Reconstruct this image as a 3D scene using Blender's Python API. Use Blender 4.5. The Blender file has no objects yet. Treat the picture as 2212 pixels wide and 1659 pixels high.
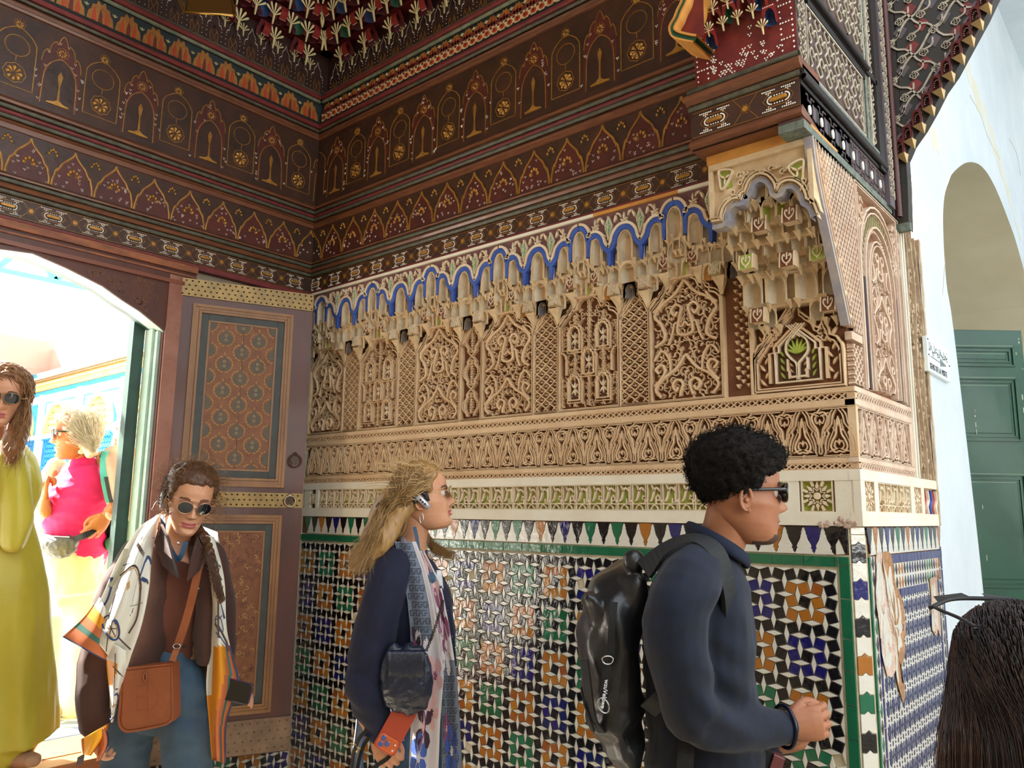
import bpy, math, random
import numpy as np
from mathutils import Vector, Matrix
random.seed(7); rng = np.random.default_rng(11)
SC = bpy.context.scene
COL = SC.collection
# ---------------- camera ----------------
FPX = 1718.6                                   # focal length in pixels of the 2212 wide frame
CAM = np.array([3.5925, -2.5, 1.55])
YAW, PIT, ROL = -0.711151, 0.163189, 0.0129901
def _basis():
    f = np.array([math.sin(YAW)*math.cos(PIT), math.cos(YAW)*math.cos(PIT), math.sin(PIT)])
    r = np.array([math.cos(YAW), -math.sin(YAW), 0.0]); u = np.cross(r, f)
    c, s = math.cos(ROL), math.sin(ROL)
    return c*r+s*u, -s*r+c*u, f
CR, CU, CF = _basis()
cd = bpy.data.cameras.new('camera'); cd.lens = 36*FPX/2212; cd.sensor_width = 36; cd.clip_start = .05; cd.clip_end = 300
cam = bpy.data.objects.new('camera', cd); COL.objects.link(cam)
m = Matrix.Identity(4)
for i in range(3):
    m[i][0], m[i][1], m[i][2], m[i][3] = CR[i], CU[i], -CF[i], CAM[i]
cam.matrix_world = m; SC.camera = cam
# ---------------- world, sun, exposure ----------------
SC.view_settings.view_transform = 'Standard'; SC.view_settings.look = 'None'
SC.view_settings.exposure = 1.32
SC.view_settings.gamma = 1; SC.view_settings.use_curve_mapping = False
w = bpy.data.worlds.new('sky'); SC.world = w; w.use_nodes = True
nt = w.node_tree; nt.nodes.clear()
sky = nt.nodes.new('ShaderNodeTexSky'); sky.sky_type = 'NISHITA'; sky.sun_disc = False
sky.sun_elevation = math.radians(44); sky.sun_rotation = math.radians(285); sky.air_density = 1.2; sky.dust_density = 2.5; sky.ozone_density = .8
hz = nt.nodes.new('ShaderNodeMixRGB'); hz.blend_type = 'MIX'; hz.inputs[0].default_value = .45; hz.inputs[2].default_value = (9, 9.1, 9.2, 1)
bg = nt.nodes.new('ShaderNodeBackground'); bg.inputs[1].default_value = .26
wo = nt.nodes.new('ShaderNodeOutputWorld')
nt.links.new(sky.outputs[0], hz.inputs[1]); nt.links.new(hz.outputs[0], bg.inputs[0]); nt.links.new(bg.outputs[0], wo.inputs[0])
def look_dir(d):
    return Vector(d).to_track_quat('-Z', 'Y')
sl = bpy.data.lights.new('sun', 'SUN'); sl.energy = 19; sl.angle = math.radians(.6); sl.color = (1, .95, .86)
so = bpy.data.objects.new('sun', sl); COL.objects.link(so)
so.rotation_mode = 'QUATERNION'; so.rotation_quaternion = look_dir((.80, .34, -.745)); so.location = (-6, 1, 9)
SC.cycles.max_bounces = 10; SC.cycles.diffuse_bounces = 7; SC.cycles.glossy_bounces = 4; SC.cycles.transmission_bounces = 6
SC.cycles.use_denoising = True; SC.cycles.sample_clamp_indirect = 8; SC.cycles.caustics_reflective = False; SC.cycles.caustics_refractive = False

# ---------------- materials ----------------
def lin(h):
    h = h.lstrip('#'); c = [int(h[i:i+2], 16)/255 for i in (0, 2, 4)]
    return tuple(x/12.92 if x <= .04045 else ((x+.055)/1.055)**2.4 for x in c)
MATS = {}
def mat(name, col, rough=.6, metal=0, var=0.0, vscale=8, col2=None, bump=0, bscale=60, coat=0, spec=.5, island=0.0, sheen=0, emit=None, stretch=None, bdist=.004, trans=0, alpha=1, sss=0):
    """principled material: colour noise towards col2, per-piece variation (island), fine noise bump"""
    if name in MATS: return MATS[name]
    m = bpy.data.materials.new(name); m.use_nodes = True; MATS[name] = m
    t = m.node_tree; N = t.nodes; L = t.links; b = N['Principled BSDF']
    c = lin(col) if isinstance(col, str) else col
    b.inputs['Base Color'].default_value = (*c, 1); b.inputs['Roughness'].default_value = rough; b.inputs['Metallic'].default_value = metal
    b.inputs['Specular IOR Level'].default_value = spec; b.inputs['Coat Weight'].default_value = coat; b.inputs['Coat Roughness'].default_value = .08
    b.inputs['Sheen Weight'].default_value = sheen
    if trans: b.inputs['Transmission Weight'].default_value = trans
    if alpha < 1: b.inputs['Alpha'].default_value = alpha
    if sss: b.inputs['Subsurface Weight'].default_value = sss; b.inputs['Subsurface Radius'].default_value = (.012, .005, .003); b.inputs['Subsurface Scale'].default_value = .6
    out = None
    tc = N.new('ShaderNodeTexCoord'); co = tc.outputs['Object']
    if stretch:
        mp = N.new('ShaderNodeMapping'); mp.inputs['Scale'].default_value = stretch; L.new(co, mp.inputs[0]); co = mp.outputs[0]
    if var or col2:
        n = N.new('ShaderNodeTexNoise'); n.inputs['Scale'].default_value = vscale; n.inputs['Detail'].default_value = 5; n.inputs['Roughness'].default_value = .65; L.new(co, n.inputs['Vector'])
        cr = N.new('ShaderNodeValToRGB'); cr.color_ramp.elements[0].position = .35; cr.color_ramp.elements[1].position = .68
        c2 = lin(col2) if isinstance(col2, str) else (col2 or tuple(x*(1-var) for x in c))
        cr.color_ramp.elements[0].color = (*c, 1); cr.color_ramp.elements[1].color = (*c2, 1)
        L.new(n.outputs[0], cr.inputs[0]); out = cr.outputs[0]
    if island:
        g = N.new('ShaderNodeNewGeometry'); hs = N.new('ShaderNodeHueSaturation'); mr = N.new('ShaderNodeMapRange')
        mr.inputs[3].default_value = 1-island; mr.inputs[4].default_value = 1+island*.8; L.new(g.outputs['Random Per Island'], mr.inputs[0]); L.new(mr.outputs[0], hs.inputs['Value'])
        mr2 = N.new('ShaderNodeMapRange'); mr2.inputs[3].default_value = .5-island*.06; mr2.inputs[4].default_value = .5+island*.06; L.new(g.outputs['Random Per Island'], mr2.inputs[0]); L.new(mr2.outputs[0], hs.inputs['Hue'])
        if out: L.new(out, hs.inputs['Color'])
        else: hs.inputs['Color'].default_value = (*c, 1)
        out = hs.outputs[0]
    if out: L.new(out, b.inputs['Base Color'])
    if bump:
        n2 = N.new('ShaderNodeTexNoise'); n2.inputs['Scale'].default_value = bscale; n2.inputs['Detail'].default_value = 4; L.new(co, n2.inputs['Vector'])
        bp = N.new('ShaderNodeBump'); bp.inputs['Strength'].default_value = bump; bp.inputs['Distance'].default_value = bdist
        L.new(n2.outputs[0], bp.inputs['Height']); L.new(bp.outputs[0], b.inputs['Normal'])
        if coat: L.new(bp.outputs[0], b.inputs['Coat Normal'])
    if emit: b.inputs['Emission Color'].default_value = (*emit[0], 1); b.inputs['Emission Strength'].default_value = emit[1]
    return m

# ---------------- geometry helpers ----------------
class Fr:
    """a plane frame: u, v in the plane, n out of it (metres)"""
    def __init__(s, o, u, v, n): s.o, s.u, s.v, s.n = [np.array(a, float) for a in (o, u, v, n)]
    def __call__(s, u, v, n=0.0):
        u = np.asarray(u, float)[..., None]; v = np.asarray(v, float)[..., None]; n = np.asarray(n, float)[..., None]
        return s.o+u*s.u+v*s.v+n*s.n
    def off(s, du=0, dv=0, dn=0): return Fr(s.o+du*s.u+dv*s.v+dn*s.n, s.u, s.v, s.n)
class MB:
    """collects pieces into ONE mesh"""
    def __init__(s): s.V = []; s.F = []; s.M = []; s.n = 0; s.sm = []
    def add(s, V, F, mi=0, smooth=False):
        V = np.asarray(V, float).reshape(-1, 3); o = s.n; s.V.append(V); s.n += len(V)
        for f in F: s.F.append([i+o for i in f])
        s.M += [mi]*len(F); s.sm += [smooth]*len(F); return s
    def grid(s, P, mi=0, smooth=True, cu=False, cv=False):
        P = np.asarray(P, float); a, b = P.shape[:2]; F = []
        for i in range(a-(0 if cu else 1)):
            for j in range(b-(0 if cv else 1)):
                i2, j2 = (i+1) % a, (j+1) % b
                F.append((i*b+j, i2*b+j, i2*b+j2, i*b+j2))
        return s.add(P.reshape(-1, 3), F, mi, smooth)
    def box(s, fr, u0, u1, v0, v1, n0, n1, mi=0, bev=0):
        if bev:
            return s.prism(fr, [(u0, v0), (u1, v0), (u1, v1), (u0, v1)], n0, n1, mi, bev)
        P = [fr(u, v, n) for n in (n0, n1) for u, v in ((u0, v0), (u1, v0), (u1, v1), (u0, v1))]
        return s.add(P, [(0, 3, 2, 1), (4, 5, 6, 7), (0, 1, 5, 4), (1, 2, 6, 5), (2, 3, 7, 6), (3, 0, 4, 7)], mi)
    def prism(s, fr, pts, n0, n1, mi=0, bev=0, back=False, mi_side=None):
        p = np.asarray(pts, float); k = len(p)
        rings = [fr(p[:, 0], p[:, 1], n0)]
        if bev:
            c = p.mean(0); d = p-c; L = np.hypot(d[:, 0], d[:, 1])[:, None]+1e-9
            q = c+d*np.maximum(0, 1-bev/L*1.3)
            rings += [fr(p[:, 0], p[:, 1], n1-bev*.6), fr(q[:, 0], q[:, 1], n1)]
        else: rings.append(fr(p[:, 0], p[:, 1], n1))
        V = np.concatenate(rings); F = []
        for r in range(len(rings)-1):
            for i in range(k):
                j = (i+1) % k; F.append((r*k+i, r*k+j, (r+1)*k+j, (r+1)*k+i))
        s.add(V, F, mi if mi_side is None else mi_side)
        top = list(range((len(rings)-1)*k, len(rings)*k)); s.F.append([t+s.n-len(V) for t in top]); s.M.append(mi); s.sm.append(False)
        if back: s.F.append([t+s.n-len(V) for t in range(k)][::-1]); s.M.append(mi); s.sm.append(False)
        return s
    def ribbon(s, fr, pts, w, n0, n1, mi=0, closed=False, ridge=0, mi_side=None):
        p = np.asarray(pts, float); k = len(p)
        if closed: t = np.roll(p, -1, 0)-np.roll(p, 1, 0)
        else: t = np.gradient(p, axis=0)
        L = np.hypot(t[:, 0], t[:, 1])+1e-9; nx = np.stack([-t[:, 1]/L, t[:, 0]/L], 1)
        w = np.broadcast_to(np.asarray(w, float), (k,))[:, None]/2
        a, b = p+nx*w, p-nx*w
        rows = [fr(a[:, 0], a[:, 1], n0), fr(a[:, 0], a[:, 1], n1)]
        if ridge: rows.append(fr(p[:, 0], p[:, 1], n1+ridge))
        rows += [fr(b[:, 0], b[:, 1], n1), fr(b[:, 0], b[:, 1], n0)]
        P = np.stack(rows, 1); R = P.shape[1]; F = []; ms = []
        for i in range(k if closed else k-1):
            j = (i+1) % k
            for r in range(R-1):
                F.append((i*R+r, j*R+r, j*R+r+1, i*R+r+1)); ms.append(mi if mi_side is None or 0 < r < R-2 else mi_side)
        s.add(P.reshape(-1, 3), F, mi); s.M[-len(F):] = ms
        return s
    def tube(s, path, rad, k=8, mi=0, cap=True, side=None, closed=False, smooth=True):
        P = np.asarray(path, float); n = len(P)
        T = (np.roll(P, -1, 0)-np.roll(P, 1, 0)) if closed else np.gradient(P, axis=0)
        T /= np.linalg.norm(T, axis=1)[:, None]+1e-12
        R = np.asarray(rad, float)
        if R.ndim == 0: R = np.full((n, 2), float(R))
        elif R.ndim == 1: R = np.stack([R, R], 1) if len(R) == n else np.tile(R, (n, 1))
        ref = np.array(side if side is not None else ((0, 0, 1) if abs(T[0][2]) < .9 else (1, 0, 0)), float)
        rings = []; a = np.linspace(0, 2*np.pi, k, endpoint=False)
        for i in range(n):
            rr = ref[i] if ref.ndim == 2 else ref
            A = rr-T[i]*(rr@T[i]); A /= np.linalg.norm(A)+1e-12; B = np.cross(T[i], A)
            if side is None: ref = A
            rings.append(P[i]+np.cos(a)[:, None]*A*R[i, 0]+np.sin(a)[:, None]*B*R[i, 1])
        G = np.array(rings); s.grid(G, mi, smooth, cu=closed, cv=True)
        if cap and not closed:
            o = s.n-n*k; s.F.append([o+j for j in range(k)][::-1]); s.F.append([o+(n-1)*k+j for j in range(k)]); s.M += [mi, mi]; s.sm += [smooth, smooth]
        return s
    def ball(s, c, r, k=8, mi=0, M=None, smooth=True):
        c = np.array(c, float); r = np.broadcast_to(np.array(r, float), (3,))
        th = np.linspace(0, np.pi, k//2+2)[1:-1]; ph = np.linspace(0, 2*np.pi, k, endpoint=False)
        P = np.stack([np.sin(th)[:, None]*np.cos(ph), np.sin(th)[:, None]*np.sin(ph), np.cos(th)[:, None]*np.ones(k)], -1)
        V = np.concatenate([P.reshape(-1, 3), [[0, 0, 1], [0, 0, -1]]])*r
        if M is not None: V = V@np.array(M).T
        V = V+c; a = len(th); F = []
        for i in range(a-1):
            for j in range(k): F.append((i*k+j, (i+1)*k+j, (i+1)*k+(j+1) % k, i*k+(j+1) % k))
        for j in range(k): F.append((a*k, j, (j+1) % k)); F.append((a*k+1, (a-1)*k+(j+1) % k, (a-1)*k+j))
        return s.add(V, F, mi, smooth)
    def mesh(s, name, mats):
        me = bpy.data.meshes.new(name)
        V = np.concatenate(s.V) if s.V else np.zeros((0, 3))
        me.from_pydata(V.tolist(), [], s.F)
        for m in (mats if isinstance(mats, (list, tuple)) else [mats]): me.materials.append(m)
        me.polygons.foreach_set('material_index', s.M); me.polygons.foreach_set('use_smooth', s.sm); me.update()
        return me
    def build(s, name, mats, parent=None, loc=None):
        return link(name, s.mesh(name, mats), parent)
def link(name, data, parent=None):
    o = bpy.data.objects.new(name, data); COL.objects.link(o)
    if parent is not None: o.parent = parent; o.matrix_parent_inverse = Matrix.Translation(-parent.location) if parent.type == 'EMPTY' else Matrix.Identity(4)
    return o
def empty(name, loc, label=None, cat=None, group=None, kind=None):
    o = bpy.data.objects.new(name, None); COL.objects.link(o); o.location = loc; o.empty_display_size = .1
    return tag(o, label, cat, group, kind)
def tag(o, label=None, cat=None, group=None, kind=None):
    if label: o['label'] = label
    if cat: o['category'] = cat
    if group: o['group'] = group
    if kind: o['kind'] = kind
    return o
def spline(pts, n=8, closed=False):
    """Catmull-Rom through the points (2D or 3D)"""
    p = np.asarray(pts, float)
    if len(p) < 3: return np.stack([p[0]+(p[-1]-p[0])*t for t in np.linspace(0, 1, n+1)])
    q = np.concatenate([[p[-1]], p, [p[0], p[1]]]) if closed else np.concatenate([[2*p[0]-p[1]], p, [2*p[-1]-p[-2]]])
    out = []
    for i in range(1, len(q)-2):
        for t in np.arange(n)/n:
            a, b, c, d = q[i-1:i+3]
            out.append(.5*((2*b)+(c-a)*t+(2*a-5*b+4*c-d)*t*t+(3*b-a-3*c+d)*t**3))
    if not closed: out.append(p[-1])
    return np.array(out)
def mirror(p, ax=0.0):
    q = np.array(p, float).copy(); q[:, 0] = 2*ax-q[:, 0]; return q
def W(x, y, d):
    """world point seen at pixel (x, y) of the 2212 x 1659 frame, d metres deep"""
    return CAM+(CF+CR*(x-1106)/FPX-CU*(y-829.5)/FPX)*d
FB = Fr((0, 0, 0), (1, 0, 0), (0, 0, 1), (0, -1, 0))        # back wall (carved stucco), u = x
FA = Fr((0, 0, 0), (0, -1, 0), (0, 0, 1), (1, 0, 0))        # left wall with the doorway, u = -y
FC = Fr((2.82, 0, 0), (0, 1, 0), (0, 0, 1), (1, 0, 0))      # end face of the back wall, u = y
FZ = Fr((0, 0, 0), (1, 0, 0), (0, 1, 0), (0, 0, 1))
# ================= materials of the place =================
STU = mat('stucco', '#d9bd98', .85, col2='#c7a27a', vscale=5, bump=.35, bscale=90, bdist=.003)
STU_D = mat('stucco_recess', '#84583a', .95, col2='#6c442c', vscale=9)  # recess shadow put into the colour, along with aged reddish brown paint
STU_C = mat('stucco_end_face', '#d6bfa8', .85, col2='#bfa088', vscale=7, bump=.35, bscale=90)
PLA = mat('plaster_band', '#e6dfcc', .8, col2='#d9cdb4', vscale=4, bump=.25, bscale=40)
CRM = mat('cream_rib', '#e3d2b6', .8, col2='#cdb18d', vscale=12)
BLU = mat('blue_paint', '#2f4b9c', .7, col2='#3e5fae', vscale=14, bump=.2)
VIO = mat('violet_ground', '#6d4a4a', .85, col2='#7f5a55', vscale=10)
BRN = mat('brown_ground', '#6b3f26', .8, col2='#7f4a2b', vscale=12)
GRN = mat('green_wash', '#a7b248', .85, col2='#86993f', vscale=7)
GRG = mat('green_glass', '#4d9a6a', .5, col2='#69a97c', vscale=15)
OCH = mat('ochre_strip', '#cf9443', .7, col2='#b97a35', vscale=12)
GRT = mat('grout', '#c9bda2', .95, col2='#a89878', vscale=20)
TC = {k: mat('glaze_'+k, c, .16, coat=.6, island=isl, bump=.5, bscale=28, bdist=.006, spec=.6) for k, c, isl in
      (('white', '#d9d4c6', .06), ('black', '#141113', .3), ('amber', '#a3621c', .2), ('green', '#1d6543', .25), ('blue', '#15175f', .25))}
WHI = mat('limewash', '#cdd4d8', .9, col2='#bfc8ce', vscale=2.2, bump=.3, bscale=14, bdist=.01)
rnd = random.Random(3)

# ================= the back wall =================
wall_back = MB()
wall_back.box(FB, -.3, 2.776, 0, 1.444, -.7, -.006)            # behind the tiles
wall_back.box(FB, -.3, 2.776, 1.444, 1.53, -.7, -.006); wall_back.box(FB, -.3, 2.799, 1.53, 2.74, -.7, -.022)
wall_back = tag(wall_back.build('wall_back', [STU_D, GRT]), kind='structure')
for p in wall_back.data.polygons:
    if p.center.z < 1.445: p.material_index = 1

SQ = .0242/.1                                                   # contact offset / square side
def square_field(fr, u0, u1, v1, v0, p, parent, near, limit=300, phase=0):
    """hinged squares with rhombi between them: the nearest ones are objects, the rest joined"""
    TH = 18; s = p/(math.cos(math.radians(TH))+math.sin(math.radians(TH))); q = s/math.sqrt(2)*math.sin(math.radians(45-TH)); g = .0011
    ni = int(round((u1-u0)/p)); p = (u1-u0)/ni; nj = int((v1-v0)/p); s = p/(math.cos(math.radians(TH))+math.sin(math.radians(TH))); q = s/math.sqrt(2)*math.sin(math.radians(45-TH))
    protos = {}; stuff = {'white': MB(), 'black': MB(), 'amber': MB(), 'green': MB(), 'blue': MB()}
    items = []
    for i in range(-1, ni+1):
        for j in range(-1, nj+1):
            cx, cy = u0+(i+.5)*p, v1-(j+.5)*p; ev = (i+j) % 2 == 0
            if 0 <= i < ni and 0 <= j < nj:
                a, b = i % 4, (j-1) % 4
                gi, gj = i//4, (j-1)//4
                if a == 3 or b == 3 or (a == 1 and b == 1): c = 'black'
                elif (gi+gj) % 2 == phase: c = 'amber'
                else: c = 'green' if ((gi-gj)//2) % 2 == 0 else 'blue'
                items.append(('sq', cx, cy, ev, c))
            # rhombus at the upper right corner of the cell
            X, Y = cx+p/2, cy+p/2
            e = 1 if ev else -1
            H1 = (X, cy-e*q); H2 = (X, Y+p/2+e*q); V1 = (cx+e*q, Y); V2 = (X+p/2-e*q, Y)
            R = [H1, V2, H2, V1]
            if j == -1 or i == -1 or i >= ni or j >= nj or True:
                R2 = [(min(max(x, u0), u1), min(max(y, v0), v1)) for x, y in R]
                if R2 != R: items.append(('cut', X, Y, R2, 'white')); continue
            items.append(('rh', X, Y, ev, 'white'))
    def shape(kind, ev, jit):
        if kind == 'sq':
            t = math.radians(18 if ev else -18); r = s/math.sqrt(2)-g*1.2
            return [(r*math.cos(t+math.pi/4+k*math.pi/2), r*math.sin(t+math.pi/4+k*math.pi/2)) for k in range(4)]
        e = 1 if ev else -1
        R = np.array([(0, -p/2-e*q), (p/2-e*q, 0), (0, p/2+e*q), (-p/2+e*q, 0)]); L = np.hypot(R[:, 0], R[:, 1])[:, None]
        return [tuple(x) for x in R*(1-2.0*g/L)]
    items.sort(key=lambda t: (t[1]-near[0])**2+(t[2]-near[1])**2)
    cnt = {'sq': 0, 'rh': 0, 'cut': 0}
    for kind, X, Y, ev, c in items:
        if kind == 'cut':
            R = np.array(ev); a = .5*abs(np.dot(R[:, 0], np.roll(R[:, 1], 1))-np.dot(R[:, 1], np.roll(R[:, 0], 1)))
            if a > 5e-5:
                m_ = R.mean(0); R = m_+(R-m_)*.93; stuff['white'].prism(fr, R, -.006, -.0006+rnd.uniform(-.0006, .0006), 0, .0009)
            continue
        if rnd.random() < .006: continue                        # a few pieces have fallen out
        cnt[kind] += 1
        if cnt[kind] <= limit:
            key = (kind, ev, c)
            if key not in protos:
                mb = MB(); mb.prism(FZ, shape(kind, ev, 0), -.006, 0, 0, .0010); protos[key] = mb.mesh('tile', TC[c])
            o = link('square_tile' if kind == 'sq' else 'rhombus_tile', protos[key], parent)
            M = Matrix([[*[fr.u[r], fr.v[r], fr.n[r]], 0] for r in range(3)]+[[0, 0, 0, 1]])
            o.matrix_local = Matrix.Translation(Vector(fr(X, Y, rnd.uniform(-.0007, .0005)))) @ M @ Matrix.Rotation(rnd.uniform(-.03, .03), 4, 'Z') @ Matrix.Rotation(rnd.gauss(0, .011), 4, 'X') @ Matrix.Rotation(rnd.gauss(0, .011), 4, 'Y')
        else:
            f2 = Fr(fr(X, Y, rnd.uniform(-.0007, .0005)), fr.u+fr.n*rnd.gauss(0, .011), fr.v+fr.n*rnd.gauss(0, .011), fr.n)
            stuff[c].prism(f2, shape(kind, ev, 0), -.006, 0, 0, .0010)
    mb = MB(); names = list(stuff)
    for i, k in enumerate(names):
        o = mb.n
        if stuff[k].n:
            mb.V += stuff[k].V; mb.F += [[x+o for x in f] for f in stuff[k].F]; mb.M += [i]*len(stuff[k].F); mb.sm += [False]*len(stuff[k].F); mb.n += stuff[k].n
    if mb.n: tag(mb.build('far_tiles', [TC[k] for k in names], parent), kind='stuff')
square_field(FB, .0, 2.736, 1.398, .10, .0405, wall_back, (2.3, 1.1))
MER = [(.455, 0), (.41, .10), (.41, .15), (.37, .19), (.37, .29), (.33, .33), (.315, .42), (.26, .53), (.17, .64), (.115, .72), (.095, .78), (.13, .80), (.13, .86), (.07, .88), (.07, .95), (0.012, 1)]
def merlon_row(fr, u0, n, p, v1, h, parent, cols, end=None):
    for i in range(n):
        cx = u0+i*p; m1 = MB(); g = .018
        R = [(cx+(a-g)*p if a > .03 else cx, v1-b*h) for a, b in MER]; Lp = [(2*cx-x, y) for x, y in R]
        m1.prism(fr, R[::-1]+Lp[:-1] if False else Lp+R[::-1], -.006, rnd.uniform(-.0004, .0006), 0, .0006)
        m1.build('pendant_tile', TC[cols[i % len(cols)]], parent)
        if end and cx+p/2 > end: continue
        m2 = MB(); c2 = cx+p
        A = [(cx+(a+g)*p, v1-b*h) for a, b in MER[1:]]; B = [(2*(cx+p/2)-x, y) for x, y in A]
        top = [(cx+p/2-.03*p, v1-.045*h), (cx+p/2+.03*p, v1-.045*h)]
        A = [(max(x, cx+.01*p), y) for x, y in A]; B = [(min(x, cx+.99*p), y) for x, y in B]
        m2.prism(fr, [(cx+.01*p, v1-1.06*h)]+A[::-1]+top+B+[(cx+.99*p, v1-1.06*h)], -.006, -.0005, 0, .0006)
        m2.build('merlon_tile', TC['white'], parent)
MC = ['green', 'black', 'amber', 'black', 'blue', 'black', 'green', 'black']
merlon_row(FB, .045, 46, .0597, 1.527, .079, wall_back, MC, end=2.74)
def row(fr, u, u1, v0, v1, L, c, parent, name='border_tile', horiz=True, gap=.0018):
    pos = u
    while pos < u1-.01:
        l = min(L*rnd.uniform(.86, 1.14), u1-pos); m_ = MB()
        if horiz: m_.box(fr, pos, pos+l-gap, v0, v1, -.006, rnd.uniform(-.0002, .001), 0, .0012)
        else: m_.box(fr, v0, v1, pos, pos+l-gap, -.006, rnd.uniform(-.0002, .001), 0, .0012)
        m_.build(name, TC[c], parent); pos += l
row(FB, 0, 2.742, 1.408, 1.438, .105, 'green', wall_back)
row(FB, .10, 1.44, 2.745, 2.775, .105, 'green', wall_back, horiz=False)
# chamfered corner with crenellated blocks
s2 = math.sqrt(.5)
FCH = Fr((2.778, 0, 0), (s2, s2, 0), (0, 0, 1), (s2, -s2, 0))
cc = ['white', 'white', 'black', 'white', 'blue', 'white', 'black', 'white', 'amber', 'white', 'green', 'white', 'black', 'white', 'blue', 'white', 'green', 'white', 'black', 'white', 'amber', 'white']
v = 1.527; CW = .0594
MB().box(FCH, 0.002, CW-.002, 0, 1.529, -.04, -.005).build('corner_core', GRT, wall_back)
for i, c in enumerate(cc):
    h = .022 if i == 0 else (.030 if i == 1 else .0535); a, b, t = .008, CW-.008, .0012
    m_ = (a+b)/2
    bot = [(m_-.010, v-h+t), (m_-.0, v-h+t+(.009 if i else 0)), (m_+.010, v-h+t)] if i else []
    top = [(m_+.010, v-t), (m_, v-t+.009), (m_-.010, v-t)] if i > 1 else []
    MB().prism(FCH, [(a, v-h+t)]+bot+[(b, v-h+t), (b, v-t)]+top+[(a, v-t)], -.006, 0, 0, .0008).build('corner_tile', TC[c], wall_back)
    v -= h

# ---------------- plaster bands and carved friezes ----------------
def plain(fr, u0, u1, v0, v1, n0, n1, m_, name, parent, bev=.001):
    return MB().box(fr, u0, u1, v0, v1, n0, n1, 0, bev).build(name, m_, parent)
for fr, u0, u1, par, st in ((FB, 0, 2.82, wall_back, STU),):
    plain(fr, u0, u1-.03, 1.53, 1.572, -.02, .004, PLA, 'plaster_fillet', par)
    plain(fr, u0, u1, 1.667, 1.700, -.02, .004, PLA, 'plaster_fillet', par)
    plain(fr, u0, u1, 1.7215, 1.736, -.02, .002, st, 'fillet', par)
    plain(fr, u0, u1, 1.896, 1.9135, -.02, .003, st, 'fillet', par)
    plain(fr, u0, u1, 1.9375, 1.953, -.02, .004, st, 'fillet', par)
def lattice(fr, u0, u1, v0, v1, p, m_, parent, name='lattice_strip'):
    mb = MB(); h = v1-v0; n = int(round((u1-u0)/p)); p = (u1-u0)/n
    for i in range(-1, n+1):
        for s_ in (0, 1):
            a = (u0+(i+(0 if s_ == 0 else 1))*p, v0); b = (u0+(i+(1 if s_ == 0 else 0))*p, v1)
            if min(a[0], b[0]) < u0-.1*p or max(a[0], b[0]) > u1+.1*p: continue
            mb.ribbon(fr, [a, b], .0040, -.02, .001-s_*.0015, 0)
    mb.ribbon(fr, [(u0, v0), (u1, v0)], .004, -.02, 0); mb.ribbon(fr, [(u0, v1), (u1, v1)], .004, -.02, 0)
    return mb.build(name, m_, parent)
plain(FB, 2.795, 2.82, 1.70, 1.953, -.02, -.001, STU, 'corner_bead', wall_back)
lattice(FB, 0, 2.82, 1.702, 1.720, .0225, STU, wall_back)
lattice(FB, 0, 2.82, 1.915, 1.936, .0255, STU, wall_back)

def leaf(mb, fr, c, ang, L, wd, n0, n1, mi=0):
    ca, sa = math.cos(ang), math.sin(ang); P = []
    for t, s_ in ((0, 0), (.25, .8), (.55, 1), (.8, .55), (1, 0), (.8, -.3), (.55, -.45), (.25, -.5)):
        x, y = t*L, s_*wd/2; P.append((c[0]+x*ca-y*sa, c[1]+x*sa+y*ca))
    mb.prism(fr, P, n0, n1, mi, wd*.25)
def spiral(c, r, a0, turns, s_=1, k=14):
    t = np.linspace(0, 1, k); a = a0+s_*turns*2*np.pi*t; R = r*(1-.78*t)
    return np.stack([c[0]+R*np.cos(a), c[1]+R*np.sin(a)], 1)
def clip_box(p, u0, u1, v0, v1):
    p = np.array(p); return p[(p[:, 0] > u0) & (p[:, 0] < u1) & (p[:, 1] > v0) & (p[:, 1] < v1)]

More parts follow.
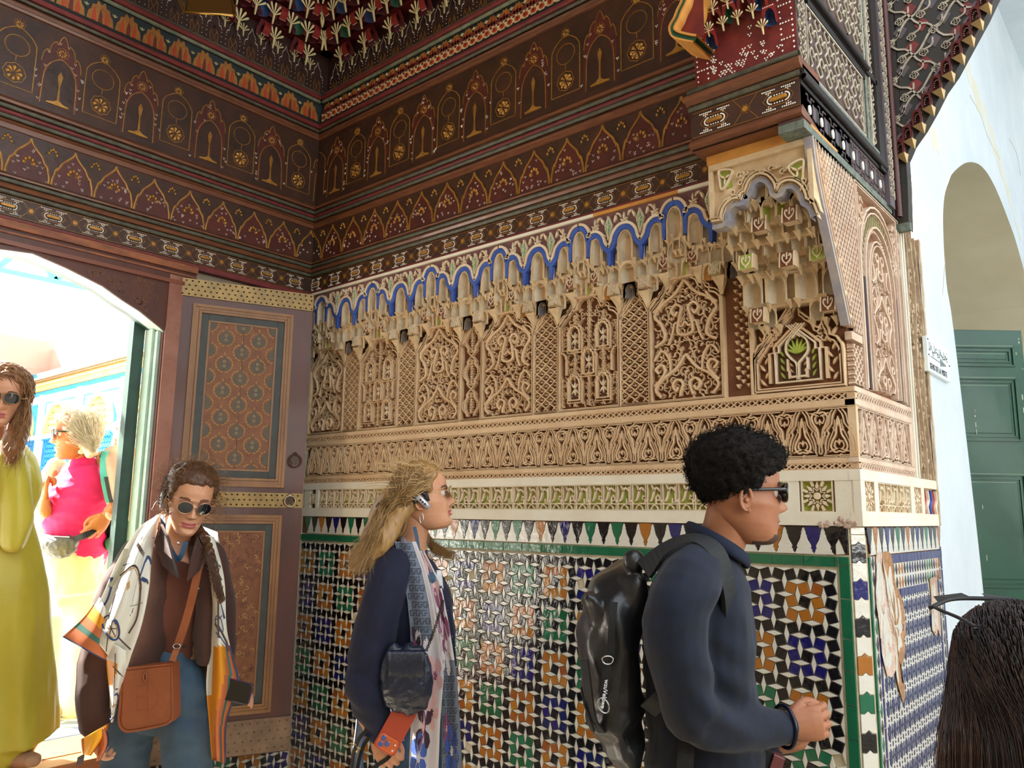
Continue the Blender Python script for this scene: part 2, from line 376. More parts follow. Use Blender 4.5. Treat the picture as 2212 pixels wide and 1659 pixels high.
def cartouche_band(fr, u0, u1, v0, v1, p, m_, parent):
    """keel shaped cartouches, alternately up and down, filled with mirrored scrolls"""
    mb = MB(); n = int(round((u1-u0)/p)); p = (u1-u0)/n; h = v1-v0
    # half outline of an upward cartouche, x as a fraction of p, y of h
    H = [(.40, .06), (.36, .10), (.37, .22), (.33, .36), (.26, .47), (.30, .53), (.17, .66), (.14, .80), (.11, .86), (.03, .94)]
    for i in range(n):
        c = u0+(i+.5)*p
        for up in (1, -1):
            cx = c if up == 1 else c+p/2
            f = lambda x, y: (cx+x*p, (v0+y*h) if up == 1 else (v1-y*h))
            R = [f(x, y) for x, y in H]; Lr = [f(-x, y) for x, y in H]
            if up == 1:
                for wid, dn, off in ((.0030, 0, 0), (.0030, 0, .011)):
                    for side in (R, Lr):
                        q = np.array(side); q[:, 0] += off*(1 if side is R else -1); mb.ribbon(fr, q, wid, -.018, -dn)
            if cx > u1-.02: continue
            for sgn in (1, -1):
                def g(x, y): return f(x*sgn, y)
                mb.ribbon(fr, spline([g(0, .12), g(.12, .10), g(.22, .2), g(.17, .33), g(.08, .45), g(.05, .62), g(.015, .75)], 4), .0052, -.018, -.002, ridge=.0012)
                mb.ribbon(fr, spline([g(.05, .15), g(.13, .22), g(.08, .32), g(0, .27)], 4), .0036, -.018, -.003)
                mb.ribbon(fr, spline([g(.31, .13), g(.27, .3), g(.2, .42), g(.12, .56), g(.09, .74)], 4), .0034, -.018, -.004)
                leaf(mb, fr, g(.30, .10), math.radians((160 if sgn == 1 else 20)*up), .036, .008, -.018, -.002)
                leaf(mb, fr, g(.06, .48), math.radians((60 if sgn == 1 else 120)*up), .022, .006, -.018, -.002)
            leaf(mb, fr, f(0, .60), math.pi/2*up, .034, .009, -.018, -.001)
            leaf(mb, fr, f(0, .36), -math.pi/2*up, .02, .006, -.018, -.002)
    for i in range(n+1):                                        # knots joining the double line, top and bottom
        for vv, dx in ((v1-.006, 0), (v0+.006, p/2)):
            a = u0+i*p+dx
            if vv > (v0+v1)/2: mb.ribbon(fr, [(a-p*.42+p/2-.0, vv), (a+p*.42+p/2, vv)], .003, -.018, 0) if a+p*.42+p/2 < u1 else None
            else: mb.ribbon(fr, [(a-p*.42-p/2+p/2, vv), (a+p*.42, vv)], .003, -.018, 0) if a+p*.42 < u1 else None
            if a+.01 < u1: mb.ribbon(fr, [(a-.008+ (p/2 if 0 else 0), vv-.012), (a+.006, vv+.004)], .0035, -.018, .001)
    for vv in (v0+.001, v1-.001): mb.ribbon(fr, [(u0, vv), (u1, vv)], .003, -.018, .001)
    return mb.build('cartouche_frieze', m_, parent)
cartouche_band(FB, .01, 2.82, 1.738, 1.895, .1125, STU, wall_back)

def kufic_band(fr, u0, u1, v0, v1, parent, mg=GRN, m_=CRM):
    plain(fr, u0, u1, v0, v1, -.021, -.013, mg, 'green_ground', parent, 0)
    mb = MB(); p = .0615; n = int((u1-u0)/p); p = (u1-u0)/n; h = v1-v0; r = random.Random(5)
    mb.ribbon(fr, [(u0, v0+.24*h), (u1, v0+.24*h)], .0042, -.014, -.001)
    for vv in (v0+.001, v1-.001): mb.ribbon(fr, [(u0, vv), (u1, vv)], .003, -.014, .001)
    for i in range(n):
        a = u0+i*p; f = lambda x, y: (a+x*p, v0+y*h)
        for dx in (-.055, .055):
            mb.ribbon(fr, [f(dx, .02), f(dx, .98)], .0026, -.014, 0)
        mb.prism(fr, [f(-.1, .36), f(0, .30), f(.1, .36), f(0, .42)], -.014, .001)
        # slanted leaf stroke, hooked letter body and the low arch
        x = r.uniform(-.05, .05)
        mb.ribbon(fr, spline([f(.2+x, .34), f(.33+x, .45), f(.45+x, .72), f(.62+x, .86), f(.9, .70)], 4), [.002]+[.006]*14+[.003, .002], -.014, 0)
        mb.ribbon(fr, spline([f(.30+x, .95), f(.42+x, .80), f(.52+x, .72)], 4), .004, -.014, 0)
        k = i % 3
        if k == 0: L = [f(.55, .26), f(.9, .26), f(.9, .42), f(.72, .42), f(.78, .56), f(.88, .5)]
        elif k == 1: L = [f(.62, .24), f(.62, .48), f(.75, .58), f(.86, .48), f(.86, .38), f(.66, .38)]
        else: L = [f(.85, .9), f(.85, .30), f(.66, .30), f(.66, .45)]
        mb.ribbon(fr, L, .005, -.014, .0005)
        mb.ribbon(fr, spline([f(.25, .01), f(.35, .14), f(.5, .2), f(.65, .14), f(.75, .01)], 3), .0034, -.014, -.001)
        for q in range(4): mb.ribbon(fr, [f(.16+q*.18, .97), f(.08+q*.18, .62)], .0012, -.014, -.010)
        
    return mb.build('inscription_band', m_, parent)
plain(FB, 0, .055, 1.571, 1.668, -.02, -.003, PLA, 'plaster_panel', wall_back)
plain(FB, .105, .13, 1.571, 1.668, -.02, .002, PLA, 'plaster_panel', wall_back)
kufic_band(FB, .13, 2.585, 1.573, 1.666, wall_back)
plain(FB, 2.585, 2.635, 1.571, 1.668, -.02, .002, PLA, 'plaster_panel', wall_back)
plain(FB, 2.745, 2.82, 1.571, 1.668, -.02, .002, PLA, 'plaster_panel', wall_back)
def star_panel(fr, cu, cv, r, parent, mg=GRN, m_=CRM, name='star_rosette'):
    plain(fr, cu-r, cu+r, cv-r, cv+r, -.021, -.013, mg, 'rosette_ground', parent, 0)
    mb = MB()
    P = [(cu+r*q*math.cos(a), cv+r*q*math.sin(a)) for k in range(16) for a, q in [(k*math.pi/8, .58 if k % 2 else .34)]]
    mb.ribbon(fr, P, .0035, -.014, 0, closed=True)
    for k in range(8):
        a = k*math.pi/4
        K = [(cu+r*q*math.cos(a+d), cv+r*q*math.sin(a+d)) for q, d in ((.42, 0), (.62, .20), (.95, .0), (.62, -.20))]
        mb.prism(fr, K, -.014, -.001, 0, .001)
        K = [(cu+r*q*math.cos(a+d), cv+r*q*math.sin(a+d)) for q, d in ((.68, .28), (1.05, .30), (1.05, .48), (.68, .5))]
        mb.prism(fr, [(min(max(x, cu-r), cu+r), min(max(y, cv-r), cv+r)) for x, y in K], -.014, -.001, 0, .001)
    c = [(cu+r*.24*math.cos(a), cv+r*.24*math.sin(a)) for a in np.linspace(0, 2*np.pi, 12, endpoint=False)]
    mb.prism(fr, c, -.014, .001, 0, .002)
    mb.ribbon(fr, [(cu-r, cv-r), (cu+r, cv-r), (cu+r, cv+r), (cu-r, cv+r)], .004, -.014, .002, closed=True)
    return mb.build(name, m_, parent)
star_panel(FB, 2.69, 1.62, .047, wall_back)
star_panel(FB, .08, 1.62, .024, wall_back)

def arch_top(w_, lob=True):
    """half outline (x, dy) of the stepped pointed head over a panel of half width w_"""
    return [(w_, 0), (w_*.99, .012), (w_*.86, .03), (w_*.72, .036), (w_*.70, .05), (w_*.62, .055), (w_*.56, .075), (w_*.50, .055), (w_*.42, .062), (w_*.34, .088), (w_*.20, .10), (w_*.17, .112), (w_*.10, .118), (w_*.05, .145), (0, .165)]
def arabesque(fr, cu, hw, v0, v1, top, parent, m_=STU, seed=0, name='carved_panel'):
    """dense two layer scroll work between double margins; top(x) gives the height limit"""
    mb = MB(); r = random.Random(seed); s = hw/.13; yT = lambda x: top(abs(x))
    P1 = 2.05*hw
    def put(P, w_, n1, ridge=0):
        P = np.asarray(P); keep = [(abs(x) <= hw*.97 and v0+.004 < y < v1+yT(x)-.006) for x, y in P]
        run = []
        for k, q in zip(keep, P):
            if k: run.append(q)
            else:
                if len(run) > 1: both(run, w_, n1, ridge)
                run = []
        if len(run) > 1: both(run, w_, n1, ridge)
    def both(run, w_, n1, ridge):
        run = np.array(run)
        for sg in (1, -1): mb.ribbon(fr, np.stack([cu+sg*run[:, 0], run[:, 1]], 1), w_, -.021, n1, ridge=ridge)
    y = v0-.3*P1; k = 0
    H = lambda x, yy: (x*hw, y+yy*hw)
    while y < v1+.1:
        put(spline([H(.98, 0), H(.62, .22), H(.72, .62), H(.92, .9), H(.66, 1.2), H(.3, 1.42), H(.0, 1.78)], 6), .0085*s, .001, .002)
        put(spline([H(.0, .25), H(.22, .35), H(.17, .75), H(.10, 1.0), H(.26, 1.12), H(.40, .98), H(.30, .82), H(.22, .92)], 6), .0078*s, .002, .0018)
        put(spline([H(.0, .62), H(.12, .5), H(.30, .62), H(.40, .30), H(.52, .05)], 5), .006*s, 0, .001)
        put(spline([H(.95, 1.0), H(.78, 1.15), H(.62, 1.38), H(.72, 1.56), H(.90, 1.46), H(.80, 1.32)], 6), .0078*s, .002, .0018)
        put(spline([H(.46, 1.35), H(.5, 1.7), H(.72, 1.95), H(.96, 1.7)], 5), .006*s, 0, .001)
        y += P1
    # under layer: curls and leaves
    gx = hw/4.0
    yy = v0+gx*.4; row_ = 0
    while yy < v1+.16:
        for q in range(5):
            x = (q+(.25 if row_ % 2 else .6))*gx
            if x > hw*.93 or yy > v1+yT(x)-.012: continue
            put(spiral((x, yy), gx*.62, r.uniform(0, 6.28), .85, r.choice((1, -1)), 9), .0038*s, -.008)
            for sg in (1, -1):
                an = r.uniform(0, 6.28)
                if abs(x) < hw*.88: leaf(mb, fr, (cu+sg*x, yy), an if sg == 1 else math.pi-an, .016*s, .0062*s, -.021, -.005)
        yy += gx*.86; row_ += 1
    return mb.build(name, m_, parent)
def margin(mb, fr, cu, hw, v0, v1, top, w_=.004, n1=.003, gap=0):
    H = [(cu+x, v1+y) for x, y in top]; Lh = [(cu-x, v1+y) for x, y in top][::-1]
    P = [(cu-hw, v0)]+[(cu-hw, v1)]+Lh[1:]+H[::-1][1:]+[(cu+hw, v1), (cu+hw, v0)]
    mb.ribbon(fr, P, w_, -.021, n1, closed=True)
def top_fn(top):
    xs = [a for a, _ in top][::-1]; ys = [b for _, b in top][::-1]
    return lambda x: float(np.interp(x, xs, ys))
def lattice_net(fr, cu, hw, v0, v1, top, parent, m_=STU, p=.034, name='carved_panel', flowers=True, tri=False):
    mb = MB(); T = top_fn(top) if top else (lambda x: 0)
    n = int((v1+.17-v0)/p)+1; cols = max(2, int(round(2*hw/(p*.62)))); dx = 2*hw/cols
    for j in range(-1, n+1):
        for i in range(cols):
            x0 = -hw+i*dx; y0 = v0+j*p
            for sg in (1, -1):
                a = (x0, y0+(0 if sg == 1 else p/2)); b = (x0+dx, y0+(p/2 if sg == 1 else 0))
                if (i+0) % 2: a, b = (a[0], a[1]+sg*p/2), (b[0], b[1]+sg*p/2)
                if tri: continue
                mx, my = (a[0]+b[0])/2, (a[1]+b[1])/2
                if my < v0+.003 or my > v1+T(abs(mx))-.006 or min(a[1], b[1]) < v0: continue
                q = spline([(cu+a[0], a[1]), (cu+mx, my+sg*.0022), (cu+b[0], b[1])], 3)
                mb.ribbon(fr, q, .0036, -.021, .001-(.001 if sg < 0 else 0))
            c = (cu+x0+dx/2, y0+(p*.25 if i % 2 else p*.75))
            if flowers and v0+.01 < c[1] < v1+T(abs(c[0]-cu))-.01:
                if tri: mb.prism(fr, [(c[0]-dx*.42, c[1]+p*.2), (c[0]+dx*.42, c[1]+p*.2), (c[0], c[1]-p*.25)], -.021, -.001, 0, .002)
                else:
                    for an in (math.pi/2, math.pi/2+1.0, math.pi/2-1.0): leaf(mb, fr, (c[0], c[1]-.003), an, .0115, .0045, -.021, -.003)
    return mb.build(name, m_, parent)
CUT = mat('medallion_ground', '#5b3a2a', .9, col2='#6f4a38', vscale=20)
def lobed(cx, cy, w_, h, k=7):
    P = [(cx-w_, cy-h*.5), (cx-w_, cy+h*.1)]
    for i in range(k+1):
        a = math.pi-math.pi*i/k; P.append((cx+w_*1.0*math.cos(a), cy+h*.1+h*.42*math.sin(a)))
        if i < k:
            a2 = math.pi-math.pi*(i+.5)/k; P.append((cx+w_*1.1*math.cos(a2), cy+h*.1+h*.47*math.sin(a2)))
    return P+[(cx+w_, cy-h*.5)]
def medallions(fr, cu, hw, v0, v1, top, parent, name='carved_panel', m_=STU):
    mb = MB(); T = top_fn(top); H = v1-v0
    spots = [(-.5, .80), (.5, .80), (0, .5), (-1, .5), (1, .5), (-.5, .2), (.5, .2)]
    for a, b in spots:
        cx, cy = cu+a*hw, v0+b*H+.01
        if abs(a) == 1:
            cx = cu+a*hw*.98; P = [p for p in lobed(cx, cy, .024, .088) if abs(p[0]-cu) <= hw]
            if len(P) > 2: mb.ribbon(fr, P, .0045, -.021, .004)
            continue
        mb.prism(fr, lobed(cx, cy, .022, .082), -.021, -.012, 1)
        mb.ribbon(fr, lobed(cx, cy, .026, .092), .0062, -.021, .006, closed=True, ridge=.001)
        mb.ribbon(fr, lobed(cx, cy, .034, .112), .0040, -.021, .002, closed=True)
        for an in (.9, 2.24, -.9, -2.24, 1.57, -1.57): leaf(mb, fr, (cx, cy), an, .028, .009, -.014, -.001, 2)
        for dx in (-.014, .014): mb.ball(fr(cx+dx, cy-.03, -.006), .0028, 5, 2)
    for a in (-.98, -.5, 0, .5, .98):                          # twisted shafts
        for s_ in (1, -1):
            yy = np.arange(v0+.006, v1+T(abs(a)*hw)-.01, .0035); x = cu+a*hw+s_*.0042*np.sin((yy-v0)*math.pi/.017)
            ok = [all(not (abs(xx-(cu+p*hw)) < .027 and abs(y_-(v0+b*H+.01)) < .05) for p, b in spots) for xx, y_ in zip(x, yy)]
            run = []
            for g_, q in zip(ok+[False], list(zip(x, yy))+[None]):
                if g_: run.append(q)
                else:
                    if len(run) > 3: mb.ribbon(fr, run, .0028, -.021, -.001)
                    run = []
    for b in (.35, .65):
        for a in (-.5, 0, .5):
            cx, cy = cu+(a if b == .65 or a == 0 else a)*hw, v0+b*H+.01
            mb.ribbon(fr, [(cx-.012, cy), (cx, cy+.012), (cx+.012, cy), (cx, cy-.012)], .003, -.021, .002, closed=True)
            mb.ribbon(fr, [(cx-.02, cy), (cx+.02, cy)], .0026, -.021, .001); mb.ribbon(fr, [(cx, cy-.02), (cx, cy+.02)], .0026, -.021, .001)
    r = random.Random(2); 
    for _ in range(150):
        x = r.uniform(.04, .95)*hw; y = r.uniform(v0+.01, v1+T(x)-.012)
        if any(abs(x-abs(p)*hw) < .034 and abs(y-(v0+b*H+.01)) < .055 for p, b in spots): continue
        for sg in (1, -1):
            q = spiral((x, y), .011, r.uniform(0, 6.28), .7, 1, 7); q = q[(abs(q[:, 0]) < hw)]
            if len(q) > 2: mb.ribbon(fr, np.stack([cu+sg*q[:, 0], q[:, 1]], 1), .0026, -.021, -.006)
    return mb.build(name, [m_, CUT, CRM], parent)
def ogee_chain(fr, cu, hw, v0, v1, top, parent, name='carved_panel'):
    mb = MB(); T = top_fn(top); P = .148
    y = v0-.02
    while y < v1+.1:
        for k, w_ in ((1.0, .0040), (.78, .0032)):
            for sg in (1, -1):
                q = spline([(0, y+P*(.5-.5*k)), (sg*hw*.45*k, y+P*.16), (sg*hw*.42*k, y+P*.24), (sg*hw*.86*k, y+P*.42), (sg*hw*.88*k, y+P*.5), (sg*hw*.86*k, y+P*.58), (sg*hw*.42*k, y+P*.76), (sg*hw*.45*k, y+P*.84), (0, y+P*(.5+.5*k))], 3)
                q = np.array([a for a in q if v0+.004 < a[1] < v1+T(abs(a[0]))-.008])
                if len(q) > 2: mb.ribbon(fr, q+[cu, 0], w_, -.021, .001)
        for dy in (.2, .35, .5, .65, .8):
            c = y+P*dy
            if v0+.02 < c < v1+.10:
                for an in (1.57, -1.57, .7, 2.44, -.7, -2.44): leaf(mb, fr, (cu, c), an, .014, .005, -.021, -.002)
        y += P
    return mb.build(name, [STU], parent)
PER = .42; C0 = .15; VT = 2.30
topW = arch_top(.138); topN = [(.062, 0), (.06, .012), (.048, .035), (.04, .052), (.034, .052), (.026, .07), (.018, .09), (.012, .095), (0, .12)]
kinds = ['arab', 'med', 'arab', 'arab', 'med', 'arab']; nk = ['net', 'net', 'ogee', 'net', 'net']
for k in range(6):
    c = C0+PER*k; v1 = VT
    mbm = MB(); margin(mbm, FB, c, .139, 1.962, v1, topW, .0055, .004); margin(mbm, FB, c, .1445, 1.957, v1, [(a*1.03, b+.012) for a, b in topW], .0035, .006)
    if kinds[k] == 'arab': arabesque(FB, c, .134, 1.966, v1, top_fn([(a*.96, b-.006) for a, b in topW]), wall_back, seed=k)
    else: medallions(FB, c, .134, 1.966, v1, [(a*.96, b-.006) for a, b in topW], wall_back)
    if k < 5:
        c2 = c+PER/2
        margin(mbm, FB, c2, .061, 1.962, v1-.012, topN, .004, .004); margin(mbm, FB, c2, .065, 1.957, v1-.012, [(a*1.05, b+.010) for a, b in topN], .003, .006)
        if nk[k] == 'ogee': ogee_chain(FB, c2, .056, 1.966, v1-.012, topN, wall_back)
        else: lattice_net(FB, c2, .057, 1.966, v1-.012, [(a*.95, b-.004) for a, b in topN], wall_back, p=.036)
    else:
        lattice_net(FB, 2.462, .028, 1.966, 2.36, None, wall_back, p=.030, tri=True)
    mbm.build('panel_margin', STU, wall_back)
    for dx in (-.1475, .1475): plain(FB, c+dx-.0022, c+dx+.0022, 1.953, v1+.01, -.02, .006, STU, 'margin_rib', wall_back, 0)
plain(FB, 2.492, 2.508, 1.953, 2.40, -.02, .006, STU, 'margin_rib', wall_back)
def onY(x, y, Y):
    d = W(x, y, 1)-CAM; return CAM+d*((Y-CAM[1])/d[1])
def onX(x, y, X):
    d = W(x, y, 1)-CAM; return CAM+d*((X-CAM[0])/d[0])
def B2(x, y, n=0.0):
    p = onY(x, y, -n); return (p[0], p[2])
def C2(x, y, X=2.82):
    p = onX(x, y, X); return (p[1], p[2])
# ================= plaster honeycomb vault (muqarnas) over the carved panels =================
MQ = [mat('honeycomb', '#d8c19c', .85, col2='#bd9f79', vscale=14, bump=.5, bscale=60), mat('honeycomb_scoop', '#d3c7b0', .85, col2='#b8a88c', vscale=16, bump=.4, bscale=60), GRN, BLU, OCH, CRM, BRN, mat('crimson_ground', '#6d1f22', .8), mat('worn_blue', '#7c8093', .8, col2='#a89a8c', vscale=25)]
def niche(mb, fr, cu, v0, w_, h, n, dep, top=None, side=None, point=1.0, rim=.0035, K=6, m1=0, m2=1, paint=None):
    """a scooped cell with a pointed or round head, cut in a plate that reaches up to top"""
    R = []
    sp = h*(.45 if point else .55)
    R.append((w_/2, 0.0)); R.append((w_/2, sp))
    for i in range(1, K):
        a = i/K*math.pi/2
        x = math.cos(a)**(.8 if point else 1); y = math.sin(a)
        if point: y = y*.86+.14*(i/K)**3
        R.append((w_/2*x, sp+(h-sp)*y))
    R.append((0, h)); R = np.array(R+[(-x, y) for x, y in R[:-1][::-1]])
    rings = []
    for rho in (1, .86, .62, .32, 0):
        d = dep*math.sqrt(1-rho*rho)*np.where(R[:, 1] >= h*.97, .5, 1.0) if rho else dep*np.ones(len(R))*np.where(R[:, 1] >= h*.97, .5, 1.0)
        yy = R[:, 1]*(rho+(1-rho)*.86)
        rings.append(fr(cu+R[:, 0]*rho, v0+yy, n-d))
    G = np.array(rings); mb.grid(G, m2, True)
    if paint is not None: s0 = len(mb.M)-(len(rings)-1)*(len(R)-1)
    if paint is not None:
        k = len(R)-1
        for i in range(len(rings)-1):
            for j in range(k//2, k): mb.M[s0+i*k+j] = paint
    tp = v0+(top if top else h*1.15); sw = side or w_/2*1.12
    out = [(sw, 0), (sw, sp)]+[(min(max(x*1.15, -sw), sw), tp-v0) if 1 else 0 for x, y in R[2:-2]]+[(-sw, sp), (-sw, 0)]
    out = np.array(out)
    G = np.array([fr(cu+R[:, 0], v0+R[:, 1], n), fr(cu+out[:, 0], v0+out[:, 1], n)]); mb.grid(G, m1, False)
    if rim:
        mb.ribbon(fr, np.stack([cu+R[:, 0], v0+R[:, 1]], 1), rim, n-.004, n+.0025, m1)
def bracket(mb, fr, cu, v0, w_, h, n, n2, m1=0):
    """tapering drop under the pier between two cells"""
    P = [fr(cu-w_/2, v0, n), fr(cu+w_/2, v0, n), fr(cu+w_/2, v0, n2), fr(cu-w_/2, v0, n2), fr(cu-w_*.22, v0-h*.55, n2+(n-n2)*.35), fr(cu+w_*.22, v0-h*.55, n2+(n-n2)*.35), fr(cu+w_*.1, v0-h, n2), fr(cu-w_*.1, v0-h, n2)]
    mb.add(P, [(0, 4, 5, 1), (4, 7, 6, 5), (1, 5, 2), (5, 6, 2), (0, 3, 4), (3, 7, 4), (0, 1, 2, 3)], m1)
def painted_square(fr, cu, vc, w_, h, n, parent, mi, latt=False, bul=.008):
    mb = MB(); t = np.linspace(-1, 1, 7)
    G = np.array([fr(cu+x*w_/2*np.ones(7), vc+t*h/2, n+bul*(1-.9*(t*.5+.5)**2)) for x in (-1, 1)]); mb.grid(G, mi, True)
    for x in (-1, 1):
        mb.grid(np.array([fr((cu+x*w_/2*1.12)*np.ones(7), vc+t*h/2, n+.002+bul*(1-.9*(t*.5+.5)**2)), fr((cu+x*w_/2*.9)*np.ones(7), vc+t*h/2, n+.0025+bul*(1-.9*(t*.5+.5)**2))]), 5)
        mb.grid(np.array([fr((cu+x*w_/2*1.12)*np.ones(7), vc+t*h/2, n+.002+bul*(1-.9*(t*.5+.5)**2)), fr((cu+x*w_/2*1.12)*np.ones(7), vc+t*h/2, n-.03)]), 0)
    mb.grid(np.array([fr(cu+t*w_/2, np.full(7, vc-h/2), n+bul), fr(cu+t*w_/2, np.full(7, vc-h/2), n-.03)]), 0)
    f2 = Fr(fr(cu, vc, n+bul*.8), fr.u, fr.v-fr.n*.22*bul/.008, fr.n+fr.v*.1)
    if latt:
        for k in range(-2, 3):
            for s_ in (1, -1):
                mb.ribbon(f2, [(max(-w_/2, min(w_/2, k*w_/3.2-s_*h/2)), -h/2), (max(-w_/2, min(w_/2, k*w_/3.2+s_*h/2)), h/2)], .0028, -.004, .0035, 5)
    else:
        mb.ribbon(f2, spline([(-.006, h*.15), (-.012, h*.3), (-.014, .05*h), (-.008, -.2*h), (0, -.3*h), (.008, -.2*h), (.014, .05*h), (.012, h*.3), (.006, h*.15)], 3), .0035, -.003, .003, 5)
        mb.ribbon(f2, [(0, h*.42), (0, -h*.05)], .004, -.003, .003, 5); mb.ribbon(f2, [(0, -h*.3), (0, -h*.45)], .003, -.003, .003, 5)
        for s_ in (1, -1): mb.ball(f2(s_*.009, h*.3, .001), .0035, 5, 5)
    return mb.build('painted_panel', MQ, parent)
def offset(P, d):
    P = np.array(P, float); t = np.gradient(P, axis=0); L = np.hypot(t[:, 0], t[:, 1])+1e-9
    return P+np.stack([-t[:, 1]/L, t[:, 0]/L], 1)*d
mb = MB(); mb.box(FB, 0, 2.50, 2.475, 2.74, -.03, .030); mb.box(FB, 0, 2.50, 2.40, 2.475, -.03, .016); mb.build('vault_backing', STU, wall_back)
half = [(0, 2.668), (.020, 2.662), (.036, 2.640), (.043, 2.612), (.055, 2.618), (.080, 2.622), (.103, 2.603), (.114, 2.572), (.14, 2.547), (.162, 2.572), (.170, 2.600), (.188, 2.622), (.21, 2.628)]
blue = MB(); cream = MB(); viol = MB(); cells = []
for k in range(-1, 7):
    c = C0+PER*k
    if k < 6:
        P = [(c+x, y) for x, y in half]+[(c+PER-x, y) for x, y in half[::-1][1:]]
        P = spline(P, 3); P = P[(P[:, 0] > 0.004) & (P[:, 0] < 2.50)]
        if len(P) > 3:
            blue.ribbon(FB, P, .020, .03, .064); cream.ribbon(FB, offset(P, .0145), .010, .03, .069)
            top = np.stack([P[:, 0], np.full(len(P), 2.703)], 1)
            viol.grid(np.array([FB(P[:, 0], P[:, 1], .055), FB(top[:, 0], top[:, 1], .055)]), 0, False)
    if 0 < c+.21 < 2.4: MB().box(FB, c+.150, c+.270, 2.398, 2.48, -.02, .012).box(FB, c-.05, c+.05, 2.43, 2.48, -.02, .02).build('vault_backing', STU, wall_back)
    for x in (-.14, -.043, .043, .14):
        u = c+x; z0, z1 = ((2.495, 2.55) if abs(x) > .1 else (2.545, 2.615))
        if .01 < u < 2.48: blue.prism(FB, [(u-.009, z1), (u-.006, z0), (u, z0-.008), (u+.006, z0), (u+.009, z1)][::-1], .02, .062)
    # ornament on the violet ground
    for x in (.14, -.14):
        u = c+x
        if not .03 < u < 2.46: continue
        g = MB(); D = lambda s_: [(u, 2.685*1), (u+.017*s_, 2.648), (u+.010*s_, 2.618), (u, 2.585), (u-.010*s_, 2.618), (u-.017*s_, 2.648)]
        g.prism(FB, D(1), .05, .066, 1); g.prism(FB, [(u+(a-u)*.66, 2.638+(b-2.638)*.72) for a, b in D(1)], .05, .069, 0)
        g.ribbon(FB, [(u, 2.682), (u, 2.588)], .0025, .06, .071, 1); g.ribbon(FB, [(u-.012, 2.65), (u+.012, 2.63)], .0022, .06, .071, 1); g.ribbon(FB, [(u+.012, 2.65), (u-.012, 2.63)], .0022, .06, .071, 1)
        for s_ in (1, -1):
            leaf(g, FB, (u+s_*.012, 2.607), math.radians(90-s_*50), .022, .010, .05, .067, 1)
            leaf(g, FB, (u+s_*.034, 2.683), math.radians(-90-s_*20), .03, .014, .05, .067, 1); leaf(g, FB, (u+s_*.034, 2.688), math.radians(-90+s_*62), .022, .010, .05, .067, 1)
            leaf(g, FB, (u+s_*.047, 2.688), math.radians(-90+s_*20), .022, .009, .05, .067, 1)
        g.build('green_lozenge', [GRG, CRM], wall_back)
    for x in (0.078, -.078, .21):
        u = c+x
        if not .03 < u < 2.47: continue
        for an in (90, 150, 30): leaf(cream, FB, (u, 2.652), math.radians(an), .020 if an != 90 else .034, .009, .05, .067)
        for s_ in (1, -1): cream.ball(FB(u+s_*.010, 2.648, .06), .006, 6); leaf(cream, FB, (u, 2.65), math.radians(-90+s_*40), .014, .006, .05, .066)
    # cells: (x, v0, w, h, n, depth, plate height, half side, pointed, paint)
    T = [(0, 2.535, .056, .118, .060, .036, .122, .034, 0, None)]
    for s_ in (1, -1): T += [(s_*.079, 2.51, .044, .098, .058, .03, .102, .030, 0, None)]
    T += [(.21, 2.50, .058, .115, .058, .034, .118, .036, 0, None)]
    for s_ in (1, -1):
        T += [(.21+s_*.056, 2.492, .038, .075, .050, .022, .08, .024, 0, None), (s_*.118, 2.49, .036, .08, .050, .022, .085, .023, 0, None), (s_*.036, 2.495, .044, .06, .049, .022, .064, .026, 1, None)]
    T += [(0, 2.455, .070, .080, .046, .030, .088, .040, 1, GRNI if 0 else None), (.21, 2.418, .066, .074, .044, .030, .082, .040, 1, None)]
    for s_ in (1, -1):
        T += [(s_*.098, 2.428, .050, .066, .040, .024, .072, .030, 1, None), (s_*.150, 2.425, .046, .060, .040, .024, .066, .027, 1, None), (.21+s_*.0, 2.36, .040, .052, .030, .02, .058, .028, 1, 8)]
        T += [(s_*.028, 2.405, .034, .052, .030, .018, .058, .022, 1, 2 if s_ == 1 else None), (s_*.112, 2.37, .038, .055, .028, .018, .06, .025, 1, 4 if s_ == 1 else None), (s_*.158, 2.362, .034, .05, .026, .016, .055, .02, 1, None)]
    for (x, v0, w_, h, n, dp, tp, sd, pt, pa) in T:
        u = c+x
        if not (sd*.8 < u < 2.50-sd*.5): continue
        m_ = MB(); niche(m_, FB, u, v0, w_, h, n, dp, tp, sd, pt, paint=pa); cells.append((m_, u))
        for s_ in (1, -1) if n >= .044 else (): bracket(m_, FB, u+s_*sd, v0+.002, .018, .022, n, n-.016)
    for x, z, la, mi in ((-.058, 2.462, 0, 6), (.058, 2.466, 0, 7 if k == 2 else 6), (.21-.068, 2.402, 1, 0), (.21+.068, 2.406, 1, 0)):
        u = c+x
        if .04 < u < 2.47: painted_square(FB, u, z, .040, .048, .036, wall_back, 2 if la and k % 2 else mi, bool(la))
    for x, z, h in ((-.148, 2.375, .06), (.148, 2.375, .06), (-.066, 2.425, .055), (.066, 2.425, .055)):   # capitals
        u = c+x
        if .03 < u < 2.49:
            m_ = MB(); bracket(m_, FB, u, z, .050, h, .034, .004); cells.append((m_, u))
for m_, u in cells: m_.build('honeycomb_cell', MQ, wall_back)
blue.build('blue_outline', BLU, wall_back); cream.build('cream_outline', CRM, wall_back); viol.build('violet_ground', VIO, wall_back)
plain(FB, 0, 1.90, 2.700, 2.712, .03, .066, PLA, 'top_fillet', wall_back); plain(FB, 1.90, 2.27, 2.700, 2.713, .03, .064, OCH, 'top_fillet', wall_back); plain(FB, 2.27, 2.5, 2.700, 2.712, .03, .066, PLA, 'top_fillet', wall_back)
RED = mat('red_line', '#7c2a28', .6, col2='#5f2320', vscale=20)
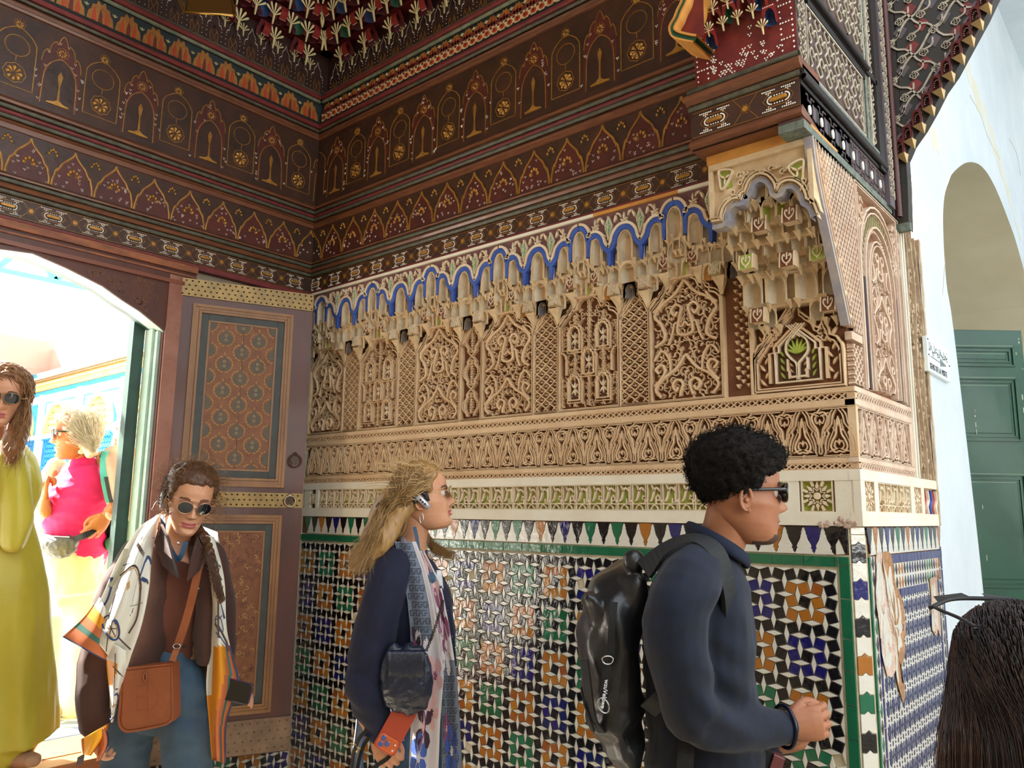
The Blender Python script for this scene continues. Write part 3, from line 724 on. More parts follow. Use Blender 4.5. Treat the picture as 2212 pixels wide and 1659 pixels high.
plain(FB, 0, 2.5, 2.712, 2.722, .03, .060, RED, 'red_fillet', wall_back)

# ================= corner pier with its own small vault =================
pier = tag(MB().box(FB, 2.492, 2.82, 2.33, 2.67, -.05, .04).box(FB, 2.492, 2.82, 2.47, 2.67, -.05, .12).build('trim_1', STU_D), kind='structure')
SID = [(2.60, 2.06, .0), (2.62, 2.20, .0)]
# front spandrel plate traced round the scalloped opening
NP = .262
outl = [(1541, 482), (1560, 478), (1562, 462), (1568, 446), (1584, 433), (1600, 432), (1603, 420), (1612, 415), (1620, 394), (1637, 380), (1655, 383), (1668, 398), (1671, 412), (1680, 414), (1690, 398), (1710, 394), (1726, 404), (1735, 420), (1738, 432), (1752, 440), (1768, 462)]
oc = np.array([B2(x, y, NP) for x, y in outl]); ul = B2(1533, 349, NP); ur = B2(1752, 297, NP)
tops = np.stack([np.linspace(ul[0], 2.82, len(oc)), np.full(len(oc), 2.665)], 1); oc[-1, 0] = 2.82; oc[0, 0] = ul[0]
mb = MB(); mb.grid(np.array([FB(oc[:, 0], oc[:, 1], NP-.012), FB(tops[:, 0], tops[:, 1], NP-.012)]), 0, False)
mb.grid(np.array([FB(oc[:, 0], oc[:, 1], NP), FB(oc[:, 0], oc[:, 1], NP-.05)]), 0, False)
L0 = ul[0]; mb.box(FB, L0-.004, L0+.010, 2.49, 2.665, .03, NP+.004, 0); mb.box(FB, 2.806, 2.82, 2.46, 2.665, .03, NP+.004, 0)
mb.box(FB, L0, 2.82, 2.645, 2.665, .05, NP+.006, 0)
sc = spline(oc, 3)
mb.ribbon(FB, offset(sc, .007), .006, NP-.02, NP+.004, 0); mb.ribbon(FB, offset(sc, -.009), .016, NP-.05, NP-.006, 8); mb.ribbon(FB, offset(sc, .017), .003, NP-.02, NP+.003, 0)
for (x, y, s_) in ((1566, 385, 1), (1722, 368, -1)):
    u, v = B2(x, y, NP)
    mb.prism(FB, [(u-.018, v+.03), (u+.018, v+.03), (u+.018, v-.03), (u-.018, v-.03)], NP-.012, NP-.008, 2)
    mb.ribbon(FB, spline([(u-.018*s_, v+.03), (u+.024*s_, v+.02), (u+.012*s_, v-.01), (u-.012*s_, v-.035), (u-.018*s_, v)], 4, True), .005, NP-.012, NP+.003, 5, closed=True)
    for an in (20, 140, 260): leaf(mb, FB, (u, v), math.radians(an), .024, .010, NP-.012, NP+.003, 5)
for (x, y, an) in ((1596, 380, 20), (1610, 372, 200), (1600, 395, 60), (1582, 415, 230), (1665, 365, 0), (1690, 372, 30), (1745, 410, 280), (1735, 390, 250), (1648, 366, 160), (1752, 400, 90)):
    u, v = B2(x, y, NP); leaf(mb, FB, (u, v), math.radians(an), .034, .013, NP-.012, NP+.002, 0); q = spiral((u, v), .012, math.radians(an), .8); mb.ribbon(FB, q, .0035, NP-.012, NP+.002, 0)
mb.build('scalloped_spandrel', MQ, pier)
plain(FB, L0-.006, 2.825, 2.665, 2.70, .05, NP+.012, OCH, 'ochre_beam', pier, .004)
# cells of the small vault, back and down in tiers
tiers = [(.235, 2.525, 400, [(1639, .046, .075, 0), (1600, .034, .05, 0), (1700, .042, .06, 0), (1668, .03, .05, 0)]),
         (.205, 2.47, 440, [(1595, .044, .06, 1), (1628, .044, .065, 1), (1660, .044, .065, 1), (1692, .044, .062, 1), (1725, .04, .06, 1), (1752, .034, .06, 1)]),
         (.170, 2.422, 490, [(1580, .044, .058, 1), (1612, .044, .058, 1), (1675, .046, .058, 1), (1735, .044, .058, 1), (1762, .04, .058, 1)]),
         (.135, 2.375, 528, [(1575, .040, .060, 1), (1604, .044, .060, 1), (1634, .044, .062, 1), (1664, .044, .062, 1), (1694, .042, .06, 1), (1724, .044, .06, 1), (1755, .04, .06, 1), (1780, .04, .06, 1)]),
         (.10, 2.335, 566, [(1590, .034, .055, 1), (1645, .046, .058, 1), (1674, .046, .058, 1), (1740, .046, .058, 1), (1790, .04, .058, 1)]),
         (.065, 2.24, 625, [(1618, .062, .088, 1), (1676, .066, .094, 1), (1742, .066, .092, 1), (1800, .05, .08, 1)]),
         (.032, 2.172, 690, [(1612, .036, .055, 1), (1664, .04, .06, 1), (1765, .04, .06, 1), (1818, .034, .06, 1)])]
for ti, (n, v0, py, cs) in enumerate(tiers):
    if ti < 6: MB().box(FB, 2.505, 2.815, v0-.012, v0+.085, -.02, max(n-.030, .004)).build('tier_backing', MQ[0], pier)
    for i, (px, w_, h, pt) in enumerate(cs):
        u = min(max(B2(px, py, n)[0], 2.505+w_/2), 2.815-w_/2)
        m_ = MB(); niche(m_, FB, u, v0, w_, h, n, .032, h*1.12, w_*.56, pt, paint=(2 if (ti == 1 and i in (2, 3)) else 4 if (ti == 5 and i == 1 and 0) else None))
        for s_ in (1, -1): bracket(m_, FB, u+s_*w_*.54, v0+.002, .020, .026, n, n-.03)
        m_.build('honeycomb_cell', MQ, pier)
for px, py, n, mi in ((1641, 484, .19, 6), (1707, 463, .215, 6), (1613, 566, .15, 2), (1701, 560, .15, 6), (1767, 545, .12, 2), (1638, 681, .06, 6), (1790, 655, .05, 6)):
    u, v = B2(px, py, n); painted_square(FB, u, v, .044, .05, n, pier, mi, False)
# niche window
fr = FB; uL, vB = B2(1632, 848); uR = B2(1826, 838)[0]; cu = (uL+uR)/2; hw = (uR-uL)/2; vB = 1.957
topP = [(hw, 0), (hw*.98, .02), (hw*.88, .045), (hw*.74, .055), (hw*.72, .075), (hw*.66, .09), (hw*.62, .115), (hw*.58, .09), (hw*.50, .08), (hw*.44, .085), (hw*.36, .11), (hw*.22, .125), (hw*.16, .135), (hw*.10, .14), (hw*.05, .18), (0, .20)]
mb = MB()
margin(mb, fr, cu, hw, 1.960, 2.07, topP, .006, .006); margin(mb, fr, cu, hw*.93, 1.968, 2.07, [(a*.93, b-.012) for a, b in topP], .0045, .004)
mb.build('window_margin', STU, pier)
tf = top_fn([(a*.9, b-.014) for a, b in topP])
mb = MB(); h2 = hw*.50
def house(k): return [(cu-h2*k, 1.985), (cu-h2*k, 2.085), (cu-h2*k*.82, 2.085), (cu-h2*k*.82, 2.105), (cu, 2.105+h2*.75*k), (cu+h2*k*.82, 2.105), (cu+h2*k*.82, 2.085), (cu+h2*k, 2.085), (cu+h2*k, 1.985)]
mb.prism(fr, house(1), -.021, -.016, 1); mb.ribbon(fr, house(1.0), .006, -.02, .004, 0, closed=True); mb.ribbon(fr, house(1.28), .009, -.02, .001, 2, closed=False)
for an in range(30, 151, 20): leaf(mb, fr, (cu, 2.075), math.radians(an), .052, .011, -.018, -.003, 3)
for s_ in (1, -1):
    mb.ribbon(fr, spline([(cu+s_*.002, 1.99), (cu+s_*.003, 2.04), (cu+s_*.02, 2.06), (cu+s_*.036, 2.085), (cu+s_*.03, 2.12), (cu, 2.14)], 4), .0055, -.018, .003, 0)
    for q in range(4): leaf(mb, fr, (cu+s_*.045, 1.998+q*.024), math.radians(90-s_*30), .026, .010, -.018, -.005, 3)
    for q in range(3): leaf(mb, fr, (cu+s_*.018, 1.995+q*.02), math.radians(90-s_*35), .018, .008, -.018, -.006, 2)
    mb.ribbon(fr, [(cu+s_*.032, 2.06), (cu+s_*.032, 2.02), (cu+s_*.028, 2.02), (cu+s_*.028, 1.995)], .005, -.018, .003, 0)
    for q in range(7): leaf(mb, fr, (cu+s_*hw*.76, 1.98+q*.024), math.radians(90+s_*(35 if q % 2 else -35)), .03, .012, -.02, -.002, 2)
    for q in range(4): mb.ribbon(fr, spiral((cu+s_*(hw*.45+.012*q), 2.115-.012*q*0+.02*(q % 2)), .012, q, .8, s_), .004, -.02, 0, 2)
mb.ribbon(fr, [(cu-.03, 2.0), (cu+.03, 2.0)], .006, -.018, .004, 0)
for s_ in (1, -1):
    for q in (-1, 0, 1): mb.ribbon(fr, [(cu-.022+q*.009, 2.150-s_*(.022)*1), (cu+.022+q*.009, 2.150+s_*.022)], .004, -.018, .006+.001*s_, 0)
mb.build('carved_window', [CRM, CUT, STU, GRN], pier)
plain(fr, 2.508, uL-.004, 1.953, 2.06, -.02, -.002, STU, 'plaster_panel', pier)
# ================= painted wood =================
WD = mat('dark_painted_wood', '#452513', .55, col2='#2d190d', vscale=9, bump=.25, bscale=40, stretch=(1, 1, 1), coat=.08)
WD2 = mat('red_painted_wood', '#571f14', .55, col2='#431a10', vscale=12, bump=.2)
GLD = mat('gold_paint', '#a8742c', .45, metal=.25, col2='#7f5420', vscale=30)
GLB = mat('gilded_relief', '#c08a3a', .38, metal=.35, col2='#9a6a2a', vscale=30)
DOT = mat('white_dots', '#f3ece0', .5)
ROP = mat('grey_rope_wood', '#5d5a4a', .5, col2='#3e392c', vscale=30)
MLD = mat('brown_moulding', '#5e3320', .45, col2='#7a4a2c', vscale=(14), coat=.15, stretch=(1, 1, 6))
OLV = mat('olive_wood', '#4b3d1d', .6, col2='#38321c', vscale=25)
WDM = [WD, GLD, GLB, DOT, OLV, WD2, mat('black_ground', '#15171a', .7)]
def rope(fr, u0, u1, v, n, r, parent, m_=ROP, pitch=.026, name='rope_moulding', hand=1):
    k = int((u1-u0)/pitch*5)+1; a = np.linspace(0, 2*np.pi, 10, endpoint=False); us = np.linspace(u0, u1, k)
    ph = us/pitch*2*np.pi*hand
    rad = r*(.78+.26*np.abs(np.cos((a[None]*1+ph[:, None])/1.0*1.0))) if 0 else r*(.80+.22*np.abs(np.sin((a[None]+ph[:, None]))))
    G = fr(us[:, None]*np.ones(10), v+rad*np.cos(a), n+rad*np.sin(a))
    mb = MB(); mb.grid(G, 0, True, cv=True); return mb.build(name, m_, parent)
def mould(fr, u0, u1, prof, parent, m_=MLD, name='moulding'):
    """profile (v, n) run from u0 to u1"""
    mb = MB(); P = np.array(prof, float)
    mb.grid(np.array([fr(np.full(len(P), u), P[:, 0], P[:, 1]) for u in (u0, u1)]), 0, False)
    for u in (u0, u1): mb.add(fr(np.full(len(P), u), P[:, 0], P[:, 1]), [list(range(len(P)))])
    return mb.build(name, m_, parent)
def torus_prof(v, n, r, nb, k=6): return [(v-r, nb)]+[(v-r*math.cos(t), n+r*math.sin(t)) for t in np.linspace(0, math.pi, k)]+[(v+r, nb)]
def dots(mb, fr, pts, n, r=.0022, mi=3):
    r *= 1.75
    for x, y in pts:
        V = [fr(x+r*math.cos(a), y+r*math.sin(a), n) for a in (0, 1.57, 3.14, 4.71)]+[fr(x, y, n+r*1.0)]
        mb.add(V, [(0, 1, 4), (1, 2, 4), (2, 3, 4), (3, 0, 4)], mi)
def tri_dots(mb, fr, c, n, r=.0018, s_=.0042, mi=3):
    dots(mb, fr, [(c[0]-s_, c[1]+s_*.5), (c[0]+s_, c[1]+s_*.5), (c[0], c[1]-s_)], n, r, mi)
def rosette(mb, fr, c, R, n, petals=8, mi=2, m0=1, h=.010, ring=True):
    for k in range(petals):
        a = k*2*math.pi/petals; d = math.pi/petals*.84
        P = [(c[0]+R*q*math.cos(a+e), c[1]+R*q*math.sin(a+e)) for q, e in ((.14, 0), (.55, -d*.72), (.88, -d*.9), (1, 0), (.88, d*.9), (.55, d*.72))]
        V = [fr(x, y, n) for x, y in P]+[fr(c[0]+R*.66*math.cos(a), c[1]+R*.66*math.sin(a), n+h)]
        mb.add(V, [(i, (i+1) % 6, 6) for i in range(6)], mi, True)
    if ring:
        P = [(c[0]+R*1.22*(1+.05*math.cos(8*a))*math.cos(a), c[1]+R*1.22*(1+.05*math.cos(8*a))*math.sin(a)) for a in np.linspace(0, 2*np.pi, 33)[:-1]]
        mb.ribbon(fr, P, R*.09, n-.001, n+.003, m0, closed=True)
def lozenge_band(fr, u0, u1, parent, v0=2.722, v1=2.806, p=.1705, ph=0.052, n=.05, big=False):
    mb = MB(); vc = (v0+v1)/2; h = (v1-v0)
    k = 0; u = u0+ph
    while u < u1:
        if u+.034 < u1 and u-.034 > u0:
            c = (u, vc)
            cap = [(c[0]+(.020 if math.cos(a) > 0 else -.020)+.0065*math.cos(a), c[1]+.0065*math.sin(a)) for a in np.linspace(0, 2*np.pi, 13)[:-1]]
            mb.prism(fr, cap, n, n+.006, 2, .002)
            t = np.linspace(0, 2*np.pi, 27)[:-1]
            dots(mb, fr, [(c[0]+(.020 if math.cos(a) > 0 else -.020)+.0135*math.cos(a)+ .0*a, c[1]+.0125*math.sin(a)) for a in t]+[(c[0]+x, c[1]+s_*.0125) for x in (-.012, -.004, .004, .012) for s_ in (1, -1)], n, .0017)
            hx = [(c[0]-.047, vc), (c[0]-.03, vc+.021), (c[0]+.03, vc+.021), (c[0]+.047, vc), (c[0]+.03, vc-.021), (c[0]-.03, vc-.021)]
            mb.ribbon(fr, hx, .0022, n, n+.0016, 1, closed=True)
        s_ = u+p/2
        if s_+.015 < u1:
            P = [(s_+(.0105 if q % 2 else .0078)*math.cos(q*math.pi/8), vc+(.0105 if q % 2 else .0078)*math.sin(q*math.pi/8)) for q in range(16)]
            mb.prism(fr, P, n, n+.003, 2); mb.ribbon(fr, [(s_+(a-s_)*1.5, vc+(b-vc)*1.5) for a, b in P], .0016, n, n+.0012, 1, closed=True)
            for sx, sy in ((1, 1), (1, -1), (-1, 1), (-1, -1)): mb.ribbon(fr, [(s_+sx*.014, vc+sy*.010), (s_+sx*.04, vc+sy*h*.48)], .0018, n, n+.0012, 1)
        for x0 in (u-.030, u+.030):
            for sy in (1, -1):
                yy = vc+sy*h*.36
                row1 = [(x0+(q-3)*.0062, yy) for q in range(7)]; row2 = [(x0+(q-1)*.0062, yy-sy*.0062) for q in range(3)]; row3 = [(x0, yy-sy*.012)]
                dots(mb, fr, [q for q in row1+row2+row3 if u0+.004 < q[0] < u1-.004], n, .0017)
        u += p
    for vv in (v0+.002, v1-.002): mb.ribbon(fr, [(u0, vv), (u1, vv)], .0018, n, n+.0015, 1)
    return mb.build('studded_band', WDM, parent)
def ogee_band(fr, u0, u1, parent, v0, v1, p, ph, n):
    mb = MB(); h = v1-v0; u = u0+ph-p; r = random.Random(8)
    while u < u1+p:
        f = lambda x, y: (u+x*p, v0+y*h)
        H = [(0, .97), (.04, .86), (.14, .74), (.27, .60), (.33, .47), (.40, .40), (.43, .28), (.46, .16), (.47, .0)]
        for s_ in (1, -1):
            q = np.array(spline([f(s_*x, y) for x, y in H], 3)); q = q[(q[:, 0] > u0) & (q[:, 0] < u1)]
            if len(q) > 2:
                mb.ribbon(fr, q, .0085, n, n+.0035, 1, ridge=.001)
            if u0+.01 < u+s_*.33*p < u1-.01: mb.ball(fr(*f(s_*.36, .40), n), .0055, 6, 1)
        if u0+.45*p < u < u1-.45*p: mb.prism(fr, [f(x, y) for x, y in ((-.46, .0), (.46, .0), (.40, .38), (.27, .60), (.04, .86), (-.04, .86), (-.27, .60), (-.40, .38))], n-.001, n+.0006, 5)
        if u0+.02 < u < u1-.02:
            fx = [(0, .50), (.075, .46), (-.075, .46), (.115, .38), (-.115, .38)]
            for x, y in fx: mb.ball(fr(*f(x, y), n+.001), (.0062, .0075, .0085), 6, 2)
            for s_ in (1, -1): leaf(mb, fr, f(s_*.05, .40), math.radians(-90+s_*30), .016, .007, n, n+.003, 1)
        for _ in range(26):
            x, y = r.uniform(-.44, .44), r.uniform(.04, .8)
            lim = np.interp(abs(x), [.0, .14, .27, .33, .43, .47], [.86, .66, .5, .36, .2, .05])
            if y < lim and not (abs(x) < .15 and .33 < y < .56) and u0+.01 < u+x*p < u1-.01: tri_dots(mb, fr, f(x, y), n, .0016, .0034)
        if u0+.02 < u+p/2 < u1-.02:
            for x, y in ((.5, .88), (.555, .84), (.445, .84), (.59, .76), (.41, .76)): mb.ball(fr(*f(x, y), n+.001), (.0048, .006, .0065), 6, 2)
            for q in range(8):
                a, b = r.uniform(.30, .7), r.uniform(.5, .95)
                if b > 1-abs(a-.5)*1.3+.0 or True: mb.ribbon(fr, spiral(f(a, max(b, .62+abs(a-.5)*.9)), .009, r.uniform(0, 6), .7, r.choice((1, -1)), 7), .0018, n, n+.0012, 4+0*q)
        u += p
    return mb.build('ogee_arch_frieze', WDM, parent)
def arcade_frieze(fr, u0, u1, parent, v0, v1, p, ph, n):
    """big blind arches, alternately with a large rosette and with a candlestick, under scalloped gables"""
    mb = MB(); h = v1-v0; u = u0+ph-2*p; r = random.Random(12)
    def clipq(q):
        q = np.array(q); return q[(q[:, 0] > u0+.002) & (q[:, 0] < u1-.002)]
    def rb(q, w_=.004, mi=1, dn=.002):
        q = clipq(q)
        if len(q) > 1: mb.ribbon(fr, q, w_, n, n+dn, mi)
    while u < u1+p:
        f = lambda x, y: (u+x*p, v0+y*h)
        ins = lambda x: u0+.03 < u+x*p < u1-.03
        # rosette bay centred on 0, candlestick bay centred on .5
        A = [(-.21, .10), (-.21, .62), (-.19, .72), (-.12, .80), (0, .86), (.12, .80), (.19, .72), (.21, .62), (.21, .10)]
        rb(spline([f(x, y) for x, y in A], 4), .0042); rb([f(-.21, .10), f(.21, .10)], .003)
        if ins(0):
            rosette(mb, fr, f(0, .27), .034, n, 8, 2, 1, .013)
            c = [f(.135*math.cos(a)*1.0, .62+.13*math.sin(a)) for a in np.linspace(0, 2*np.pi, 17)]; rb(c, .0028)
            rosette(mb, fr, f(0, .90), .017, n, 8, 2, 1, .006); rb([f(0, .42), f(0, .5)], .003)
        A2 = [(.30, .02), (.31, .36), (.335, .50), (.40, .60), (.5, .66), (.60, .60), (.665, .50), (.69, .36), (.70, .02)]
        rb(spline([f(x, y) for x, y in A2], 4), .0042)
        if ins(.5):
            mb.prism(fr, [f(.37, .07), f(.44, .085), f(.5, .13), f(.56, .085), f(.63, .07), f(.63, .05), (f(.37, .05))][::-1], n, n+.006, 2, .002)
            mb.prism(fr, [f(.485, .12), f(.515, .12), f(.508, .30), (f(.52, .36)), f(.53, .44), f(.5, .50), f(.47, .44), f(.48, .36), f(.492, .30)], n, n+.004, 1)
            rosette(mb, fr, f(.5, .745), .019, n, 8, 2, 1, .007)
        if u0+.01 < u+.27*p and u+.73*p < u1-.01: mb.prism(fr, [f(x, y*.97) for x, y in ((.27, .03), (.73, .03), (.73, .58), (.67, .76), (.58, .90), (.5, 1.0), (.42, .90), (.33, .76), (.27, .58))], n-.001, n+.0006, 5); mb.prism(fr, [f(x, y) for x, y in ((.30, .02), (.70, .02), (.69, .36), (.60, .60), (.5, .66), (.40, .60), (.31, .36))], n, n+.0010, 0)
        G = [(.27, .58), (.29, .70), (.33, .76), (.345, .72), (.37, .84), (.42, .90), (.44, .86), (.465, .95), (.5, 1.0), (.535, .95), (.56, .86), (.58, .90), (.63, .84), (.655, .72), (.67, .76), (.71, .70), (.73, .58)]
        rb(spline([f(x, y*.97) for x, y in G], 3), .0038)
        for _ in range(60):
            x, y = r.uniform(.22, .78), r.uniform(.03, .92)
            xx = abs(x-.5)
            arch = y < np.interp(xx, [0, .1, .165, .2, .21], [.68, .62, .52, .38, 0]) and xx < .215
            gab = y > np.interp(xx, [0, .035, .08, .13, .17, .23, .28], [.93, .9, .82, .78, .68, .6, 1])
            if arch or (gab and xx < .25) or (y < .55 and xx > .29) or (y > .5 and xx > .235) or (abs(y-.745) < .10 and xx < .09): continue
            if ins(x): tri_dots(mb, fr, f(x, y), n, .0017, .0038)
        for q in range(26):
            x, y = r.uniform(-.24, .24), r.uniform(.12, 1)
            if ins(x) and not (abs(x) < .16 and y < .45): mb.ribbon(fr, spiral(f(x, y), .010, r.uniform(0, 6), .8, r.choice((1, -1)), 7), .0016, n, n+.001, 4)
        for q in range(8):
            x, y = r.uniform(.36, .64), r.uniform(.15, .5)
            if ins(x): mb.ribbon(fr, spiral(f(x, y), .008, r.uniform(0, 6), .8, 1, 6), .0015, n, n+.001, 4)
        u += p
    return mb.build('blind_arch_frieze', WDM, parent)
PNT = [mat('painted_red_band', '#6b241c', .6), mat('painted_ochre', '#a9722f', .6, col2='#8a5423', vscale=30), mat('painted_cream', '#d8c391', .6), mat('painted_dark', '#1f2a2c', .6), mat('painted_orange', '#b5401f', .55)]
def upper_bands(fr, u0, u1, parent, n, circ=True):
    mb = MB(); v = 3.715
    mb.box(fr, u0-.25, u1, v-.005, v+.19, -.25, n-.022, 3); mb.box(fr, u0, u1, v-.005, v+.075, -.2, n-.012, 0) if circ else None
    if circ:
        mb.box(fr, u0, u1, v, v+.052, n-.014, n-.010, 2)
        p = .046; k = int((u1-u0)/p)
        for i in range(k):
            c = (u0+(i+.5)*p, v+.026)
            mb.ribbon(fr, [(c[0]-p/2, v), (c[0]+p/2, v+.052)], .0025, n-.010, n-.007, 2); mb.ribbon(fr, [(c[0]-p/2, v+.052), (c[0]+p/2, v)], .0025, n-.010, n-.007, 2)
            P = [(c[0]+.0155*math.cos(a), c[1]+.0125*math.sin(a)) for a in np.linspace(0, 2*np.pi, 9)[:-1]]; mb.prism(fr, P, n-.010, n-.006, 4)
            P = [(c[0]+.007*math.cos(a), c[1]+.006*math.sin(a)) for a in np.linspace(0, 2*np.pi, 7)[:-1]]; mb.prism(fr, P, n-.006, n-.004, 0)
            for s_ in (1, -1):
                P = [(c[0]+p/2+.009*math.cos(a), c[1]+s_*.018+.006*math.sin(a)) for a in np.linspace(0, 2*np.pi, 7)[:-1]]; mb.prism(fr, P, n-.010, n-.007, 0)
            for s_ in (1, -1): mb.prism(fr, [(c[0]-.006, c[1]+s_*.020), (c[0]+.006, c[1]+s_*.020), (c[0], c[1]+s_*.026)], n-.010, n-.008, 3)
    mb.box(fr, u0, u1, v+.055, v+.120, -.2, n-.02, 3)
    p = .078 if circ else .125; k = int((u1-u0)/p); z0, zh = (.056, .060) if circ else (.004, .115)
    for i in range(k):
        a = u0+i*p; f = lambda x, y: (a+x*p, v+z0+y*zh)
        mb.prism(fr, [f(.02, 0), f(.98, 0), f(.93, .38), f(.84, .5), f(.80, .72), f(.68, .74), f(.62, .95), f(.5, .80), f(.38, .95), f(.32, .74), f(.20, .72), f(.16, .5), f(.07, .38)], n-.02, n-.015, 1)
        for x in (.28, .5, .72): mb.prism(fr, [f(x-.07, .05), f(x+.07, .05), f(x+.05, .4), f(x, .62), f(x-.05, .4)], n-.015, n-.012, 0 if x == .5 else 4)
        for an in (90, 45, 135): leaf(mb, fr, f(1.0, .55), math.radians(an), .016, .005, n-.02, n-.014, 2)
    return mb.build('painted_band', PNT, parent)
def cornice(fr, u0, u1, name, p_og, ph_og, ph_ar, ph_lz, n=.05, circ=True):
    root = MB(); root.box(fr, u0-.30, u1, 2.715, 3.70, -.3, n-.004); root = tag(root.build(name, WD), kind='structure')
    MB().box(fr, u0, u1, 2.722, 2.806, n-.006, n).build('band_board', WD, root)
    lozenge_band(fr, u0, u1, root, ph=ph_lz, n=n)
    rope(fr, u0, u1, 2.818, n+.006, .0105, root); mould(fr, u0, u1, [(2.829, n), (2.832, n+.012), (2.842, n+.018), (2.852, n+.012), (2.853, n)], root); rope(fr, u0, u1, 2.866, n+.006, .0110, root)
    mould(fr, u0, u1, [(2.877, n), (2.879, n+.016), (2.886, n+.018), (2.894, n+.006), (2.898, n)], root)
    MB().box(fr, u0, u1, 2.898, 3.082, n-.004, n+.001).build('frieze_board', WD, root)
    ogee_band(fr, u0, u1, root, 2.900, 3.078, p_og, ph_og, n+.001)
    mould(fr, u0, u1, [(3.082, n), (3.084, n+.006), (3.104, n+.008), (3.108, n+.014), (3.114, n+.004), (3.124, n)], root)
    rope(fr, u0, u1, 3.134, n+.006, .010, root); mould(fr, u0, u1, torus_prof(3.155, n, .010, n), root, RED, 'red_bead'); rope(fr, u0, u1, 3.176, n+.006, .0105, root)
    mould(fr, u0, u1, [(3.187, n), (3.19, n+.020), (3.200, n+.022), (3.212, n+.008), (3.22, n)], root)
    MB().box(fr, u0, u1, 3.22, 3.60, n-.004, n+.001).build('frieze_board', WD2 if 0 else WD, root)
    arcade_frieze(fr, u0, u1, root, 3.236, 3.585, .345, ph_ar, n+.001)
    mould(fr, u0, u1, [(3.60, n), (3.602, n+.01), (3.612, n+.014), (3.62, n+.006), (3.632, n+.012), (3.64, n+.004), (3.645, n)], root)
    rope(fr, u0, u1, 3.656, n+.005, .009, root); mould(fr, u0, u1, torus_prof(3.682, n+.004, .014, n-.02), root, RED, 'red_bead')
    MB().box(fr, u0, u1, 3.698, 3.716, -.2, n-.002).build('dark_fillet', WDM[6], root)
    upper_bands(fr, u0, u1, root, n, circ)
    rope(fr, u0, u1, 3.842, n-.012, .010, root, m_=mat('green_rope', '#5f6b55', .5, col2='#8a8a72', vscale=30)); mould(fr, u0, u1, torus_prof(3.868, n-.01, .015, n-.05), root, RED, 'red_bead'); rope(fr, u0, u1, 3.890, n-.014, .007, root, pitch=.016)
    return root
cornice(FB.off(), .03, 2.50, 'trim_2', .1735, .0, .0, .04)
cornice(FA.off(), .05, 2.6, 'trim_3', .1735, .02, .12, .1, n=.03, circ=False)
# ================= coffer of the ceiling: red honeycomb with cream palmettes =================
CH = [mat('vault_red', '#5e1519', .5, col2='#47101a', vscale=14), mat('vault_bright_red', '#8a2420', .5), mat('palmette_cream', '#dccb98', .55), mat('vault_blue', '#27406e', .55), mat('vault_green', '#22573c', .55), GLD, DOT, mat('vault_brown', '#3d2016', .6, col2='#2a1712', vscale=20)]
ceil = MB(); ceil.box(FZ, -.4, 2.86, -4.2, .3, 4.75, 4.9); ceil = tag(ceil.build('ceiling', WD), kind='structure')
def palmette(mb, fr, u, v, s, n, mi=2, K=5):
    for k in range(K):
        a = math.radians(90+(k-(K-1)/2)*27); L = s*(1 if k in (0, K-1) else 1.05); c, d = math.cos(a), math.sin(a)
        P = [(0, -.02), (.20, -.035), (.55, -.07), (.85, -.10), (1.0, -.06), (1.0, .06), (.85, .10), (.55, .07), (.2, .035)]
        Q = [(u+L*(x*c-y*d), v+L*(x*d+y*c)) for x, y in P]
        V = [fr(x, y, n) for x, y in Q]+[fr(u+L*.8*c, v+L*.8*d, n+.006)]
        mb.add(V, [(i, (i+1) % 9, 9) for i in range(9)], mi, True)
    mb.prism(fr, [(u-s*.05, v-s*.75), (u+s*.05, v-s*.75), (u+s*.09, v+s*.12), (u-s*.09, v+s*.12)], n-.003, n+.004, mi)
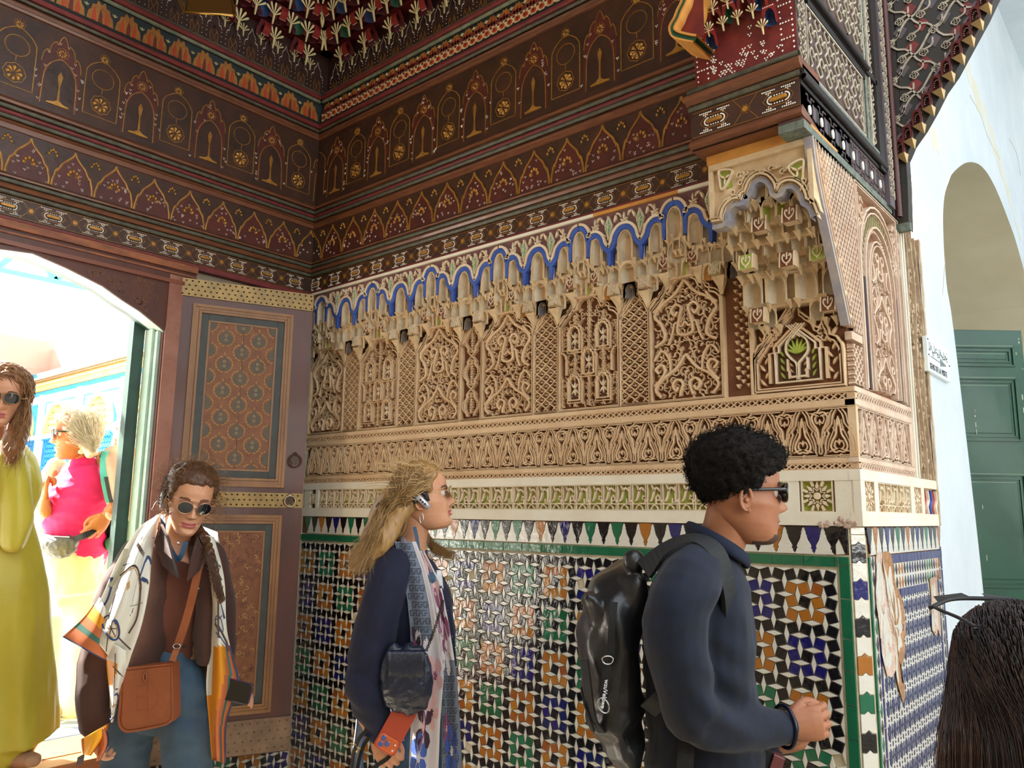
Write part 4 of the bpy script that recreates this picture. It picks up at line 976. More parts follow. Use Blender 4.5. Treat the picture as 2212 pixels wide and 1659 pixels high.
def vault_face(fr, u0, u1, name, seed=1):
    """leaning base panel with blind arches, then tiers of scooped red cells that step inward and up"""
    r = random.Random(seed); root = ceil; f0 = fr
    base = Fr(fr.o+fr.v*3.90-fr.n*.02, fr.u, fr.v, fr.n)
    MB().box(base, u0-.2, u1, -.02, .30, -.15, 0).build('coffer_base_board', CH[7], root)
    mb = MB(); p = .105; k = int((u1-u0)/p)
    for i in range(k):
        a = u0+i*p
        for s_ in (1, -1):
            q = spline([(a+p/2+s_*x, y) for x, y in ((.040, .01), (.040, .09), (.034, .12), (.024, .125), (.020, .155), (.008, .175), (0, .20))], 3)
            dots(mb, base, q[::1], 0.001, .0016, 6)
            mb.ribbon(base, [(a+p/2+s_*.02, .02), (a+p/2+s_*.022, .07), (a+p/2, .11)], .003, 0, .002, 5); mb.ribbon(base, [(a+p/2+s_*.012, .02), (a+p/2+s_*.002, .05), (a+p/2+s_*.014, .08)], .0025, 0, .002, 5)
        mb.prism(base, [(a+p/2-.012, .09), (a+p/2+.012, .09), (a+p/2, .13)], 0, .002, 7)
        if i: palmette(mb, base, a, .16, .042, .004)
    mb.build('dotted_arches', CH, root)
    cells = []
    w_ = .105
    for t in range(9):
        v0 = .16+t*.085; dn = .035+t*.070
        MB().box(base, u0-.2, u1, v0+.01, v0+.13, -.1, dn-.036).build('coffer_step', CH[0], root)
        for i in range(int((u1-u0)/w_)+1):
            u = u0+(i+(.5 if t % 2 else 0))*w_
            if u < u0+dn*.9 or u > u1: continue
            if (t == 0 and i % 2) or u < u0+.06: continue
            m_ = MB(); F2 = Fr(base.o+base.u*u+base.v*v0+base.n*dn, base.u, base.v+base.n*.25, base.n-base.v*.15)
            kind = (i+t) % 4
            niche(m_, F2, 0, 0, w_*.62, .072, 0, .045, .085, w_*.5, 1, rim=.003, K=5, m1=0, m2=3 if kind == 1 else (4 if kind == 3 else 0))
            if kind in (0, 2):                                 # bright red barrel between two palmettes
                tt = np.linspace(-1, 1, 6); G = np.array([F2(x*np.ones(6), .045+.034*tt, .006+.014*(1-tt*tt)) for x in (-w_*.2, w_*.2)]); m_.grid(G, 1, True)
                dots(m_, F2, [(x*w_*.05, .012) for x in range(-3, 4)], .007, .0012, 6)
            palmette(m_, F2, -w_*.5, .012, .062, .010); 
            m_.build('vault_cell', CH, root)
    return root
vault_face(FB, .0, 2.80, 'coffer_back', 1)
vault_face(FA, .0, 2.60, 'coffer_left', 2)
# ================= pier: wooden cap, corbel and dark carved faces =================
cap = tag(MB().box(FB, 2.47, 2.82, 2.70, 2.86, -.1, .335).build('trim_4', WD), kind='structure')
MB().box(FB, 2.47, 2.822, 2.694, 2.702, .04, .325, 0).build('soffit_board', MLD, cap)
MB().box(FB, 2.47, 2.82, 2.733, 2.826, .33, .337).build('band_board', WD, cap)
lozenge_band(FB.off(dn=.337), 2.475, 2.818, cap, v0=2.735, v1=2.822, p=.205, ph=.075, n=0)
mould(FB, 2.465, 2.825, [(2.70, .2), (2.70, .33), (2.706, .348), (2.722, .344), (2.730, .336), (2.735, .335)], cap)
rope(FB, 2.465, 2.825, 2.836, .338, .010, cap); mould(FB, 2.46, 2.83, [(2.846, .2), (2.846, .345), (2.856, .362), (2.872, .366), (2.880, .352), (2.885, .2)], cap); rope(FB, 2.465, 2.825, 2.893, .345, .010, cap)
RW = mat('corbel_red', '#7a2720', .5, col2='#5c1c1a', vscale=18)
CV = [RW, CH[1], CH[2], CH[3], CH[4], CH[5], CH[6], OCH]
corb = MB()
# leaning red corbel, studded border and tiers of small scooped cells
prof = [(2.90, .335), (3.02, .345), (3.12, .375), (3.22, .43), (3.32, .52), (3.42, .66)]
corb.grid(np.array([FB(np.full(6, u), [p[0] for p in prof], [p[1] for p in prof]) for u in (2.49, 2.82)]), 0, False)
corb.grid(np.array([FB(np.full(6, 2.49), [p[0] for p in prof], [p[1]*q for p in prof]) for q in (0, 1)]), 0, False)
for t in np.linspace(0, 1, 26):
    z = 2.905+t*.42; n = float(np.interp(z, [p[0] for p in prof], [p[1] for p in prof]))+.002
    for u in (2.50, 2.535, 2.775, 2.81): dots(corb, FB, [(u, z)], n, .0022, 6)
    if int(t*25) % 3 == 0:
        for q in range(4): dots(corb, FB, [(2.505+q*.009, z), (2.782+q*.009, z)], n, .0020, 6)
rr = random.Random(4)
for _ in range(70):
    u, z = rr.uniform(2.545, 2.765), rr.uniform(2.91, 3.06); n = float(np.interp(z, [p[0] for p in prof], [p[1] for p in prof]))+.002
    if z < 3.04-.10*abs(math.sin((u-2.54)*22)): tri_dots(corb, FB, (u, z), n, .0019, .0045, 6)
corb.build('corbel_face', CV, cap)
for t, (z, off) in enumerate(((3.00, 0), (3.055, .5), (3.11, 0), (3.165, .5), (3.22, 0), (3.275, .5))):
    n = float(np.interp(z, [p[0] for p in prof], [p[1] for p in prof]))+.030
    for i in range(5 if not off else 4):
        u = 2.565+(i+off)*.048
        if t == 0 and i in (1, 2, 3): continue
        m_ = MB(); F2 = Fr(FB(u, z, n), FB.u, FB.v+FB.n*.35, FB.n-FB.v*.3)
        niche(m_, F2, 0, 0, .034, .044, 0, .03, .052, .024, 1, rim=.002, K=4, m1=0 if (i+t) % 2 else 1, m2=(3 if (i+t) % 4 == 0 else 4 if (i+t) % 4 == 2 else 0))
        palmette(m_, F2, -.024, -.004, .024, .006); dots(m_, F2, [(x*.005, .047) for x in range(-3, 4)], .002, .0011, 6)
        m_.build('vault_cell', CV, cap)
# scalloped left edge of the arch that springs from the corbel
E1 = [(1512, 84), (1490, 80), (1468, 73), (1465, 64), (1474, 48), (1481, 30), (1490, 12), (1496, -10), (1508, -26)]
for dn, mi, w_ in ((0, 7, .006), (.010, 4, .012), (.019, 7, .005)):
    mb = MB(); P = np.array([B2(x, y, .50) for x, y in E1]); mb.ribbon(FB, spline(offset(P, dn), 3), w_, .40, .51+.002*mi, mi); mb.build('scalloped_edge', CV, cap)
mb = MB(); P = np.array([B2(x, y, .48) for x, y in E1]); mb.grid(np.array([FB(P[:, 0], P[:, 1], .49), FB(np.full(len(P), 2.60), P[:, 1], .49)]), 0, False); mb.build('arch_side_board', CV, cap)
# end face of the arch and cornice, dark wood with cream tracery (plane x = 2.82)
DK = mat('aged_brown_wood', '#4f3630', .6, col2='#3b2a26', vscale=16, bump=.3); CT = mat('cream_tracery', '#b9ad98', .7, col2='#8f8474', vscale=40); GG = mat('grey_green_edge', '#6f7a6c', .65, col2='#4c4a42', vscale=40); SL = mat('slate_paint', '#4a4a54', .65, col2='#5e4a44', vscale=30)
DM = [DK, CT, GG, SL, mat('near_black_wood', '#1d1411', .6), DOT]  # includes a very dark brown wood for mouldings and ropes
face = MB()
face.box(FC, -.335, .60, 2.665, 2.69, -.07, .006, 2); face.box(FC, -.335, .60, 2.69, 2.80, -.07, .0, 0)
for i in range(9):                                              # painted studs along the lower band
    y = -.27+i*.098
    if y > .56: break
    P = [(y+.010*math.cos(a), 2.745+.016*math.sin(a)) for a in np.linspace(0, 2*np.pi, 9)[:-1]]; face.prism(FC, P, 0, .004, 5)
    for dy in (.036, .060): face.prism(FC, [(y+dy-.012, 2.728), (y+dy+.012, 2.722), (y+dy+.014, 2.768), (y+dy-.010, 2.774)], 0, .003, 3 if dy < .05 else 4)
    for s_ in (1, -1): face.ribbon(FC, [(y-.03, 2.745+s_*.042), (y-.012, 2.745+s_*.042), (y-.012, 2.745+s_*.026), (y+.012, 2.745+s_*.026), (y+.012, 2.745+s_*.042), (y+.04, 2.745+s_*.042)], .004, 0, .003, 3)
face.box(FC, -.335, .50, 2.80, 2.815, -.07, .004, 4); face.box(FC, -.335, .47, 2.830, 2.845, -.07, .014, 4); face.box(FC, -.335, .44, 2.845, 2.862, -.07, .010, 2)
face.box(FC, -.335, .30, 2.862, 3.105, -.07, -.002, 0)
face.box(FC, -.25, .30, 3.10, 3.125, -.07, .006, 4); face.box(FC, -.30, .42, 3.125, 3.145, -.07, .012, 4); face.box(FC, -.30, .42, 3.145, 3.16, -.07, .006, 2); face.box(FC, -.5, .42, 3.16, 4.4, -.07, -.002, 0)
face.ribbon(FC, [(-.262, 2.872), (.272, 2.872), (.272, 3.093), (-.262, 3.093)], .007, 0, .005, 1, closed=True); face.ribbon(FC, [(-.278, 2.865), (.288, 2.865)], .005, 0, .003, 2)
face.ribbon(FC, [(-.2, 3.175), (.31, 3.175), (.31, 4.2), (-.2, 4.2)], .007, 0, .005, 1, closed=True)
def vine(mb, fr, u0, u1, v0, v1, s=.085, mi=1, w_=.0052):
    r = random.Random(5); u = u0
    while u < u1:
        v = v0+r.uniform(0, .02)
        while v < v1:
            P = [(u, v), (u+.30*s, v+.25*s), (u+.05*s, v+.55*s), (u+.22*s, v+.85*s), (u+.45*s, v+.70*s), (u+.38*s, v+.52*s)]
            for f in (lambda a: a, lambda a: (2*(u+.5*s)-a[0], a[1])):
                q = np.array([f(p) for p in spline(P, 4)]); q = q[(q[:, 0] > u0) & (q[:, 0] < u1) & (q[:, 1] > v0) & (q[:, 1] < v1)]
                if len(q) > 2: mb.ribbon(fr, q, w_, -.001, .004, mi)
            v += s*.92
        u += s*.98
vine(face, FC, -.25, .262, 2.88, 3.088); vine(face, FC, -.19, .30, 3.185, 3.9); vine(face, FC, -.33, -.275, 2.87, 3.9, .05, 1, .0035); vine(face, FC, .32, .40, 2.87, 3.9, .06, 1, .004)
face.box(FC, .30, .335, 2.86, 4.4, -.3, .004, 2); face.box(FC, .335, .345, 2.86, 4.4, -.3, .010, 1)
face.box(FC, .405, .47, 2.80, 4.4, -.3, .012, 4); face.box(FC, .47, .53, 2.68, 4.4, -.3, .018, 3); face.box(FC, .53, .60, 2.66, 4.4, -.3, .010, 4)
vine(face, FC.off(dn=.018), .475, .525, 2.70, 4.3, .045, 1, .0035)
face = tag(face.build('trim_5', DM), kind='structure')
rope(FC, -.335, .50, 2.822, .010, .010, face, m_=DM[4]); rope(FC, -.30, .30, 3.135, .016, .010, face, m_=DM[4])
rope(Fr((2.83, .565, 0), (0, 0, 1), (0, 1, 0), (1, 0, 0)), 2.66, 4.4, 0, .010, .012, face, m_=mat('dark_red_rope', '#4a2620', .5))
# ================= end face of the wall (plane x = 2.82), carved plaster above, mosaic below =================
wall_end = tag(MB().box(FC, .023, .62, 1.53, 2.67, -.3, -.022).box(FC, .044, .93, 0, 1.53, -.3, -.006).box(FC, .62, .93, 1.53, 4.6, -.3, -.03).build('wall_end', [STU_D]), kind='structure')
SC2 = STU_C
for v0, v1, n in ((1.53, 1.573, .004), (1.667, 1.700, .004)): plain(FC, -.005, .90, v0, v1, -.03, n, PLA, 'plaster_fillet', wall_end)
for v0, v1 in ((1.7215, 1.736), (1.896, 1.9135), (1.9375, 1.953)): plain(FC, -.003, .62, v0, v1, -.03, .002, SC2, 'fillet', wall_end)
lattice(FC, 0, .62, 1.702, 1.720, .0225, SC2, wall_end); lattice(FC, 0, .60, 1.915, 1.936, .0255, SC2, wall_end)
cartouche_band(FC, .02, .585, 1.738, 1.895, .1125, SC2, wall_end)
plain(FC, .585, .615, 1.738, 1.895, -.02, .001, SC2, 'fillet', wall_end)
MAR = mat('maroon_cut', '#7a3040', .8)
star_panel(FC, .083, 1.62, .046, wall_end, mg=mat('violet_cut', '#5a3a5e', .8)); kufic_band(FC, .17, .535, 1.573, 1.666, wall_end, mg=mat('pale_green_cut', '#b3b48c', .85)); star_panel(FC, .63, 1.62, .046, wall_end, mg=MATS['violet_cut'])
for a, b in ((-.004, .036), (.13, .168), (.537, .583), (.677, .715)): plain(FC, a, b, 1.571, 1.668, -.02, .003, PLA, 'plaster_panel', wall_end)
mb = MB(); mb.box(FC, .715, .90, 1.573, 1.668, -.03, -.014, 0)
for k, y in enumerate((.735, .775, .815, .855, .895)):
    q = spline([(y, 1.575), (y-.012, 1.60), (y+.012, 1.625), (y, 1.66)], 4); mb.ribbon(FC, q, .009, -.014, .002, (1, 2, 3, 1, 2)[k])
mb.build('coloured_strapwork', [CRM, mat('coral_paint', '#b5605a', .8), PLA, BLU], wall_end)
for y in (.622, .655): plain(FC, y-.006, y+.006, 1.70, 2.66, -.03, .008, PLA, 'margin_rib', wall_end)
# blind arch
mb = MB()
def ringarch(hw_, vs, vt, cy=.345, k=14): return [(cy-hw_, 1.965)]+[(cy-hw_*math.cos(a), vs+(vt-vs)*math.sin(a)) for a in np.linspace(0, math.pi, k)]+[(cy+hw_, 1.965)]
for hw_, vs, vt, w_, n in ((.215, 2.38, 2.625, .007, .004), (.200, 2.37, 2.605, .005, .002), (.165, 2.34, 2.555, .007, .003), (.125, 2.32, 2.505, .006, .001), (.115, 2.31, 2.49, .004, .003)):
    mb.ribbon(FC, ringarch(hw_, vs, vt), w_, -.021, n, 0)
for k in range(26):
    a = math.pi*(k+.5)/26; c, s_ = math.cos(a), math.sin(a)
    mb.ribbon(FC, [(.345-.168*c, 2.34+.215*s_), (.345-.197*c, 2.37+.232*s_)], .0045, -.021, -.004, 1)
for k in range(40):
    a = math.pi*(k+.5)/40; leaf(mb, FC, (.345-.145*math.cos(a), 2.33+.205*math.sin(a)), a+1.2, .02, .007, -.021, -.003, 0)
for s_ in (1, -1):
    for y in (.137, .147, .155): mb.ribbon(FC, [(.345+s_*(.345-y)*.87, 1.965), (.345+s_*(.345-y)*.87, 2.34)], .004, -.021, .002, 2)
    for q in range(20): leaf(mb, FC, (.345+s_*.145, 1.975+q*.018), math.radians(60 if q % 2 else 120), .018, .007, -.021, -.003)
mb.build('blind_arch', [SC2, mat('olive_flutes', '#a39a70', .85), SL], wall_end)
arabesque(FC, .345, .105, 1.972, 2.33, lambda x: .145*math.sqrt(max(0, 1-(x/.108)**2)), wall_end, m_=SC2, seed=31)
for cy, hw_, v0, v1 in ((.13, .07, 2.50, 2.63), (.56, .05, 2.42, 2.63)): arabesque(FC, cy, hw_, v0, v1, lambda x: 0, wall_end, m_=SC2, seed=int(cy*90))
mb = MB()
for P in ([(.565, 1.955), (.565, 2.645), (.12, 2.645), (.12, 1.955)], [(.600, 1.955), (.600, 2.655), (.105, 2.655), (.105, 1.955)]): mb.ribbon(FC, P, .006, -.021, .006, 0)
for P in ([(.585, 1.955), (.585, 2.65), (.112, 2.65), (.112, 1.955)],): mb.ribbon(FC, P, .012, -.021, .001, 1)
mb.build('arch_surround', [SC2, SL], wall_end)
lattice_net(FC, .055, .042, 1.962, 2.09, None, wall_end, m_=SC2, p=.028)
plain(FC, 0, .10, 2.10, 2.125, -.02, .002, SC2, 'fillet', wall_end)
# flank of the projecting pier: scale pattern behind a curved grey rib
edge = [(2.14, .03), (2.25, .085), (2.395, .162), (2.495, .215), (2.58, .25), (2.665, .266)]
mb = MB(); zz = np.array([e[0] for e in edge]); nn = np.array([e[1] for e in edge])
mb.grid(np.array([FC(-nn*.97, zz, -.006), FC(np.full(6, .10), zz, -.006)]), 1, False)
mb.grid(np.array([FB(np.full(6, 2.82), zz, nn), FB(np.full(6, 2.80), zz, nn)]), 2, False)
mb.ribbon(FC, spline([(-n, z) for z, n in edge], 3), .012, -.02, .006, 2); mb.ribbon(FC, spline([(-n+.022, z) for z, n in edge], 3), .005, -.02, .006, 0); mb.ribbon(FC, spline([(-n+.05, z) for z, n in edge], 3), .004, -.02, .004, 0)
for j in range(30):
    z = 2.135+j*.0175
    for i in range(14):
        y = .095-i*.024-(.012 if j % 2 else 0)
        if y < -float(np.interp(z, zz, nn))+.055: break
        mb.ribbon(FC, [(y-.010, z-.008), (y-.003, z+.004), (y, z+.016), (y+.003, z+.004), (y+.010, z-.008)], .0042, -.007, .004, 0)
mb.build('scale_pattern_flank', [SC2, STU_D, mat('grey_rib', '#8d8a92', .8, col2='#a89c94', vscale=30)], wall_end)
# outer carved strip with a broken edge
mb = MB(); r = random.Random(9)
for j in range(46):
    z = 1.70+j*.0205
    for i in range(7):
        y = .68+i*.036+(.012 if j % 2 else 0)
        leaf(mb, FC, (y, z), r.choice((.9, 2.2, 1.5)), .026, .011, -.031, r.uniform(-.016, -.002))
for i in range(3):
    q = [(.70+i*.08+.022*math.sin(t*9+i), 1.70+t*.96) for t in np.linspace(0, 1, 50)]; mb.ribbon(FC, q, .006, -.031, .002)
zz = np.linspace(1.53, 2.67, 40); yy = .915+.004*np.sin(zz*47)+.004*np.sin(zz*21); mb.ribbon(FC, np.stack([yy, zz], 1), .022, -.05, .004)
mb.build('outer_carved_strip', [mat('weathered_stucco', '#c2ab8c', .9, col2='#9c8466', vscale=18, bump=.5, bscale=50)], wall_end)
# mosaic of the end face
merlon_row(FC, .062, 15, .0597, 1.527, .079, wall_end, ['black', 'amber', 'black', 'blue', 'black', 'green', 'black', 'amber', 'black', 'blue', 'black', 'green', 'black'], end=.90)
row(FC, .10, 1.44, .047, .060, .105, 'green', wall_end, horiz=False)
MB().prism(FB, [(2.741, 1.526), (2.774, 1.526), (2.774, 1.447), (2.766, 1.452), (2.758, 1.475), (2.750, 1.50), (2.745, 1.515)][::-1], -.006, 0, 0, .0006).build('pendant_tile', TC['black'], wall_back); MB().prism(FB, [(2.739, 1.515), (2.743, 1.500), (2.757, 1.470), (2.764, 1.447), (2.739, 1.445)][::-1], -.006, -.0005).build('merlon_tile', TC['white'], wall_back)
# eaten-away plaster: outline of the hole (y, z); mosaic pieces inside it are left out
HOLE = [(.12, 1.445), (.245, 1.445), (.27, 1.40), (.28, 1.35), (.34, 1.30), (.36, 1.23), (.345, 1.17), (.33, 1.12), (.27, 1.09), (.31, 1.03), (.28, .985), (.235, 1.06), (.22, 1.10), (.14, 1.085), (.10, 1.16), (.085, 1.25), (.075, 1.33), (.10, 1.40)]
HOLE2 = [(.70, 1.34), (.745, 1.345), (.80, 1.33), (.81, 1.20), (.80, 1.13), (.76, 1.165), (.74, 1.14), (.69, 1.17), (.69, 1.22), (.71, 1.28)]
def inside(p, poly):
    x, y = p; c = False
    for i in range(len(poly)):
        (x1, y1), (x2, y2) = poly[i-1], poly[i]
        if (y1 > y) != (y2 > y) and x < (x2-x1)*(y-y1)/(y2-y1)+x1: c = not c
    return c
hole = lambda p: inside(p, HOLE) or inside(p, HOLE2)
def brow(v0, v1, u0, u1, L=.043):
    u = u0; 
    while u < u1-.01:
        if not hole((u+L/2, (v0+v1)/2)): MB().box(FC, u, u+L-.0016, v0, v1, -.006, rnd.uniform(0, .001), 0, .001).build('border_tile', TC['blue'], wall_end)
        u += L
brow(1.412, 1.440, .105, .905); brow(1.305, 1.330, .13, .845)
protoD = {}
def dia(c, w_, h, u, v, name='lozenge_tile'):
    if hole((u, v)): return
    if (c, w_, h) not in protoD:
        m_ = MB(); m_.prism(FZ, [(-w_/2, 0), (0, -h/2), (w_/2, 0), (0, h/2)], -.004, .0012, 0, .0008); protoD[(c, w_, h)] = m_.mesh('lozenge', TC[c])
    o = link(name, protoD[(c, w_, h)], wall_end); o.matrix_local = Matrix([[0, 0, 1, 2.82], [1, 0, 0, u], [0, 1, 0, v], [0, 0, 0, 1]])
mb = MB(); mb.box(FC, .062, .925, .30, 1.44, -.02, -.001); mb.build('white_mosaic_ground', TC['white'], wall_end)
dc = ['blue', 'black', 'black', 'green', 'green', 'black', 'black', 'amber', 'amber', 'black', 'black', 'blue', 'blue', 'black', 'black']
for i in range(24):
    for v in (1.393, 1.350): dia(dc[i % 15], .020, .036, .125+i*.032, v)
for v in np.arange(1.42, .5, -.047):
    dia('black' if int(v*100) % 3 else 'green', .022, .042, .078, v); dia('black' if int(v*90) % 4 else 'amber', .022, .042, .874, v-.02)
for v in np.arange(1.37, .5, -.085):
    for u in (.905, .838): 
        if v < 1.30 or u > .9: MB().box(FC, u-.008, u+.008, v, v+.083, -.006, .001, 0, .001).build('border_tile', TC['blue'], wall_end)
    if v < 1.2: MB().box(FC, .098, .112, v, v+.083, -.006, .001, 0, .001).build('border_tile', TC['blue'], wall_end)
cntS = 0; stf = MB(); p = .0545; pv = .069
sp8 = [((.0172 if k % 2 == 0 else .0125)*math.cos(k*math.pi/8), (.0265 if k % 2 == 0 else .0195)*math.sin(k*math.pi/8)) for k in range(16)]
ms = MB(); ms.prism(FZ, sp8, -.004, .0012, 0, .0006); ms = ms.mesh('star', mat('glaze_cobalt', '#182457', .2, coat=.5, bump=.3, bscale=28, island=.3))
for j in range(13):
    for i in range(13):
        u, v = .142+i*p, 1.268-j*pv
        if not hole((u, v)):
            o = link('star_tile', ms, wall_end); o.matrix_local = Matrix([[0, 0, 1, 2.82], [1, 0, 0, u], [0, 1, 0, v], [0, 0, 0, 1]])
        for du, dv, a, b in ((p/2, 0, .008, .044), (p/2, pv/2, .007, .016), (0, pv/2, .006, .008)):
            if not hole((u+du, v+dv)) and du+u < .83: stf.prism(FC, [(u+du-a/2, v+dv), (u+du, v+dv-b/2), (u+du+a/2, v+dv), (u+du, v+dv+b/2)], -.003, .001, 0)
tag(stf.build('small_lozenges', MATS['glaze_cobalt'], wall_end), kind='stuff')
RUB = mat('bare_rubble', '#b08560', .95, col2='#8f6a48', vscale=22, bump=.9, bscale=45, bdist=.01); MOR = mat('pink_mortar', '#cdb6a6', .95, col2='#b89a88', vscale=40, bump=.9, bscale=120, bdist=.006)
def patch(poly, split, name, m1, m2):
    mb = MB(); c = np.mean(poly, 0); r = random.Random(6); P = np.array(spline(poly, 2, True)); P += np.array([[r.uniform(-.004, .004), r.uniform(-.004, .004)] for _ in P])
    rings = [FC(P[:, 0], P[:, 1], .0045)]
    for q in (.8, .6, .4, .2, .02):
        Q = c+(P-c)*q; d = np.array([-.002+r.uniform(-.004, .004) for _ in Q]); rings.append(FC(Q[:, 0], Q[:, 1], d))
    mb.grid(np.array(rings), 0, True, cv=True)
    if split is not None:
        for k in range(len(mb.F)):
            pass
    return mb.build(name, [m1, m2], wall_end)
patch([(.10, 1.445), (.165, 1.445), (.185, 1.36), (.21, 1.25), (.235, 1.17), (.22, 1.09), (.14, 1.085), (.10, 1.16), (.085, 1.25), (.075, 1.33), (.095, 1.40)], None, 'mortar_patch', MOR, MOR)
patch([(.160, 1.447), (.245, 1.447), (.27, 1.40), (.28, 1.35), (.34, 1.30), (.36, 1.23), (.345, 1.17), (.33, 1.12), (.28, 1.09), (.31, 1.03), (.28, .985), (.24, 1.05), (.225, 1.10), (.235, 1.18), (.20, 1.28), (.178, 1.37)], None, 'rubble_patch', RUB, RUB)
patch(HOLE2, None, 'plaster_patch', mat('tan_patch', '#b09580', .95, bump=.4), RUB)
# crumbled corner above the chamfer
mb = MB(); r = random.Random(8)
for _ in range(26):
    t = r.uniform(-1, 1); c = (2.80+min(0, t)*.10+r.uniform(-.006, .006), max(0, t)*.06, 1.533+r.uniform(0, .030)*(1-abs(t)))
    mb.ball(c, (r.uniform(.008, .016), r.uniform(.007, .012), r.uniform(.006, .012)), 6, 0, Matrix.Rotation(r.uniform(0, 3), 3, 'Z'), False)
mb.build('crumbled_plaster', MOR, wall_back)
# ================= left wall with the arched doorway =================
DW = mat('door_brown', '#5b2e1c', .5, col2='#47261b', vscale=6, bump=.25, bscale=30, coat=.1, stretch=(1, 1, .25)); PIN = mat('pinkish_lit_jamb', '#9a6a58', .6, col2='#84513f', vscale=8)  # jamb colour carries the pinkish light falling on the frame
arch = [(-.83, 2.362), (-.853, 2.379), (-.954, 2.437), (-1.035, 2.471), (-1.123, 2.515), (-1.279, 2.560), (-1.406, 2.588), (-1.53, 2.575), (-1.69, 2.515), (-1.79, 2.46), (-1.90, 2.40), (-1.99, 2.362)]
ay = np.array([-a for a, _ in arch]); az = np.array([b for _, b in arch])
wl = MB()
wl.box(FA, -.3, .84, 0, 2.715, -.12, -.006); wl.box(FA, 1.98, 4.6, 0, 2.715, -.12, 0); wl.box(FA, -.3, 4.6, 2.715, 3.9, -.35, 0); wl.box(FA, -.3, 4.6, 3.9, 4.8, -.35, -.15); wl.box(FA, .83, 1.99, 0, .50, -.35, -.02)
wall_left = tag(wl.build('wall_left', [GRT]), kind='structure')
plain(FA, 0.002, .84, 1.444, 2.70, -.01, .001, mat('old_plaster', '#a89a86', .9, col2='#8c7d68', vscale=6), 'plaster_face', wall_left, 0)
square_field(FA, .01, .76, 1.398, .10, .0405, wall_left, (.3, .4), limit=60, phase=1)
row(FA, 0, .80, 1.408, 1.438, .105, 'green', wall_left)
# painted spandrel board over the opening and its mouldings
door_trim = MB()
for n0, n1, off, mi in ((-.34, .028, 0, 0),):
    top = np.full(len(ay), 2.64)
    door_trim.grid(np.array([FA(ay, az, .028), FA(ay, top, .028)]), 0, False); door_trim.grid(np.array([FA(ay, az, .028), FA(ay, az, -.06)]), 1, False); door_trim.grid(np.array([FA(ay, az, -.06), FA(ay, az, -.10)]), 2, False)
    ins = offset(np.stack([ay, az], 1), .022)
    door_trim.ribbon(FA, offset(np.stack([ay, az], 1), .010), .016, .02, .034, 0)
# jamb posts
door_trim.box(FA, .762, .830, .47, 2.64, -.06, .040, 3); door_trim.box(FA, .830, .836, .50, 2.362, -.11, .030, 0); door_trim.box(FA, .836, .850, .50, 2.368, -.05, .01, 1); door_trim.box(FA, .850, .862, .50, 2.38, -.09, -.02, 1); door_trim.box(FA, .862, .915, .50, 2.43, -.145, -.095, 2)
door_trim.box(FA, 1.99, 2.06, .47, 2.64, -.06, .040, 0)
for v0, v1, n, mi in ((2.600, 2.618, .044, 4), (2.618, 2.668, .036, 0), (2.646, 2.654, .042, 5), (2.668, 2.700, .052, 5), (2.700, 2.708, .056, 6), (2.690, 2.716, .040, 0)): door_trim.box(FA, .70, 4.4, v0, v1, -.05, n, mi, .002)
door_trim.box(FA, 0, .70, 2.690, 2.716, -.05, .044, 6)
r = random.Random(3)
for _ in range(60):                                             # faded scrolls painted on the spandrel
    y = r.uniform(.86, 1.35); z = r.uniform(2.40, 2.59)
    if z > float(np.interp(y, ay, az))+.03: door_trim.ribbon(FA, spiral((y, z), r.uniform(.012, .024), r.uniform(0, 6), .8, r.choice((1, -1)), 9), .004, .028, .030, 7)
door_trim = tag(door_trim.build('trim_6', [DW, mat('pale_green_lining', '#a9bdae', .6, col2='#8fa898', vscale=9), mat('bottle_green_post', '#24463a', .5, col2='#1a352c', vscale=9), PIN, mat('bead_brown', '#7a4430', .4), mat('burnt_orange_strip', '#9c5c35', .6, col2='#70402a', vscale=30, stretch=(1, .3, 1)), RED, mat('faded_gold_scroll', '#6e4526', .6)]), kind='structure')
# doorway reveal outside, threshold and inner step
sill = mat('orange_wood_sill', '#c07a42', .45, col2='#a05f30', vscale=5, coat=.2, stretch=(6, 1, 6))
th = MB(); th.box(FA, .80, 2.02, .495, .560, -.30, .10, 0, .006); th.box(FA, .80, 2.02, .40, .492, -.02, .135, 0, .006); th.box(FA, .80, 2.05, .20, .39, 0, .30, 0, .006)
for i, y in enumerate(np.arange(.84, 2.0, .16)): th.box(FA, y, y+.15, .5605, .563, -.20, -.02, 0, .001)
tag(th.build('trim_7', sill), kind='structure')
# ================= open door leaf =================
th_ = math.radians(22.6); dr = np.array([math.sin(th_), math.cos(th_), 0]); nr = np.array([math.cos(th_), -math.sin(th_), 0])
FL = Fr((.02, -.80, 0), dr, (0, 0, 1), nr)
leafD = tag(MB().box(FL, 0, .655, .46, 2.64, -.045, 0, 0, .002).build('door_1', DW), kind='structure')
BRS = mat('brass_plate', '#8c7040', .42, metal=.55, col2='#6d5836', vscale=12, bump=.3, bscale=30); BRD = mat('tarnished_stud', '#3c2a1a', .45, metal=.5); GRY = mat('dusty_metal', '#8f7358', .55, metal=.25, col2='#6c5644', vscale=12, bump=.3); TN = mat('tan_frame', '#94683a', .5, col2='#744c2a', vscale=7, stretch=(1, 1, .3)); SLT = mat('slate_border', '#3f4440', .6, col2='#34322c', vscale=12); PNL = mat('painted_panel_ground', '#80502c', .6, col2='#6a3c22', vscale=26, bump=.25); GDL = mat('gold_leaf_outline', '#b58b4a', .5, col2='#93703a', vscale=30); DRP = mat('slate_drop', '#4c4638', .6, col2='#5a4c3a', vscale=30)
